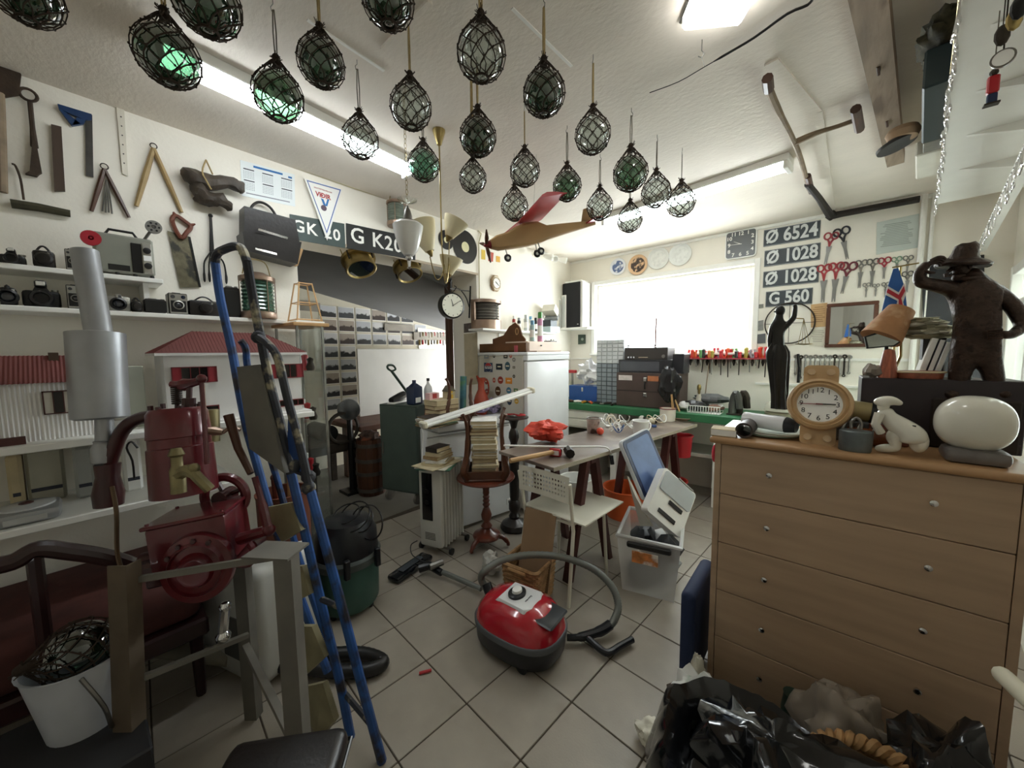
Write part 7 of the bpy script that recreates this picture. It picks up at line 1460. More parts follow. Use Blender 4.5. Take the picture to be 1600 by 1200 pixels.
MB().tube([V((PY(1401, 500, Yf + .015).x, Yf + .015, 0)) + V((0, 0, PY(1401, 416, Yf).z)), V((PY(1399, 500, Yf + .015).x, Yf + .015, BZ))], .004, 6).W('pole', brass, t); MB().tube([PY(1394, 418, Yf), PY(1436, 411, Yf)], .003, 5).W('crossbar', brass, t)
# books/brochures leaning
for k, (pa, pb, yt, m, lab) in enumerate(((1434, 1446, 525, paper_w, 'white brochure leaning among the upright papers'), (1446, 1458, 527, mat('blk_book', '1a1d26', .4), 'black book leaning among the upright papers'), (1458, 1470, 531, mat('pale_book', 'd9dde2', .5), 'pale booklet at the right of the upright papers'))):
    Yq = DY + .34; x0, x1 = PY(pa, 560, Yq).x, PY(pb, 560, Yq).x; o = thing('leaning_book', lab, 'book', (x0, Yq, ZB2), 0, 'papers standing on the dark box'); h_ = PY(pa, yt, Yq).z - ZB2; MB(T(x0, Yq, ZB2) @ MR(.22, 4, 'Y')).box((.0, 0, 0), (x1 - x0 - .003, .08, h_ * .97), .001).W('cover', m, o); MB(T(x0, Yq, ZB2) @ MR(.22, 4, 'Y')).box((.002, -.001, .002), (x1 - x0 - .005, .001, h_ * .96)).W('page_block', paper_w, o)
t = thing('beaded_box', 'oval reddish box with beaded lid on the dark box', 'box', (PY(1438, 582, DY + .3).x, DY + .30, ZB2)); MB(MDg((1.9, 1, 1, 1))).lathe([(.03, 0), (.032, .02), (.03, .028), (.001, .03)], 26).build('box', mat('amber_bead', '8f4a30', .4, var=.4, scale=60), t); MB(MDg((1.9, 1, 1, 1))).ring((0, 0, .024), .032, .004, 26, 6).build('beaded_edge', mat('bead_cream', 'd8c8a8', .4), t)
t = thing('red_bottle_figure', 'tall orange brown striped cone figure by the dark box', 'ornament', (PY(1386, 580, DY + .32).x, DY + .3, ZB2)); h_ = PY(1386, 545, DY + .3).z - ZB2; MB().lathe([(.028, 0), (.026, h_ * .3), (.016, h_ * .95), (.001, h_)], 16).build('cone', mat('striped_red', 'a35a42', .4, var=.5, scale=24, stretch=(6, 6, .4)), t); mb = crumple(14, (.03, .02, .025), 8, .5, 2.5, (-.04, -.005, .026)); mb.build('shell_cluster', mat('shells', '8d8378', .5, var=.4, scale=30), t)
mb = crumple(26, (.075, .05, .03), 17, .7, 2.2, (PY(1452, 512, DY + .5).x, DY + .4, 0)); 
t = thing('folded_cloths', 'heap of pale folded cloths and papers beside the statue head', 'cloths', (PY(1452, 540, DY + .4).x, DY + .40, ZB2)); zc_ = PY(1455, 512, DY + .4).z
MB().box((-.02, -.03, 0), (.04, .03, zc_ - ZB2 - .04), .003).build('carton', mat('dark_carton', '33302f', .6), t)
for k in range(5): mb = crumple(18, (.07 - .006 * k, .045, .012), k * 3, .5, 2, (.01 - .008 * k, 0, zc_ - ZB2 - .03 + k * .014)); mb.build('folded_cloth', [mat('cloth_olive', '9a9478', .8), mat('cloth_cream', 'd8d2bf', .8)][k % 2], t)
# dark window / screen on the far wall behind the statue
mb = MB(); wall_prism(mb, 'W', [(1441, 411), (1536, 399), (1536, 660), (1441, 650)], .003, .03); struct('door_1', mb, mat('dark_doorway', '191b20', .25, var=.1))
# ================================================================ STATUES
bronze = mat('dark_bronze', '3c2b21', .36, .5, var=.5, scale=30, bump=1.0, bscale=70, col2='291d17', c2amt=.4, c2scale=60)
Ys = DY + .285
def B(px, py, r, dy=0.0): p = PY(px, py, Ys + dy); return (p.x, p.y, p.z, r * hs(p) * 1.08)
t = thing('fisherman_statue', 'dark bronze statue of a man in a brimmed hat shading his eyes', 'statue', (PY(1520, 610, Ys).x, Ys, DT_))
zst = PY(1520, 622, Ys).z; x_ = PY(1520, 610, Ys).x
MB().box((x_ - .10, Ys - .03, DT_), (x_ + .105, Ys + .06, zst), .008).W('plinth', mat('bronze_base', '2a201a', .5, .3, var=.3), t)
J = [B(1522, 540, 32), B(1525, 502, 33), B(1528, 464, 36), B(1522, 438, 22), B(1514, 418, 15),           # 0-4 pelvis..neck
     B(1502, 566, 22), B(1499, 592, 19), B(1494, 614, 15), B(1478, 618, 9, -.03),                       # 5-8 right leg
     B(1545, 566, 22), B(1553, 592, 19), B(1560, 614, 15), B(1578, 618, 9, -.03),                       # 9-12 left leg
     B(1492, 452, 19), B(1462, 446, 15, -.03), B(1436, 440, 14, -.05), B(1436, 424, 10, -.06), B(1452, 410, 9, -.06),   # 13-17 right arm up to the brow
     B(1560, 456, 17), B(1586, 482, 17), B(1600, 510, 15, -.01), B(1580, 524, 11, -.05), B(1560, 522, 9, -.06)]    # 18-22 left arm on the hip
Lk = [(0, 1), (1, 2), (2, 3), (3, 4), (0, 5), (5, 6), (6, 7), (7, 8), (0, 9), (9, 10), (10, 11), (11, 12), (2, 13), (13, 14), (14, 15), (15, 16), (16, 17), (2, 18), (18, 19), (19, 20), (20, 21), (21, 22)]
skin('body', J, Lk, bronze, t)
h0 = V(B(1503, 418, 1)[:3]); sH = hs(h0); sV = vs_(h0) / sH; HM = MT(h0) @ MR(-.12, 4, 'Y') @ MDg((1, 1, 1.25, 1))
mb = MB(HM); mb.ball((0, 0, 0), (17 * sH, 18 * sH, 22 * sH), 18); mb.tube([(-.8 * 18 * sH, -.3 * 14 * sH, 2 * sH), (-26 * sH, -10 * sH, -5 * sH)], [5 * sH, 4 * sH], 7); mb.ball((-6 * sH, -6 * sH, -19 * sH), (14 * sH, 13 * sH, 11 * sH), 12); mb.ball((-8 * sH, -16 * sH, 1 * sH), (2.5 * sH, 2 * sH, 2 * sH), 8); mb.ball((-15 * sH, -9 * sH, 2 * sH), (2.5 * sH, 2 * sH, 2 * sH), 8); mb.ball((10 * sH, -16 * sH, -2 * sH), (4 * sH, 3 * sH, 6 * sH), 8); mb.tube([(-17 * sH, -12 * sH, -11 * sH), (-8 * sH, -19 * sH, -11 * sH)], 2 * sH, 5); mb.W('head', bronze, t)
mb = MB(MT(h0) @ MR(.10, 4, 'Y') @ MDg((1, 1, sV, 1))); pr = [(46, 2), (48, 5), (40, 9), (26, 14), (23, 20), (20, 32), (12, 38), (3, 36), (.5, 35)]
mb.lathe([(a * sH, b * sH) for a, b in pr], 30, M=MDg((1, .85, 1, 1))); mb.lathe([(.5 * sH, 6 * sH), (46 * sH, 1.5 * sH)], 30, cap=False, M=MDg((1, .85, 1, 1)))
for i, v in enumerate(mb.v): mb.v[i] = v + V((0, 0, (noise.noise(v * 30) * .008 - .01 * abs((v - h0).y) * 8)))
mb.W('brimmed_hat', bronze, t)
for k in range(4): a = V(B(1447 + k * 2.5, 417 - k * 3.2, 1, -.065)[:3]); MB().tube(SP([a, a + V((.014, -.006, .008)), a + V((.027, -.002, .007)), a + V((.034, .004, .0))], 3), [.0055, .0052, .005, .005, .0048, .0046, .0045, .004, .004, .003], 6).W('finger', bronze, t)
a = V(B(1446, 424, 1, -.065)[:3]); MB().tube([a, a + V((.012, -.004, -.008)), a + V((.022, 0, -.008))], [.006, .0055, .004], 6).W('thumb', bronze, t)
for k in range(4): a = V(B(1566, 516 + k * 4, 1, -.075)[:3]); MB().tube([a, a + V((-.014, -.002, 0)), a + V((-.024, .008, 0))], [.006, .0055, .004], 6).W('finger', bronze, t)
# scarf and pipe
MB(MT(V(B(1513, 436, 1)[:3]))).ring((0, 0, 0), 19 * sH, 7 * sH, 20, 8).W('collar', bronze, t)
a = V(B(1487, 430, 1, -.05)[:3]); MB().tube([a, a + V((-.012, -.006, -.004))], .003, 6).lathe([(.005, 0), (.007, .012), (.004, .012)], 8, M=MT(a + V((-.014, -.006, -.006)))).W('tobacco_pipe', bronze, t)
# lady justice
Yl = DY + .36; blackm = mat('black_bronze', '24221f', .35, .4, var=.3, scale=14, coat=.2)
def Q(px, py, r, dy=0.0): p = PY(px, py, Yl + dy); return (p.x, p.y, p.z, r * hs(p))
xj = PY(1216, 630, Yl).x; t = thing('justice_statue', 'black statue of a draped lady holding up a pair of scales', 'statue', (xj, Yl, DT_))
MB(T(xj, Yl, DT_)).lathe([(.055, 0), (.055, .012), (.045, .02), (.03, .05), (.001, .055)], 22).W('base', blackm, t)
J = [Q(1216, 540, 11), Q(1216, 520, 10), Q(1216, 508, 12), Q(1217, 496, 6), Q(1219, 488, 8), Q(1214, 570, 13), Q(1220, 600, 10), Q(1222, 625, 9), Q(1207, 512, 6), Q(1203, 530, 4.5), Q(1204, 552, 4), Q(1230, 508, 6), Q(1241, 496, 5), Q(1243, 478, 4), Q(1240, 476, 4)]
skin('body', J, [(0, 1), (1, 2), (2, 3), (3, 4), (0, 5), (5, 6), (6, 7), (2, 8), (8, 9), (9, 10), (2, 11), (11, 12), (12, 13), (13, 14)], blackm, t)
zb_, zt_ = PY(1220, 632, Yl).z, PY(1216, 535, Yl).z
mb = MB(); n = 30
def drape(u, v):
    a = u * 2 * PI; w_ = 1 + .13 * sin(a * 7 + v * 2); r0 = .0023 * (9 + 12 * sin(min(1, v * 5) * PI / 2) - 10 * min(1, v * 1.25) + 3 * v * v); return (xj + .022 * (v - .7) + r0 * w_ * cos(a), Yl + r0 * .8 * w_ * sin(a), zt_ + (zb_ - zt_ - .02) * v)
mb.sheet(drape, n * 2, 14); mb.W('draped_skirt', blackm, t, ang=60)
c = V(Q(1219, 486, 1)[:3]); MB(T(*c)).ball((0, 0, .0), (.019, .02, .024), 14).ball((-.006, .014, .006), (.012, .012, .012), 8).ball((-.018, -.006, -.002), (.005, .005, .004), 6).W('head', blackm, t)
hp = V(Q(1241, 497, 1)[:3]); sc1 = V(Q(1256, 498, 1)[:3]); MB().tube([hp, sc1], .0025, 5).W('scale_beam', brass, t)
for (px, yb_) in ((1256, 538),):
    for dx in (-9, -3, 3, 9): MB().tube([sc1, V(Q(px + dx, yb_, 1)[:3])], .0014, 4).W('scale_chain', brass, t)
    p_ = V(Q(px, yb_, 1)[:3]); MB(T(*p_)).lathe([(.001, -.004), (.03, 0), (.031, .003)], 18, cap=False).W('scale_pan', brass, t)
# blue padded chair beside the dresser
t = thing('blue_chair', 'navy blue padded chair back standing beside the dresser', 'chair', (-.40, 1.78, 0)); MB(RZ(0, (-.40, 1.78, .26))).box((-.03, -.18, -.22), (.03, .18, .22), .026, seg=3).W('backrest', mat('navy_cloth', '1c2a4a', .8, var=.1), t)
for s_ in (-1, 1): MB().tube(SP([(-.40, 1.78 + s_ * .15, .1), (-.42, 1.78 + s_ * .15, .05), (-.47, 1.78 + s_ * .17, .008)], 4), .012, 7).W('leg', wood_dark, t)
solo('red_reflector', MB().ball((-.348, 1.76, 1.06), (.011, .022, .04), 14), mat('neon_red', 'e2304e', .3), 'small bright pink red disc hung on the dresser side', 'reflector')
# bags and basket at the dresser foot
def heap(label, c, sz, m, seed, amp=.4, fr_=2.0, n=34, nm='plastic_bag', cat='bag', z0=.001):
    mb = crumple(n, sz, seed, amp, fr_, c); zmin = min(p_.z for p_ in mb.v); mb.v = [p_ - V((0, 0, zmin - z0)) for p_ in mb.v]; return solo(nm, mb, m, label, cat, ang=60)
binb = mat('black_bin_bag', '121315', .16, bump=1.0, bscale=9, var=.1, coat=.3)
def bagtop(u, v):
    a = u * 2 * PI; r = [.16, .27, .29, .27, .25, .23, .20, .16][int(v * 7)]; z = [0.0, .02, .13, .24, .32, .345, .32, .27][int(v * 7)]
    w_ = 1 + .10 * noise.noise(V((cos(a) * 2, sin(a) * 2, z * 5))) + .05 * noise.noise(V((cos(a) * 7, sin(a) * 7, z * 12))); return (-.12 + 1.0 * r * w_ * cos(a), 1.18 + r * w_ * sin(a), .001 + z + (.02 * noise.noise(V((cos(a) * 4, sin(a) * 4, 3))) if v > .4 else 0))
mb = MB(); mb.sheet(bagtop, 72, 7); solo('bin_bag', mb, binb, 'open black bin bag in front of the dresser', 'bag', ang=60)
heap('dark bundle of black plastic stuffed in the bin bag', (-.06, 1.2, .2), (.21, .18, .17), binb, 4, .5, z0=.02)
heap('white and green printed plastic bag behind the bin bag', (-.30, 1.47, .1), (.11, .10, .11), mat('bag_green_print', 'e6e8e3', .35, var=.1, scale=6, col2='2f7f48', c2amt=.35, c2scale=5), 5, .4, nm='printed_bag')
heap('pale cream cloth roll lying on the tiles by the bin bag', (-.43, 1.33, .04), (.07, .05, .035), mat('cream_cloth', 'dedac8', .8), 6, .3, nm='cloth_roll', cat='cloth')
heap('pale cream cloth standing against the dresser corner', (-.36, 1.62, .09), (.035, .04, .1), mat('cream_cloth', 'dedac8'), 12, .2, nm='cloth_roll', cat='cloth')
heap('frosted plastic bag leaning on the lowest drawer', (.10, 1.55, .2), (.12, .08, .16), mat('frosted_bag', 'a39788', .4, alpha=.8, var=.2), 15, .4, nm='frosted_bag')
heap('tall black plastic bundle at the right of the bin bag', (.30, 1.42, .2), (.14, .14, .22), binb, 19, .4, nm='black_bundle')
solo('green_bottle', MB(T(-.035, 1.6, 0)).lathe([(.03, 0.0006), (.034, .02), (.034, .2), (.028, .25), (.03, .26)], 16), mat('dark_green_pl', '24382d', .5), 'dark green flask standing before the lowest drawer', 'flask')
c = PZ(1385, 1250, .38); t = thing('wicker_basket', 'round wicker basket whose braided rim shows at the bottom edge', 'basket', (c.x, c.y, 0)); wk2 = mat('wicker_pale', 'b78f5f', .7, var=.3, scale=30); R_ = .15
for f in range(2): MB().tube([((R_ + .012 * cos(a * 18 + f * PI)) * cos(a), (R_ + .012 * cos(a * 18 + f * PI)) * sin(a), .38 + .012 * sin(a * 18 + f * PI)) for a in [i * 2 * PI / 160 for i in range(160)]], .011, 6, closed=True).build('braided_rim', wk2, t)
mb = MB()
for j in range(24): mb.ring((0, 0, .01 + j * .0152), R_ * (.8 + .2 * j / 24) * (1 + .01 * (j % 2)), .010, 30, 5)
mb.build('woven_side', wk2, t, kind='stuff'); MB().cyl((0, 0, 0), (0, 0, .01), R_ * .8, n=24).build('bottom', wk2, t)
t = thing('walking_aid', 'cream padded tube handle at the right edge beside the dresser', 'handle', PD(1590, 1075, .75)); MB().tube([PD(1568, 1056, .75), PD(1585, 1072, .72), PD(1620, 1105, .68)], .016, 12).ball(PD(1568, 1056, .75), .016, 12).W('padded_grip', mat('cream_foam', 'd9d4bd', .6), t); MB().tube([PD(1620, 1105, .68), PD(1640, 1130, .66), V((PD(1640, 1130, .66).x, PD(1640, 1130, .66).y, 0))], .012, 8).W('tube_frame', steel, t)
# ================================================================ SPOON SHELF (right)
e0, e1 = PZ(1507, -30, 2.4), PZ(1464, 318, 2.4); sd_ = (e1 - e0).normalized(); so = V((sd_.y, -sd_.x, 0)); SL = (e1 - e0).length + .12
SMx = fr(e0 - sd_ * .1, sd_, so * -1)       # x along the shelf, y towards the room, z: check below
SMx = Matrix(((sd_.x, so.x, 0, e0.x - sd_.x * .1), (sd_.y, so.y, 0, e0.y - sd_.y * .1), (0, 0, 1, 2.4), (0, 0, 0, 1)))   # x along, y towards the right wall, z up
t = thing('high_spoon_shelf', 'high white shelf on the right wall edged with hanging teaspoons', 'shelf', SMx @ V((SL / 2, .2, 0)))
MB(SMx).box((0, 0, 0), (SL, .46, .02)).W('board', white, t)
for x in (.35, .75, 1.15, 1.6): MB(SMx).hull([(x, .06, 0), (x + .02, .06, 0), (x, .45, 0), (x + .02, .45, 0), (x, .45, -.1), (x + .02, .45, -.1), (x, .44, -.1)]).W('bracket', white, t)
sm_ = MB(); sm_.tube([(0, 0, 0), (0, 0, -.05)], .0022, 5); sm_.ball((0, 0, -.062), (.009, .004, .014), 8); sm_.ball((0, 0, .003), (.005, .003, .006), 6); spm = sm_.mesh('spoon', chrome)
def spoons(n, f0, f1, desc, M=SMx, z=-.006, y=-.004):
    for k in range(n):
        f = f0 + (f1 - f0) * k / max(1, n - 1); p = M @ V((f, y, z)); o = bpy.data.objects.new('teaspoon', spm); COL.objects.link(o); o.location = p; o.rotation_euler = (ru(-.1, .1), ru(-.1, .1), math.atan2(sd_.y, sd_.x) + ru(-.5, .5))
        tag(o, desc, 'spoon', 'souvenir teaspoons hanging from the shelf edge')
spoons(64, .14, SL - .04, 'small souvenir teaspoon in the long row under the high shelf edge')
MB(SMx).tube([(0, -.004, -.002), (SL, -.004, -.002)], .0035, 5).W('hanging_rail', brass, t)
# things on the shelf
SI = SMx.inverted(); x0, x1 = (SI @ PZ(1441, 140, 2.42)).x, (SI @ PZ(1440, 226, 2.42)).x; yo = (SI @ PZ(1440, 185, 2.42)).y
t = thing('dark_case', 'dark green case overhanging the edge of the spoon shelf', 'case', SMx @ V((x0, .1, .0206)))
MB(SMx).box((x0, yo, .0206), (x1, .12, .0206 + .13), .006).W('case', mat('case_green', '1f2f30', .5, var=.1), t); MB(SMx).box((x1, yo + .005, .021), (x1 + .12, .115, .1), .002).W('metal_end', steel, t)
mb = crumple(30, (.16, .06, .035), 5, .4, 3, (0, 0, 0)); mb.v = [SMx @ (p_ + V((x0 + .06, yo + .04, .19))) for p_ in mb.v]; solo('wreath', mb, mat('moss', '4a4633', .9, var=.6, scale=30), 'dark mossy wreath lying on the green case', 'wreath', ang=60)
mb = MB(SMx); mb.box((x1 + .14, yo - .02, .0206), (x1 + .5, .10, .09), .006); solo('white_box', mb, mat('box_cream', 'e0ddd0'), 'white box at the far end of the spoon shelf', 'box')
t = thing('peaked_cap', 'dark peaked cap with tan top on the spoon shelf', 'cap', SMx @ V((x1 - .05, yo - .05, .1))); MB(SMx @ T(x1 - .03, yo - .06, .06)).lathe([(.001, .05), (.05, .045), (.06, .025), (.05, .0)], 20).W('crown', mat('tan_cap', 'a68a6c', .8, var=.3), t); MB(SMx @ T(x1 + .0, yo - .08, .05) @ MR(.3, 4, 'X')).lathe([(.001, 0), (.07, -.005), (.07, .008), (.001, .012)], 20).W('peak', mat('dark_cap', '2a2725', .6), t)
# lower row of spoons further right and the hanging nutcracker figure
l0, l1 = PZ(1600, 232, 2.2), PZ(1522, 398, 2.2); ld = (l1 - l0).normalized(); LMx = Matrix(((ld.x, ld.y, 0, l0.x - ld.x * .5), (ld.y, -ld.x, 0, l0.y - ld.y * .5), (0, 0, 1, 2.2), (0, 0, 0, 1))); Ll = (l1 - l0).length + .4
t = thing('curtain_rail', 'white wall rail by the right window edged with small hanging spoons', 'rail', l0); MB(LMx).box((0, 0, 0), (Ll, .05, .025), .003).W('rail', white, t)
spoons(40, .3, Ll - .04, 'tiny souvenir teaspoon in the row under the white window rail', LMx, -.004, -.002)
def at_shelf(px, py, z): return PZ(px, py, z)
t = thing('hanging_figure', 'small red and blue toy soldier pendant hanging under the shelf', 'ornament', PZ(1552, 125, 2.22)); c = PZ(1552, 128, 2.22)
MB(T(*c)).box((-.011, -.008, -.03), (.011, .008, .015), .003).W('red_coat', red_pl, t); MB(T(*c)).box((-.009, -.007, -.055), (.009, .007, -.031), .002).W('blue_legs', mat('navy_cloth', '1c2a4a'), t); MB(T(*c)).ball((0, 0, .024), .009, 8).box((-.014, -.01, -.06), (.014, .01, -.0555)).W('head_and_feet', dark_iron, t)
MB().tube([c + V((0, 0, .03)), V((c.x, c.y, 2.399))], .0015, 4).W('cord', string_m, t)
c = PZ(1567, 92, 2.25); t = thing('watch_medallion', 'round white watch face hanging above the toy soldier', 'watch', c); ax_ = (CAM - c).normalized(); Mw = fr(c, V((0, 0, 1)).cross(ax_), (0, 0, 1)); MB(Mw).lathe([(.001, .0), (.022, 0), (.022, .006), (.001, .006)], 20).W('case', steel, t); MB(Mw).cyl((0, 0, .006), (0, 0, .0075), .018, n=18).W('dial', paper_w, t)
MB().tube([c + V((0, 0, .02)), V((c.x, c.y, 2.399))], .002, 4).W('cord', dark_iron, t)
for k, (px, py) in enumerate(((1566, 55), (1585, 30), (1592, 12))):
    c = PZ(px, py, 2.28); t = thing('key_pendant', ['dark metal pendant hanging just above the watch face', 'brass oval pendant near the top right corner', 'dark pendant cut by the top right corner'][k], 'pendant', c); MB(T(*c)).ball((0, 0, 0), (.014, .008, .026), 10).W('pendant', [dark_iron, brass, black_m][k], t); MB().tube([c + V((0, 0, .02)), V((c.x, c.y, 2.399))], .0014, 4).W('cord', dark_iron, t)

# ================================================================ BLUE LADDER
blue = mat('ladder_blue', '24508f', .4, var=.35, scale=10, col2='23222a', c2amt=.42, c2scale=9, bump=.2); blk = mat('ladder_stained', '2a2c34', .6, var=.4, scale=14, col2='a39a80', c2amt=.36, c2scale=14, bump=.3)
t = thing('step_ladder', 'paint stained blue tubular step ladder leaning half folded', 'ladder', (-1.3, .66, 0))
def rail_(pts, r, m, nm='rail', n=9): r *= .8; MB().tube(SP([PD(*p_) for p_ in pts], 5), r, n).W(nm, m, t)
rail_([(336, 410, 1.62), (345, 470, 1.62), (362, 545, 1.62), (372, 600, 1.61), (385, 665, 1.6), (400, 720, 1.6), (423, 800, 1.6), (450, 880, 1.6), (488, 985, 1.6), (512, 1050, 1.585)], .021, blue)
rail_([(336, 410, 1.62), (340, 396, 1.6), (352, 389, 1.56), (366, 385, 1.52), (378, 389, 1.5), (386, 410, 1.49)], .021, blk, 'top_loop')
rail_([(386, 410, 1.49), (398, 480, 1.48), (408, 530, 1.47), (422, 600, 1.46), (440, 670, 1.45), (455, 740, 1.45)], .021, blk)
rail_([(455, 740, 1.45), (474, 820, 1.45), (492, 900, 1.45), (512, 985, 1.45), (530, 1060, 1.455), (548, 1152, 1.463)], .021, blue)
rail_([(404, 527, 1.44), (418, 537, 1.42), (434, 560, 1.41), (450, 625, 1.40), (470, 700, 1.39), (482, 755, 1.385)], .019, blk, 'rear_rail')
rail_([(482, 755, 1.385), (505, 840, 1.38), (532, 940, 1.375), (560, 1050, 1.37), (597, 1190, 1.372)], .021, blue, 'rear_rail')
rail_([(376, 532, 1.66), (384, 545, 1.68), (388, 580, 1.7), (412, 680, 1.72), (436, 760, 1.74), (470, 880, 1.76), (515, 1012, 1.762)], .018, blue, 'rear_rail')
def tread(q, nm, m, th=.02, rib=True):
    P_ = [PD(*p_) for p_ in q]; n_ = (P_[1] - P_[0]).cross(P_[3] - P_[0]).normalized() * th; mb = MB(); mb.add([p_ for p_ in P_] + [p_ - n_ for p_ in P_], [(0, 1, 2, 3), (7, 6, 5, 4)] + [(i, i + 4, (i + 1) % 4 + 4, (i + 1) % 4) for i in range(4)]); o = mb.W(nm, m, t)
    if rib:
        mb = MB()
        for k in range(1, 18): a = P_[0].lerp(P_[3], k / 18); b = P_[1].lerp(P_[2], k / 18); mb.tube([a + n_ * .05, b + n_ * .05], .0022, 4)
        mb.W('rubber_ribs', mat('tread_rib', 'a39a78', .7, var=.2), o, kind='stuff')
trm = mat('tread_beige', '8f8768', .7, var=.3, scale=9)
for q in ([(418, 792, 1.56), (462, 783, 1.46), (478, 826, 1.44), (448, 844, 1.5)], [(440, 885, 1.56), (480, 882, 1.46), (492, 925, 1.44), (456, 944, 1.5)], [(462, 975, 1.56), (495, 975, 1.46), (515, 1022, 1.44), (482, 1052, 1.5)], [(480, 1070, 1.56), (512, 1062, 1.46), (530, 1120, 1.44), (500, 1158, 1.5)]): tread(q, 'tread', trm)
tread([(378, 574, 1.5), (414, 570, 1.47), (452, 738, 1.43), (398, 700, 1.47)], 'platform', mat('platform_grey', '6f6c63', .7, var=.25, scale=6), .022, False)
tread([(452, 640, 1.45), (470, 690, 1.42), (480, 755, 1.4), (450, 700, 1.45)], 'blue_gusset', mat('gusset_blue', '1c3f7a', .4, var=.2), .004, False)
for q in ((404, 527, 1.45), (462, 728, 1.42), (482, 762, 1.385), (482, 745, 1.4)): c = PD(*q); MB().ball(c, .026, 10).W('joint_bolt', blk, t)
for a, b in (((462, 735, 1.44), (486, 745, 1.385)), ((500, 935, 1.45), (530, 948, 1.375)), ((540, 1085, 1.46), (578, 1130, 1.37))): MB().tube([PD(*a), PD(*b)], .011, 6).W('stay', blk, t)

# ================================================================ ENGINE ON ITS STAND
red = mat('engine_red', '641b22', .28, .1, var=.3, scale=7, coat=.4, bump=.15, bscale=40); redd = mat('engine_dark_red', '421a1a', .35, .1, var=.35, scale=8, coat=.3)
alum = mat('aluminium_paint', 'a9abae', .38, .6, var=.12, scale=8); bras_d = mat('carburettor_brass', '8f8560', .4, .6, var=.3, scale=14)
ED = 1.42; E_ = lambda x, y, d=0.0: PD(x, y, ED + d); u1 = ED / F_PX * .72
t = thing('stationary_engine', 'dark red stationary engine with a silver exhaust standing on a steel frame', 'engine', E_(300, 900))
MB().turn(E_(155, 525), E_(132, 392), [(22 * u1, 0), (22 * u1, 1), (19 * u1, 1), (19 * u1, .6)], 26).W('exhaust_pipe', alum, t)
MB().turn(E_(158, 655), E_(150, 518), [(38 * u1, 0), (45 * u1, .02), (46 * u1, .98), (24 * u1, 1)], 30).W('silencer', alum, t)
MB().turn(E_(164, 728), E_(163, 650), [(10 * u1, 0), (20 * u1, .08), (22 * u1, .2), (22 * u1, .36), (17 * u1, .46), (18 * u1, .5), (15 * u1, .52), (15 * u1, 1)], 20).W('exhaust_neck', alum, t)
MB().tube(SP([E_(166, 735), E_(172, 720), E_(190, 675), E_(215, 655), E_(245, 650)], 4), [.024, .026, .027] + [.023] * 14, 12).turn(E_(170, 790), E_(168, 725), [(.042, 0), (.046, .3), (.034, .7), (.038, 1)], 14).W('exhaust_elbow', redd, t)
MB().turn(E_(290, 770), E_(277, 638), [(58 * u1, 0), (56 * u1, .55), (53 * u1, .56), (53 * u1, .66), (55 * u1, .67), (52 * u1, .95), (46 * u1, 1)], 36).W('cylinder', red, t)
for k in range(7): a = k * 2 * PI / 7; c = E_(277, 638) + V((cos(a), sin(a), 0)) * 42 * u1; MB().cyl(c - V((0, 0, .003)), c + V((0, 0, .016)), .009, n=6).W('head_bolt', redd, t)
for k in range(9): MB(T(*(E_(277, 628) + V((0, 0, k * .0075 - .005))))).ring((0, 0, 0), .0155, .0026, 14, 5).W('valve_spring', dark_iron, t)
MB().cyl(E_(295, 640), E_(296, 600), .010, n=8).cyl(E_(295, 640), E_(295, 622), .022, n=10).cyl(E_(277, 640), E_(277, 598), .008, n=8).W('valve_stem', redd, t)
MB().tube(SP([E_(268, 600), E_(282, 602), E_(297, 599), E_(318, 594)], 3), [.013, .014, .016, .02, .024, .022, .018, .015, .014, .012], 8).W('rocker_arm', red, t)
MB().cyl(E_(324, 725, -.05), E_(315, 592, -.02), .0085, n=8).ball(E_(315, 592, -.02), .018, 10).W('push_rod', red, t)
MB().turn(E_(348, 675, .04), E_(322, 672, .02), [(.012, 0), (.018, .5), (.012, 1)], 10).tube(SP([E_(348, 676, .04), E_(362, 668, .04), E_(375, 672, .04)], 3), .007, 6).W('oil_pipe', copper, t)
MB().turn(E_(330, 690, .1), E_(328, 640, .1), [(.03, 0), (.032, 1)], 14).W('brass_canister', bras_d, t)
# crankcase box
cc_ = E_(312, 835, .0); Mc = fr(cc_, V((.52, .85, .10)), V((-.06, .04, 1))) @ MDg((.8, .9, .85, 1))
MB(Mc).box((-.15, -.12, -.16), (.15, .085, .10), .012, seg=2).W('crankcase', red, t); MB(Mc).box((-.16, .085, -.17), (.16, .10, .11), .004).W('top_plate', red, t)
for x in (-.14, .14):
    for z in (-.14, .09): MB(Mc).cyl((x, .1, z), (x, .108, z), .008, n=6).W('plate_bolt', red, t)
Mf = Mc @ T(.03, -.10, .10)
MB(Mf).lathe([(.135, -.02), (.14, .0), (.135, .03), (.11, .035), (.1, .05), (.095, .035), (.07, .04), (.06, .06), (.03, .062), (.001, .05)], 40).W('front_cover', red, t)
for k in range(5): a = 1.0 + k * .5; c_ = (.115 * cos(a), .115 * sin(a)); MB(Mf).cyl((*c_, .03), (*c_, .045), .01, n=6).W('cover_bolt', redd, t)
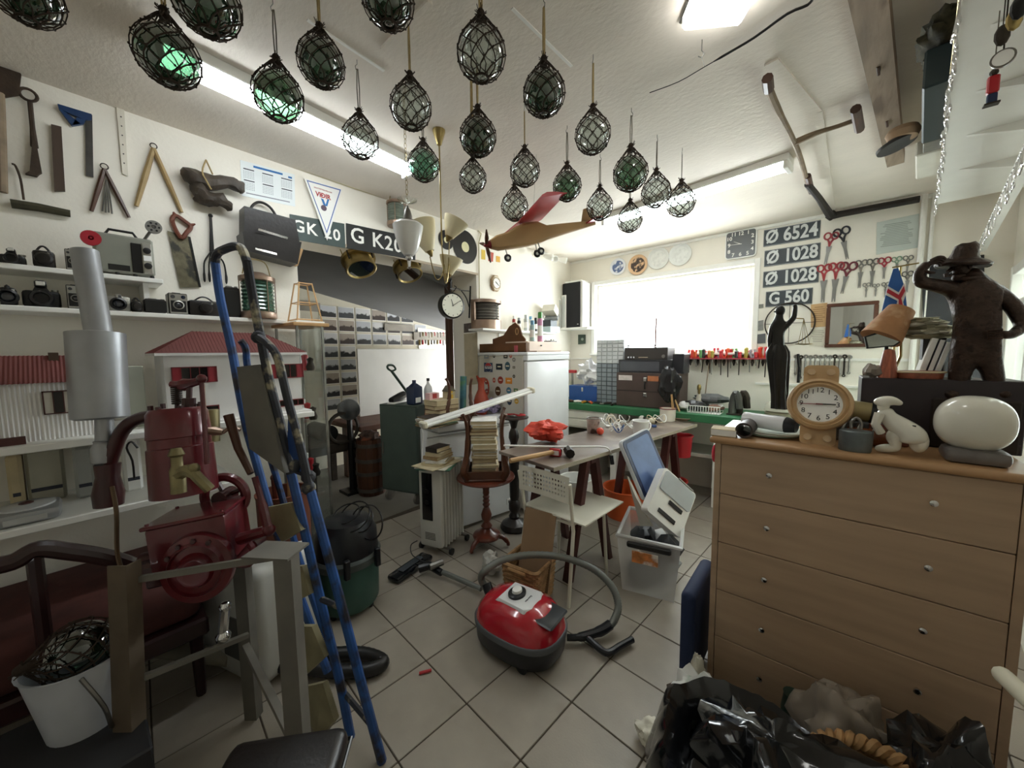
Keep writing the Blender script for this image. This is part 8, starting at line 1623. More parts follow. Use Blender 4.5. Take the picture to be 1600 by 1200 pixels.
# flywheel behind on the right
Fw = fr(E_(352, 775, .14), V((.7, .7, 0)), (0, 0, 1)); MB(Fw).ring((0, 0, 0), .082, .018, 36, 8).W('flywheel_rim', red, t)
for k in range(4): a = k * PI / 2 + .4; MB(Fw).tube([(0, 0, 0), (.08 * cos(a), .08 * sin(a), 0)], .010, 6).W('flywheel_spoke', redd, t)
MB(Fw).cyl((0, 0, -.04), (0, 0, .04), .03, n=14).W('flywheel_hub', redd, t)
MB().turn(E_(280, 770, -.08), E_(275, 700, -.08), [(.024, 0), (.024, .5), (.018, .6), (.018, .8), (.025, .85), (.015, 1)], 16).tube(SP([E_(275, 745, -.08), E_(295, 735, -.09), E_(315, 752, -.09), E_(328, 765, -.08)], 4), [.022] * 6 + [.018] * 7, 8).tube([E_(240, 740, -.04), E_(262, 742, -.08)], .018, 8).ball(E_(303, 732, -.09), .02, 10).W('carburettor', bras_d, t)
MB().tube([E_(357, 648, .02), E_(372, 700, .02), E_(392, 740, .0)], [.018, .014, .012], 8).W('wooden_lever', wood_dark, t)
MB().tube(SP([E_(398, 745, -.02), E_(408, 780, -.02), E_(418, 822, -.02)], 4), [.011] * 5 + [.016] * 4, 8).ball(E_(420, 828, -.02), .024, 10).W('crank_handle', red, t); MB().tube([E_(375, 842, 0), E_(422, 828, -.02)], .022, 10).tube(SP([E_(365, 880, -.06), E_(390, 880, -.06), E_(398, 862, -.06), E_(392, 850, -.04)], 4), .014, 7).W('side_bracket', red, t)
MB().tube(SP([E_(175, 760, -.04), E_(182, 800, -.05), E_(183, 860, -.05), E_(190, 890, -.05)], 4), .007, 6).W('fuel_pipe', mat('dull_copper', '6b5844', .4, .7), t)
MB().tube(SP([E_(210, 748, 0), E_(207, 720, 0), E_(198, 700, 0), E_(205, 690, 0), E_(215, 700, 0)], 3), .0035, 5).W('ignition_wire', black_pl, t)
MB(Mc).box((-.26, -.13, -.15), (-.15, -.06, .06), .015).cyl((-.26, -.09, -.05), (-.15, -.09, -.05), .05, n=16).W('gear_housing', redd, t)
MB(Mc).box((-.2, -.16, -.2), (.2, -.125, .06), .006).W('mounting_foot', redd, t)
# steel stand
st_ = mat('stand_grey', '77736a', .6, .3, var=.2, scale=7); stb = mat('stand_brown', '6a5c4b', .7, .2, var=.25, scale=7)
t = thing('steel_stand', 'grey angle steel stand under the red engine', 'stand', (-1.6, .25, 0))
def post(top, bot_xy, w, m, nm='post'):
    p = PD(*top); q_ = V((*bot_xy, 0)); d = (p - q_).normalized(); s_ = d.cross(V((_F.x, _F.y, 0))).normalized(); f_ = s_.cross(d); mb = MB(); o = [(-w / 2, 0), (w / 2, 0), (w / 2, .006), (-w / 2 + .006, .006), (-w / 2 + .006, w * .8), (-w / 2, w * .8)]
    mb.add([x_ + s_ * a + f_ * b for x_ in (q_, p) for a, b in o], [tuple(range(5, -1, -1)), tuple(range(6, 12))] + [(i, (i + 1) % 6, 6 + (i + 1) % 6, 6 + i) for i in range(6)]); return mb.W(nm, m, t)
p1 = PD(450, 875, 1.12); d1 = depth(p1)
def under(px, py, dd): p = PD(px, py, dd); return (p.x, p.y)
post((440, 872, 1.12), under(462, 1190, 1.12), .055, st_); post((182, 885, 1.2), under(186, 1190, 1.2), .062, stb); post((372, 880, 1.5), under(382, 1000, 1.5), .05, st_)
MB().box(V((-.075, -.05, 0)), V((.075, .05, .007)), M=T(*PD(432, 862, 1.16)) @ MR(.6, 4, 'Z')).W('top_bracket', st_, t)
for a, b, w_ in (((226, 1058, 1.22), (388, 992, 1.45), .012), ((384, 1010, 1.45), (455, 1150, 1.15), .016), ((215, 905, 1.25), (440, 868, 1.2), .014)): MB().tube([PD(*a), PD(*b)], w_, 4).W('brace', st_, t)
# ================================================================ LOWER LEFT CORNER
t = thing('plastic_canister', 'big white plastic canister behind the steel stand', 'canister', (-2.15, .55, 0)); c = V((-2.12, .52, 0)); wpl = mat('milk_plastic', 'c9c9c2', .4, var=.05)
MB(RZ(.3, c)).box((-.24, -.16, .001), (.24, .16, .56), .05, seg=3).W('body', wpl, t); MB(RZ(.3, c)).cyl((-.12, 0, .56), (-.12, 0, .60), .04, n=16).W('screw_cap', red_pl, t); MB(RZ(.3, c)).box((.0, -.165, .12), (.2, -.158, .32), .01).W('grip_shade_patch', mat('shadow_grey', '5d5c58', .6), t)  # grip hollow is a flat slab, its shade painted in as dark grey
t = thing('chrome_tap', 'chrome swivel pipe joint hanging on the stand', 'pipe', PD(345, 960, 1.4)); MB().tube(SP([PD(352, 948, 1.4), PD(350, 970, 1.4), PD(348, 990, 1.4)], 3), .016, 9).ball(PD(349, 995, 1.4), .026, 10).ball(PD(352, 948, 1.4), .021, 10).W('joint', chrome, t)
solo('cardboard_tube', MB().tube([PZ(232, 1012, .16), PZ(360, 1028, .08)], .035, 14), mat('tube_beige', '8f8a78', .7, var=.15), 'pale cardboard tube lying under the engine stand', 'tube')
# white enamel bucket with a netted float
c = PZ(95, 1100, .12); c = V((-1.85, -.05, .30)); t = thing('enamel_bucket', 'white bucket holding a netted glass float in the lower left corner', 'bucket', (c.x, c.y, .28)); MB().lathe([(.09, 0), (.13, .24), (.136, .245), (.126, .242), (.086, .008), (.001, .008)], 30).build('body', mat('enamel', 'c3c6cc', .3, var=.1), t); MB().tube(SP([(.135, 0, .23), (.16, .04, .12), (.13, .05, .02)], 4), .006, 6).build('handle', steel, t)
solo('low_crate', MB().box((-2.0, -.36, .0), (-1.56, .08, .279), .006), mat('crate_dark', '2a2a2c', .7), 'dark crate under the white bucket in the lower left corner', 'crate')
o = thing('glass_float', 'netted dark green glass float lying in the white bucket', 'glass float', (c.x, c.y, .28 + .25), .5); b = bpy.data.objects.new('glass_ball', bm_['dark']); COL.objects.link(b); b.parent = o; b.scale = (.09,) * 3; b = bpy.data.objects.new('net', nets[1]); COL.objects.link(b); b.parent = o; b.scale = (.092,) * 3; o.rotation_euler = (1.2, .2, .5)
# dark red upholstered armchair frame along the left
dkw = mat('mahogany_dark', '2e1414', .35, var=.3, coat=.3); ruf = mat('rust_upholstery', '4c2620', .85, var=.35, scale=10)
t = thing('old_armchair', 'dark wooden armchair with rust coloured upholstery under the shelves', 'armchair', (-2.35, .0, 0)); MB().tube(SP([PX(-40, 890, -2.0), PX(20, 878, -2.0), PX(60, 858, -2.0), PX(110, 862, -2.0), PX(170, 872, -2.0), PX(230, 892, -2.0)], 5), .028, 10).W('arm_rail', dkw, t)
MB().box((-2.62, -.6, .36), (-2.04, .30, .55), .05, seg=3).W('seat_cushion', ruf, t); MB().box((-2.64, -.6, .28), (-2.02, .31, .36), .01).W('seat_frame', dkw, t); MB().tube([PX(52, 858, -2.0), V((-2.02, PX(52, 858, -2).y, .3))], .02, 8).W('arm_post', dkw, t)
for x in (-2.6, -2.06):
    for y in (-.56, .27): MB().cyl((x, y, 0), (x, y, .29), .018, .026, 8).W('leg', dkw, t)
# kitchen scale and boxes on the low shelf
zl = .8856; c = PX(42, 812, -2.26); t = thing('kitchen_scale', 'grey flat kitchen scale with a round glass dial on the low shelf', 'scale', (-2.31, c.y, zl)); MB().box((-.09, -.085, 0), (.09, .085, .05), .02, seg=2).build('body', mat('scale_grey', '9d9f9f', .35, .3), t); MB().lathe([(.072, .05), (.072, .056), (.066, .058), (.001, .062)], 30).build('dial_glass', mat('dial_glass', 'c6c8c8', .08), t); MB().ball((0, 0, .063), (.02, .02, .008), 10).build('red_hub', redd, t); MB().box((.0901, -.05, .012), (.092, .05, .032)).build('name_plate', mat('plate_pale', 'b9bab6', .4), t)
for k, (p0, p1, yt, x, m, lab) in enumerate(((12, 38, 712, -2.5, paper_old, 'narrow cream box standing behind the kitchen scale'), (42, 104, 706, -2.52, mat('beige_device', 'b3b09f', .5), 'beige plastic device behind the kitchen scale'), (118, 150, 700, -2.45, mat('pale_device', 'a8aaa6', .4), 'pale grey device behind the exhaust pipe'), (196, 225, 674, -2.4, white_pl, 'white plastic case on the low shelf right of the exhaust'))):
    y0, y1 = PX(p0, 760, x).y, PX(p1, 760, x).y; z1 = PX(p0, yt, x).z; t = thing('appliance', lab, 'appliance', (x, (y0 + y1) / 2, zl)); MB().box((x - .1, y0, zl), (x, y1, min(z1, 1.15)), .01).W('case', m, t); MB().box((x, y0 + .01, zl + .05), (x + .002, y1 - .01, zl + .065)).W('print_line', dark_i, t)
# appliance between the houses
x = -2.36; y0, y1 = PX(196, 600, x).y, PX(226, 600, x).y; t = thing('desk_calendar', 'pale green paper block between the two model houses', 'paper block', (x, y0, ZH)); MB().box((x - .06, y0, ZH + .0006), (x, y1, PX(210, 572, x).z), .003).W('block', mat('mint_paper', 'c3c7b8', .7), t)
# black leather stool at the bottom edge
c = V((-.94, .22, 0)); t = thing('leather_stool', 'black leather stool seat at the bottom edge before the ladder feet', 'stool', c); MB(RZ(.85, c)).box((-.145, -.145, .43), (.145, .145, .50), .03, seg=3).W('seat', leather, t); MB(RZ(.85, c)).tube([(-.145, -.145, .445), (.145, -.145, .445), (.145, .145, .445), (-.145, .145, .445)], .006, 6, closed=True).W('piping', black_pl, t)
for sx in (-1, 1):
    for sy in (-1, 1): MB(RZ(.85, c)).cyl((sx * .13, sy * .13, 0), (sx * .11, sy * .11, .43), .014, n=8).W('leg', black_m, t)
# ================================================================ VACUUM CLEANERS
va = PZ(768, 925, .0); C0 = PZ(813, 1006, 0); q_ = PZ(866, 965, .25) - PZ(800, 935, .25); ang = math.atan2(q_.y, q_.x); VM = RZ(ang, C0) @ MDg((1.05, 1.15, 1.05, 1))
t = thing('red_vacuum_cleaner', 'red canister vacuum cleaner standing on the tiles', 'vacuum cleaner', C0, 0)
def hullring(z, a, b, n=36, p=2.6): return [(math.copysign(abs(cos(q)) ** (2 / p), cos(q)) * a, math.copysign(abs(sin(q)) ** (2 / p), sin(q)) * b, z) for q in [2 * PI * i / n for i in range(n)]]
def loft(rings, m, nm, close=True):
    mb = MB(VM); n = len(rings[0]); mb.add([p_ for r_ in rings for p_ in r_], [(j * n + i, j * n + (i + 1) % n, (j + 1) * n + (i + 1) % n, (j + 1) * n + i) for j in range(len(rings) - 1) for i in range(n)] + ([tuple(range(n - 1, -1, -1)), tuple((len(rings) - 1) * n + i for i in range(n))] if close else [])); return mb.W(nm, m, t, ang=50)
vr = mat('vacuum_red', 'b01e2b', .15, var=.05, coat=.6); vb = mat('vacuum_black', '15171b', .35, var=.1)
loft([hullring(.012, .20, .13), hullring(.04, .218, .147), hullring(.11, .225, .152)], vb, 'chassis'); loft([hullring(.11, .228, .155), hullring(.135, .23, .156), hullring(.14, .225, .152)], mat('bumper_grey', '55585a', .5), 'bumper'); loft([hullring(.14, .222, .15), hullring(.18, .21, .142), hullring(.22, .175, .118), hullring(.243, .12, .08), hullring(.25, .06, .04)], vr, 'hood')
CT = VM @ T(.02, 0, .003) @ MDg((1.2, 1.35, 1, 1)); MB(CT).hull([(x, y, z) for x, y, z in ((-.09, -.055, .238), (-.09, .055, .238), (.05, .06, .236), (.05, -.06, .236), (.08, 0, .234))] + [(x * .9, y * .9, .250) for x, y in ((-.09, -.055), (-.09, .055), (.05, .06), (.05, -.06))]).W('silver_panel', mat('panel_silver', 'e2e4e4', .3), t); MB(CT).box((.052, -.055, .222), (.14, .055, .236), .006, M=MR(.12, 4, 'Y')).W('dark_hatch', mat('hatch_grey', '3c4042', .35), t)
MB(CT @ T(-.03, 0, .249)).lathe([(.034, 0), (.034, .012), (.03, .016), (.001, .016)], 24).W('dial_base', vb, t); MB(CT @ T(-.03, 0, .265)).lathe([(.02, 0), (.018, .012), (.001, .013)], 20).W('dial_knob', white_pl, t)
text(t, 'Electrolux', .014, wm(t).inverted() @ CT @ T(.025, -.0, .2515) @ MR(-PI / 2, 4, 'Z'), dark_i, .0004)
for sy in (-1, 1): MB(VM).cyl((.10, sy * .11, .03), (.10, sy * .13, .03), .03, n=20).W('wheel', vb, t)
MB(VM).cyl((-.17, -.012, .022), (-.17, .012, .022), .022, n=14).W('castor', vb, t)
inlet = PZ(765, 925, .17); hg = mat('hose_grey', '6f726c', .45, .2, var=.1)
hp_ = SP([PZ(762, 922, .18), PZ(752, 905, .24), PZ(758, 892, .30), PZ(785, 875, .33), PZ(830, 867, .33), PZ(880, 871, .30), PZ(925, 888, .26), PZ(955, 915, .2), PZ(966, 945, .13), PZ(960, 968, .08), PZ(952, 978, .06)], 14)
MB().tube(hp_, [.0185 + (.0022 if i % 2 else 0) for i in range(len(hp_))], 10).W('ribbed_hose', hg, t, ang=80)
MB().tube(SP([PZ(768, 935, .17), PZ(764, 924, .19), PZ(760, 912, .22)], 4), .027, 12).W('hose_cuff', vb, t)
MB().tube(SP([PZ(953, 976, .06), PZ(940, 985, .05), PZ(920, 992, .045), PZ(902, 996, .04), PZ(886, 996, .035)], 4), [.026] * 6 + [.022] * 6 + [.017] * 5, 10).tube(SP([PZ(915, 994, .042), PZ(935, 1012, .03), PZ(950, 1020, .03), PZ(968, 1010, .03), PZ(988, 999, .03)], 4), .0165, 10).W('hose_handle', vb, t)
t = thing('vacuum_nozzle', 'black floor nozzle with a grey tube lying by the radiator', 'vacuum nozzle', PZ(650, 900, 0)); a, b = PZ(612, 912, .0), PZ(668, 872, .0); ux = (b - a).normalized(); NM = fr(a.lerp(b, .5), ux, V((0, 0, 1)).cross(ux)); MB(NM).box((-.17, -.06, .004), (.17, .05, .045), .018, seg=2).W('head', mat('gloss_black', '16181c', .12, coat=.5), t); MB(NM).box((-.1, -.03, .045), (.1, .02, .056), .008).W('visor', mat('visor_grey', '4a4f54', .15), t)
MB().tube([PZ(655, 888, .05), PZ(672, 884, .06), PZ(690, 895, .05)], [.03, .026, .022], 10).W('swivel', vb, t); MB().tube([PZ(672, 886, .09), PZ(692, 878, .10)], .022, 9).W('pedal', steel, t); MB().tube([PZ(690, 893, .05), PZ(752, 920, .05)], .0165, 12).W('suction_tube', mat('tube_steel', '8a8d88', .35, .5), t); MB().tube(SP([PZ(668, 880, .06), PZ(645, 868, .08), PZ(642, 852, .12), PZ(652, 845, .16)], 4), .004, 5).W('cord', black_pl, t)
# workshop vacuum, dark green and black
C1 = V((-2.13, .98, 0)); t = thing('workshop_vacuum', 'green and black drum workshop vacuum behind the ladder', 'vacuum cleaner', C1); vg = mat('drum_green', '33564b', .4, var=.2)
MB().lathe([(.16, .03), (.17, .05), (.175, .28), (.17, .30)], 30).build('drum', vg, t); MB().lathe([(.185, .29), (.19, .33), (.18, .345)], 30).build('clamp_ring', mat('ring_grey', '4c5350', .4), t); MB().lathe([(.175, .345), (.17, .46), (.13, .53), (.06, .55), (.001, .55)], 30).build('motor_head', vb, t)
for k in range(4): a = k * PI / 2 + .5; MB().ball((.14 * cos(a), .14 * sin(a), .02), .02, 8).build('castor', vb, t)
for s_ in (-1, 1): MB().box((.17, s_ * .09 - .015, .27), (.2, s_ * .09 + .015, .38), .005).build('clip', vb, t)
for k in range(4): c = V((.02 + .05 * k, .02 * k, .57 - .01 * k)); r_ = .1 + .03 * (k % 2); MB(T(*c) @ MR(.5 + .25 * k, 4, 'X')).ring((0, 0, 0), r_, .0045, 26, 5, ry=r_ * .7).build('coiled_flex', black_pl, t)
t = thing('black_hose', 'thick black ribbed hose looping on the floor between the ladder legs', 'hose', PZ(560, 1040, 0)); hp_ = SP([PZ(380, 1035, .1), PZ(450, 1028, .06), PZ(520, 1022, .04), PZ(570, 1022, .035), PZ(598, 1034, .035), PZ(580, 1046, .035), PZ(540, 1049, .035), PZ(500, 1046, .04), PZ(440, 1040, .05)], 10); MB().tube(hp_, [.030 + (.002 if i % 2 else 0) for i in range(len(hp_))], 10).W('hose', mat('hose_black', '1b1a19', .4), t, ang=80)
solo('red_pen_cap', MB().tube([PZ(655, 1052, .008), PZ(674, 1047, .008)], .007, 7), red_pl, 'small red plastic piece lying alone on the floor tiles', 'litter')

# ================================================================ GLASS DISPLAY CASE by the opening
gx0, gx1, gy0, gy1 = -2.66, -2.32, .84, .99; t = thing('display_case', 'glass display case with a light wood top beside the doorway', 'display case', ((gx0 + gx1) / 2, (gy0 + gy1) / 2, 0)); gz = PX(505, 505, -2.3).z
MB().box((gx0, gy0 - .02, gz - .02), (gx1 + .02, gy1 + .03, gz), .003).W('top_board', wood_light, t)
for x in (gx0, gx1 - .01):
    for y in (gy0, gy1 - .01): MB().box((x, y, .02), (x + .012, y + .012, gz - .02)).W('post', steel, t)
MB().box((gx1, gy0, .02), (gx1 + .004, gy1, gz - .02)).box((gx0, gy1, .02), (gx1, gy1 + .004, gz - .02)).W('glass_front', thin_glass('case_glass', 'f8fafa', .04), t, kind='thing')
for z in (.02, .4, .75, 1.1, 1.4): MB().box((gx0, gy0, z), (gx1, gy1, z + .006)).W('shelf', glass_p if z > .1 else wood_dark, t)
random.seed(9)
for z, n_ in ((.756, 3), (1.106, 3), (1.406, 3)):
    for k in range(n_): o = thing('curio', '%s curio on the %s shelf of the display case' % (['dark', 'red', 'pale'][k], {.756: 'lower', 1.106: 'middle', 1.406: 'upper'}[z]), 'curio', (gx1 - .06 - .08 * k, .93, z + .0006)); MB().lathe([(.02, 0), (.025, .02), (.015, .05), (.02, .07 + .02 * k), (.001, .08 + .02 * k)], 12).build('body', [dark_iron, red_pl, white_pl][k], o)
t = thing('model_rig', 'small wooden model tower on the display case top', 'model', (-2.42, .93, gz + .0006)); b_ = .07
for sx in (-1, 1):
    for sy in (-1, 1): MB().tube([(sx * b_, sy * b_, .012), (sx * .035, sy * .035, .24)], .0045, 4).build('corner_post', wood_light, t)
for z, r_ in ((.02, .068), (.12, .052), (.235, .036)): MB().tube([(-r_, -r_, z), (r_, -r_, z), (r_, r_, z), (-r_, r_, z)], .004, 4, closed=True).build('cross_rail', wood_light, t)
MB().box((-.08, -.08, 0), (.08, .08, .012), .002).build('base', white, t)
# tall brown drum with tools, white bell
t = thing('brown_drum', 'tall brown fibre drum with tool handles beside the ladder', 'drum', (-2.3, .90, 0)); t.location = PX(485, 850, -2.28); t.location.z = 0; t.location.y = .66; t.location.x = -2.12
MB().lathe([(.11, 0), (.12, .78), (.125, .8), (.113, .8), (.1, .02), (.001, .02)], 26).build('drum', mat('fibre_brown', '6e3b26', .6, var=.3, scale=8), t)
for k, (x, y, h) in enumerate(((.03, .02, .3), (-.04, .04, .12), (.05, -.04, .1))): MB().tube([(x, y, .6), (x * 1.3, y * 1.4, .8 + h)], .014, 8).ball((x * 1.3, y * 1.4, .8 + h), .017, 8).build('tool_handle', wood_light if k == 0 else wood_red, t)
# ================================================================ BACK ROOM
XB = -4.995; PXB = lambda x, y: PX(x, y, XB)
pm_ = []
for nm, top_, bot_ in (('a', 'c9cdd2', '2e2f31'), ('b', 'b9bdc2', '404345'), ('c', 'd5d6d6', '26292b'), ('d', 'a79c90', '3a2c26')):
    m = bpy.data.materials.new('photo_' + nm); m.use_nodes = True; nt = m.node_tree; N = nt.nodes; L = nt.links; tc = N.new('ShaderNodeTexCoord'); sp = N.new('ShaderNodeSeparateXYZ'); L.new(tc.outputs['Object'], sp.inputs[0]); nz = N.new('ShaderNodeTexNoise'); nz.inputs['Scale'].default_value = 14; nz.inputs['Detail'].default_value = 6; oi = N.new('ShaderNodeObjectInfo'); ad = N.new('ShaderNodeVectorMath'); L.new(tc.outputs['Object'], ad.inputs[0]); L.new(oi.outputs['Location'], ad.inputs[1]); L.new(ad.outputs[0], nz.inputs[0])
    m1 = N.new('ShaderNodeMath'); m1.operation = 'MULTIPLY_ADD'; L.new(nz.outputs[0], m1.inputs[0]); m1.inputs[1].default_value = -.14; L.new(sp.outputs[2], m1.inputs[2]); mr = N.new('ShaderNodeMapRange'); mr.inputs[1].default_value = -.085; mr.inputs[2].default_value = -.065; L.new(m1.outputs[0], mr.inputs[0]); mx = N.new('ShaderNodeMix'); mx.data_type = 'RGBA'; L.new(mr.outputs[0], mx.inputs[0]); mx.inputs[6].default_value = lin(bot_); mx.inputs[7].default_value = lin(top_); L.new(mx.outputs[2], N['Principled BSDF'].inputs['Base Color']); pm_.append(m)
rows = [(497, 485), (520, 505), (543, 527), (566, 549), (588, 570), (609, 591), (631, 612)]; cols = [(504, 527), (530, 554), (558, 581), (584, 606), (608, 630), (632, 652)]
z00 = PXB(515, 487).z; y00 = PXB(504, 500).y; dy = (PXB(630, 500).y - y00) / 5.0; dz = z00 - PXB(515, 508).z
pmesh = [(MB().box((0, -.11, -.075), (.006, .11, .075)).mesh('print', pm_[i]), MB().box((0, -.12, -.085), (.004, .12, .085)).mesh('white_border', paper_w)) for i in range(4)]
for r in range(8):
    for c_ in range(7):
        if r > 2 and c_ > 1 or (r == 0 and c_ > 5): continue
        k = (r * 3 + c_ * 5) % 4 if not (c_, r) in ((1, 1), (4, 1)) else 3
        o = bpy.data.objects.new('photograph', None); COL.objects.link(o); o.location = (XB, y00 + dy * (c_ + .3), z00 - dz * r); sc = dy / .26
        tag(o, '%s photograph, %s in the %s row on the back room wall' % ('reddish' if k == 3 else 'black and white', ORD[c_], ORD[r]), 'photograph', 'photographs on the back room wall'); o.scale = (1, sc, dz / .19)
        for me_, nm in zip(pmesh[k], ('print', 'white_border')): q = bpy.data.objects.new(nm, me_); COL.objects.link(q); q.parent = o
a, b = PX(558, 545, -4.5), PX(712, 620, -4.5); solo('white_board', MB().box((-4.52, a.y, b.z - .1), (-4.5, PX(716, 560, -4.5).y, a.z), .003), mat('board_white', 'cfcfca', .5, var=.04), 'large plain whitish board standing on the back room table', 'board')
zt_ = b.z - .1; t = thing('back_table', 'heavy brown wooden table in the back room under the white board', 'table', (-4.2, 3.0, 0)); y0 = PX(558, 630, -3.9).y; MB().box((-4.6, y0, zt_ - .06), (-3.85, y0 + 2.2, zt_ - .0006), .006).W('tabletop', mat('rough_brown', '5d3a2a', .6, var=.3), t)
for x in (-4.5, -3.95):
    for y in (y0 + .1, y0 + 2.0): MB().box((x, y, 0), (x + .09, y + .1, zt_ - .06)).W('leg', wood_dark, t)
gz_ = 1.0; t = thing('green_cabinet', 'dull green metal cabinet on castors in the doorway', 'cabinet', (-3.2, 2.08, 0)); gcm = mat('cabinet_green', '4a5750', .5, .2, var=.15); GMx = fr((-3.42, 1.97, 0), (.93, .30, 0), (0, 0, 1)); MB(GMx).box((0, .12, -.42), (.46, gz_, 0), .004).W('cabinet', gcm, t); MB(GMx).box((.015, .14, 0), (.445, gz_ - .02, .006), .002).W('door', mat('cabinet_door', '53615a', .5, .2), t); MB(GMx).box((.03, .5, .006), (.045, .62, .02), .003).W('handle', steel, t)
for x in (.05, .4):
    for z in (-.05, -.37): MB(GMx).cyl((x - .015, .06, z), (x + .015, .06, z), .058, n=16).W('castor', steel, t)
GT_ = GMx @ V((0, gz_ + .0006, 0)); gp = lambda x, d: GMx @ V((x, gz_ + .0006, -d))
t = thing('oil_jug', 'dark blue plastic oil jug with a barcode label on the green cabinet', 'jug', gp(.36, .1), .3); bj = mat('jug_blue', '27344f', .3, var=.1); MB().box((-.05, -.075, 0), (.05, .075, .18), .02, seg=2).hull([(-.03, -.06, .178), (.03, -.06, .178), (-.03, .06, .178), (.03, .06, .178), (-.015, -.015, .21), (.015, .015, .21), (.015, -.015, .21), (-.015, .015, .21)]).build('body', bj, t); MB().cyl((0, 0, .205), (0, 0, .24), .02, n=14).build('cap', bj, t); MB().box((.0501, -.05, .02), (.0515, .03, .07)).build('barcode_label', paper_w, t)
t = thing('black_shoe', 'black sports shoe with a white sole on the green cabinet', 'shoe', gp(.14, .12), .4); MB().box((-.045, -.13, 0), (.045, .13, .022), .01, seg=2).build('sole', white_pl, t); MB().tube([(0, -.12, .04), (0, -.03, .05), (0, .05, .065), (0, .1, .075)], [.03, .04, .043, .04], 10).build('upper', black_pl, t)
t = thing('hand_spade', 'dark green spade with a D grip leaning behind the shoe', 'spade', gp(.16, .25)); a, b = PX(640, 618, -3.3), PX(612, 580, -3.3); MB().tube([a, b], .014, 8).tube(SP([b, PX(606, 576, -3.3), PX(606, 571, -3.3), PX(614, 571, -3.3), PX(618, 577, -3.3), b], 3), .011, 6).W('handle', mat('spade_green', '1f3a2c', .4), t)
bottle('white bottle with a black cap behind the blue oil jug', gp(.42, .25).x, gp(.42, .25).y, gp(0, 0).z, .045, .25, white_pl, black_pl, 'b', nm='white_bottle')
t = thing('wooden_barrel', 'old wooden barrel with grey hoops left of the green cabinet', 'barrel', (-3.72, 2.02, 0)); bh, br = .60, .155
for k in range(16): a0, a1 = 2 * PI * k / 16 + .01, 2 * PI * (k + 1) / 16 - .01; mb = MB(); zz = [0, .15, .3, .45, .6]; rr_ = [.9, .98, 1.0, .98, .9]; mb.add([(br * q * s_ * cos(a), br * q * s_ * sin(a), z) for z, q in zip(zz, rr_) for a in (a0, a1) for s_ in (1, .88)], [f_ for j in range(4) for f_ in ((j * 4, j * 4 + 2, j * 4 + 6, j * 4 + 4), (j * 4 + 1, j * 4 + 5, j * 4 + 7, j * 4 + 3), (j * 4, j * 4 + 4, j * 4 + 5, j * 4 + 1), (j * 4 + 2, j * 4 + 3, j * 4 + 7, j * 4 + 6))]); mb.build('stave', wood_dark, t)
for z, q in ((.06, .96), (.24, 1.01), (.38, 1.01), (.54, .96)): MB().lathe([(br * q * .99, z - .02), (br * q * 1.02, z - .02), (br * q * 1.02, z + .02), (br * q * .99, z + .02)], 24, cap=False).build('hoop', mat('hoop_grey', '5b5852', .5, .6), t)
mb = crumple(16, (.1, .1, .05), 3, .5, 2, (-3.72, 2.02, .62)); solo('rag', mb, mat('rag_dark', '4f3a30', .9, var=.6, scale=20, col2='8a4a2c', c2amt=.3), 'dark rags heaped in the top of the barrel', 'rags', ang=40)
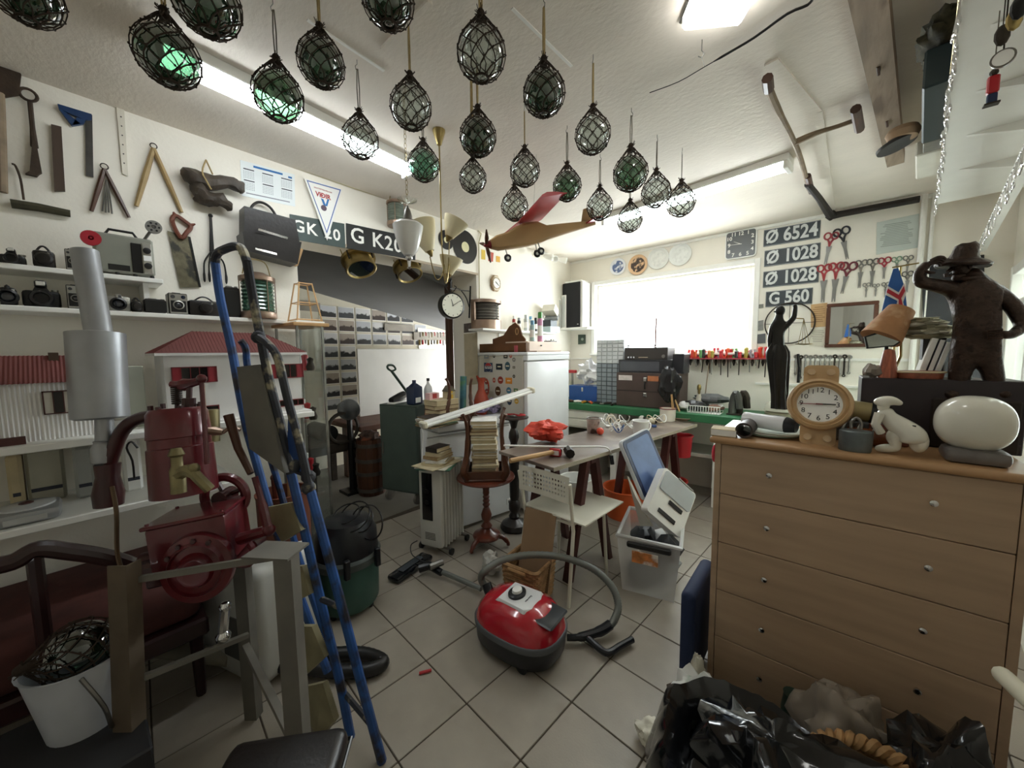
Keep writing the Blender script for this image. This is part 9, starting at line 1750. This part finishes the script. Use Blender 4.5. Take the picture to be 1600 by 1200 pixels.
# machine clutter in the dark
t = thing('chrome_headlamp', 'large round chromed headlamp on a machine in the dark back room', 'lamp', PX(545, 640, -3.9)); c = PX(545, 640, -3.9); ax_ = (CAM - c).normalized(); Mh = fr(c, V((0, 0, 1)).cross(ax_), (0, 0, 1)); MB(Mh).lathe([(.1, .0), (.115, .01), (.11, .03), (.085, .035)], 28).lathe([(.1, 0), (.07, -.06), (.001, -.09)], 28).W('shell', mat('dark_chrome', '6f7276', .2, .9), t); MB(Mh).cyl((0, 0, .02), (0, 0, .024), .09, n=24).W('lens', mat('lens_dark', '2c3138', .1), t)
MB().tube([c - V((0, 0, .1)), V((c.x, c.y, .03))], .03, 8).box((c.x - .1, c.y - .1, 0), (c.x + .1, c.y + .1, .03)).W('pillar', black_m, t)
t = thing('old_machine', 'black cast machine with legs standing in the dark back room', 'machine', (-4.1, 1.75, 0)); bx_ = V((-4.2, 1.72, 0)); MB(T(*bx_)).box((-.3, -.26, .46), (.3, .26, .58), .02).W('bed', dark_iron, t); MB(T(*bx_)).cyl((-.2, 0, .66), (.2, 0, .66), .09, n=16).W('drum', black_m, t); MB(T(*bx_)).ring((0, 0, 0), .16, .02, 24, 6, M=T(.3, .1, .72) @ MR(PI / 2, 4, 'Y')).W('handwheel', dark_iron, t)
for x in (-.26, .26):
    for y in (-.22, .22): MB(T(*bx_)).box((x - .03, y - .03, 0), (x + .03, y + .03, .46)).W('leg', dark_iron, t)
# key board and hanging things on the back wall, poster on the column
t = thing('key_board', 'white board crowded with hanging keys and trinkets on the far wall', 'key board', PX(680, 520, -4.98)); MB(LW(0, 0, -4.99)).prism(pxL([(652, 512), (702, 518), (700, 545), (654, 545)], -4.99), 0, .01).W('board', white, t)
for k in range(20): c = PX(656 + (k % 10) * 4.6, 519 + 12 * (k // 10), -4.97); MB().tube([c, c - V((0, 0, ru(.06, .1)))], ru(.008, .016), 5).W('key', [steel, brass, red_pl][k % 3] if k % 7 else dark_iron, t)
Yj = OY1 - .001
def jamb(px_q, m, nm, label, cat):
    P_ = [(PY(x, y, Yj).x, PY(x, y, Yj).z) for x, y in px_q]; mb = MB(fr((0, Yj, 0), (1, 0, 0), (0, 0, 1))); mb.prism(P_, 0, .002); return solo(nm, mb, m, label, cat)
jamb([(725, 506), (746, 503), (746, 518), (725, 520)], mat('poster_dark', '5d5450', .6, var=.5, scale=30), 'picture_strip', 'dark printed picture strip at the top of the door jamb', 'picture'); jamb([(725, 522), (746, 520), (747, 600), (727, 602)], mat('poster_beige', 'b9ad92', .6, var=.12, scale=12), 'paper_poster', 'beige paper poster on the door jamb below the clock', 'poster')
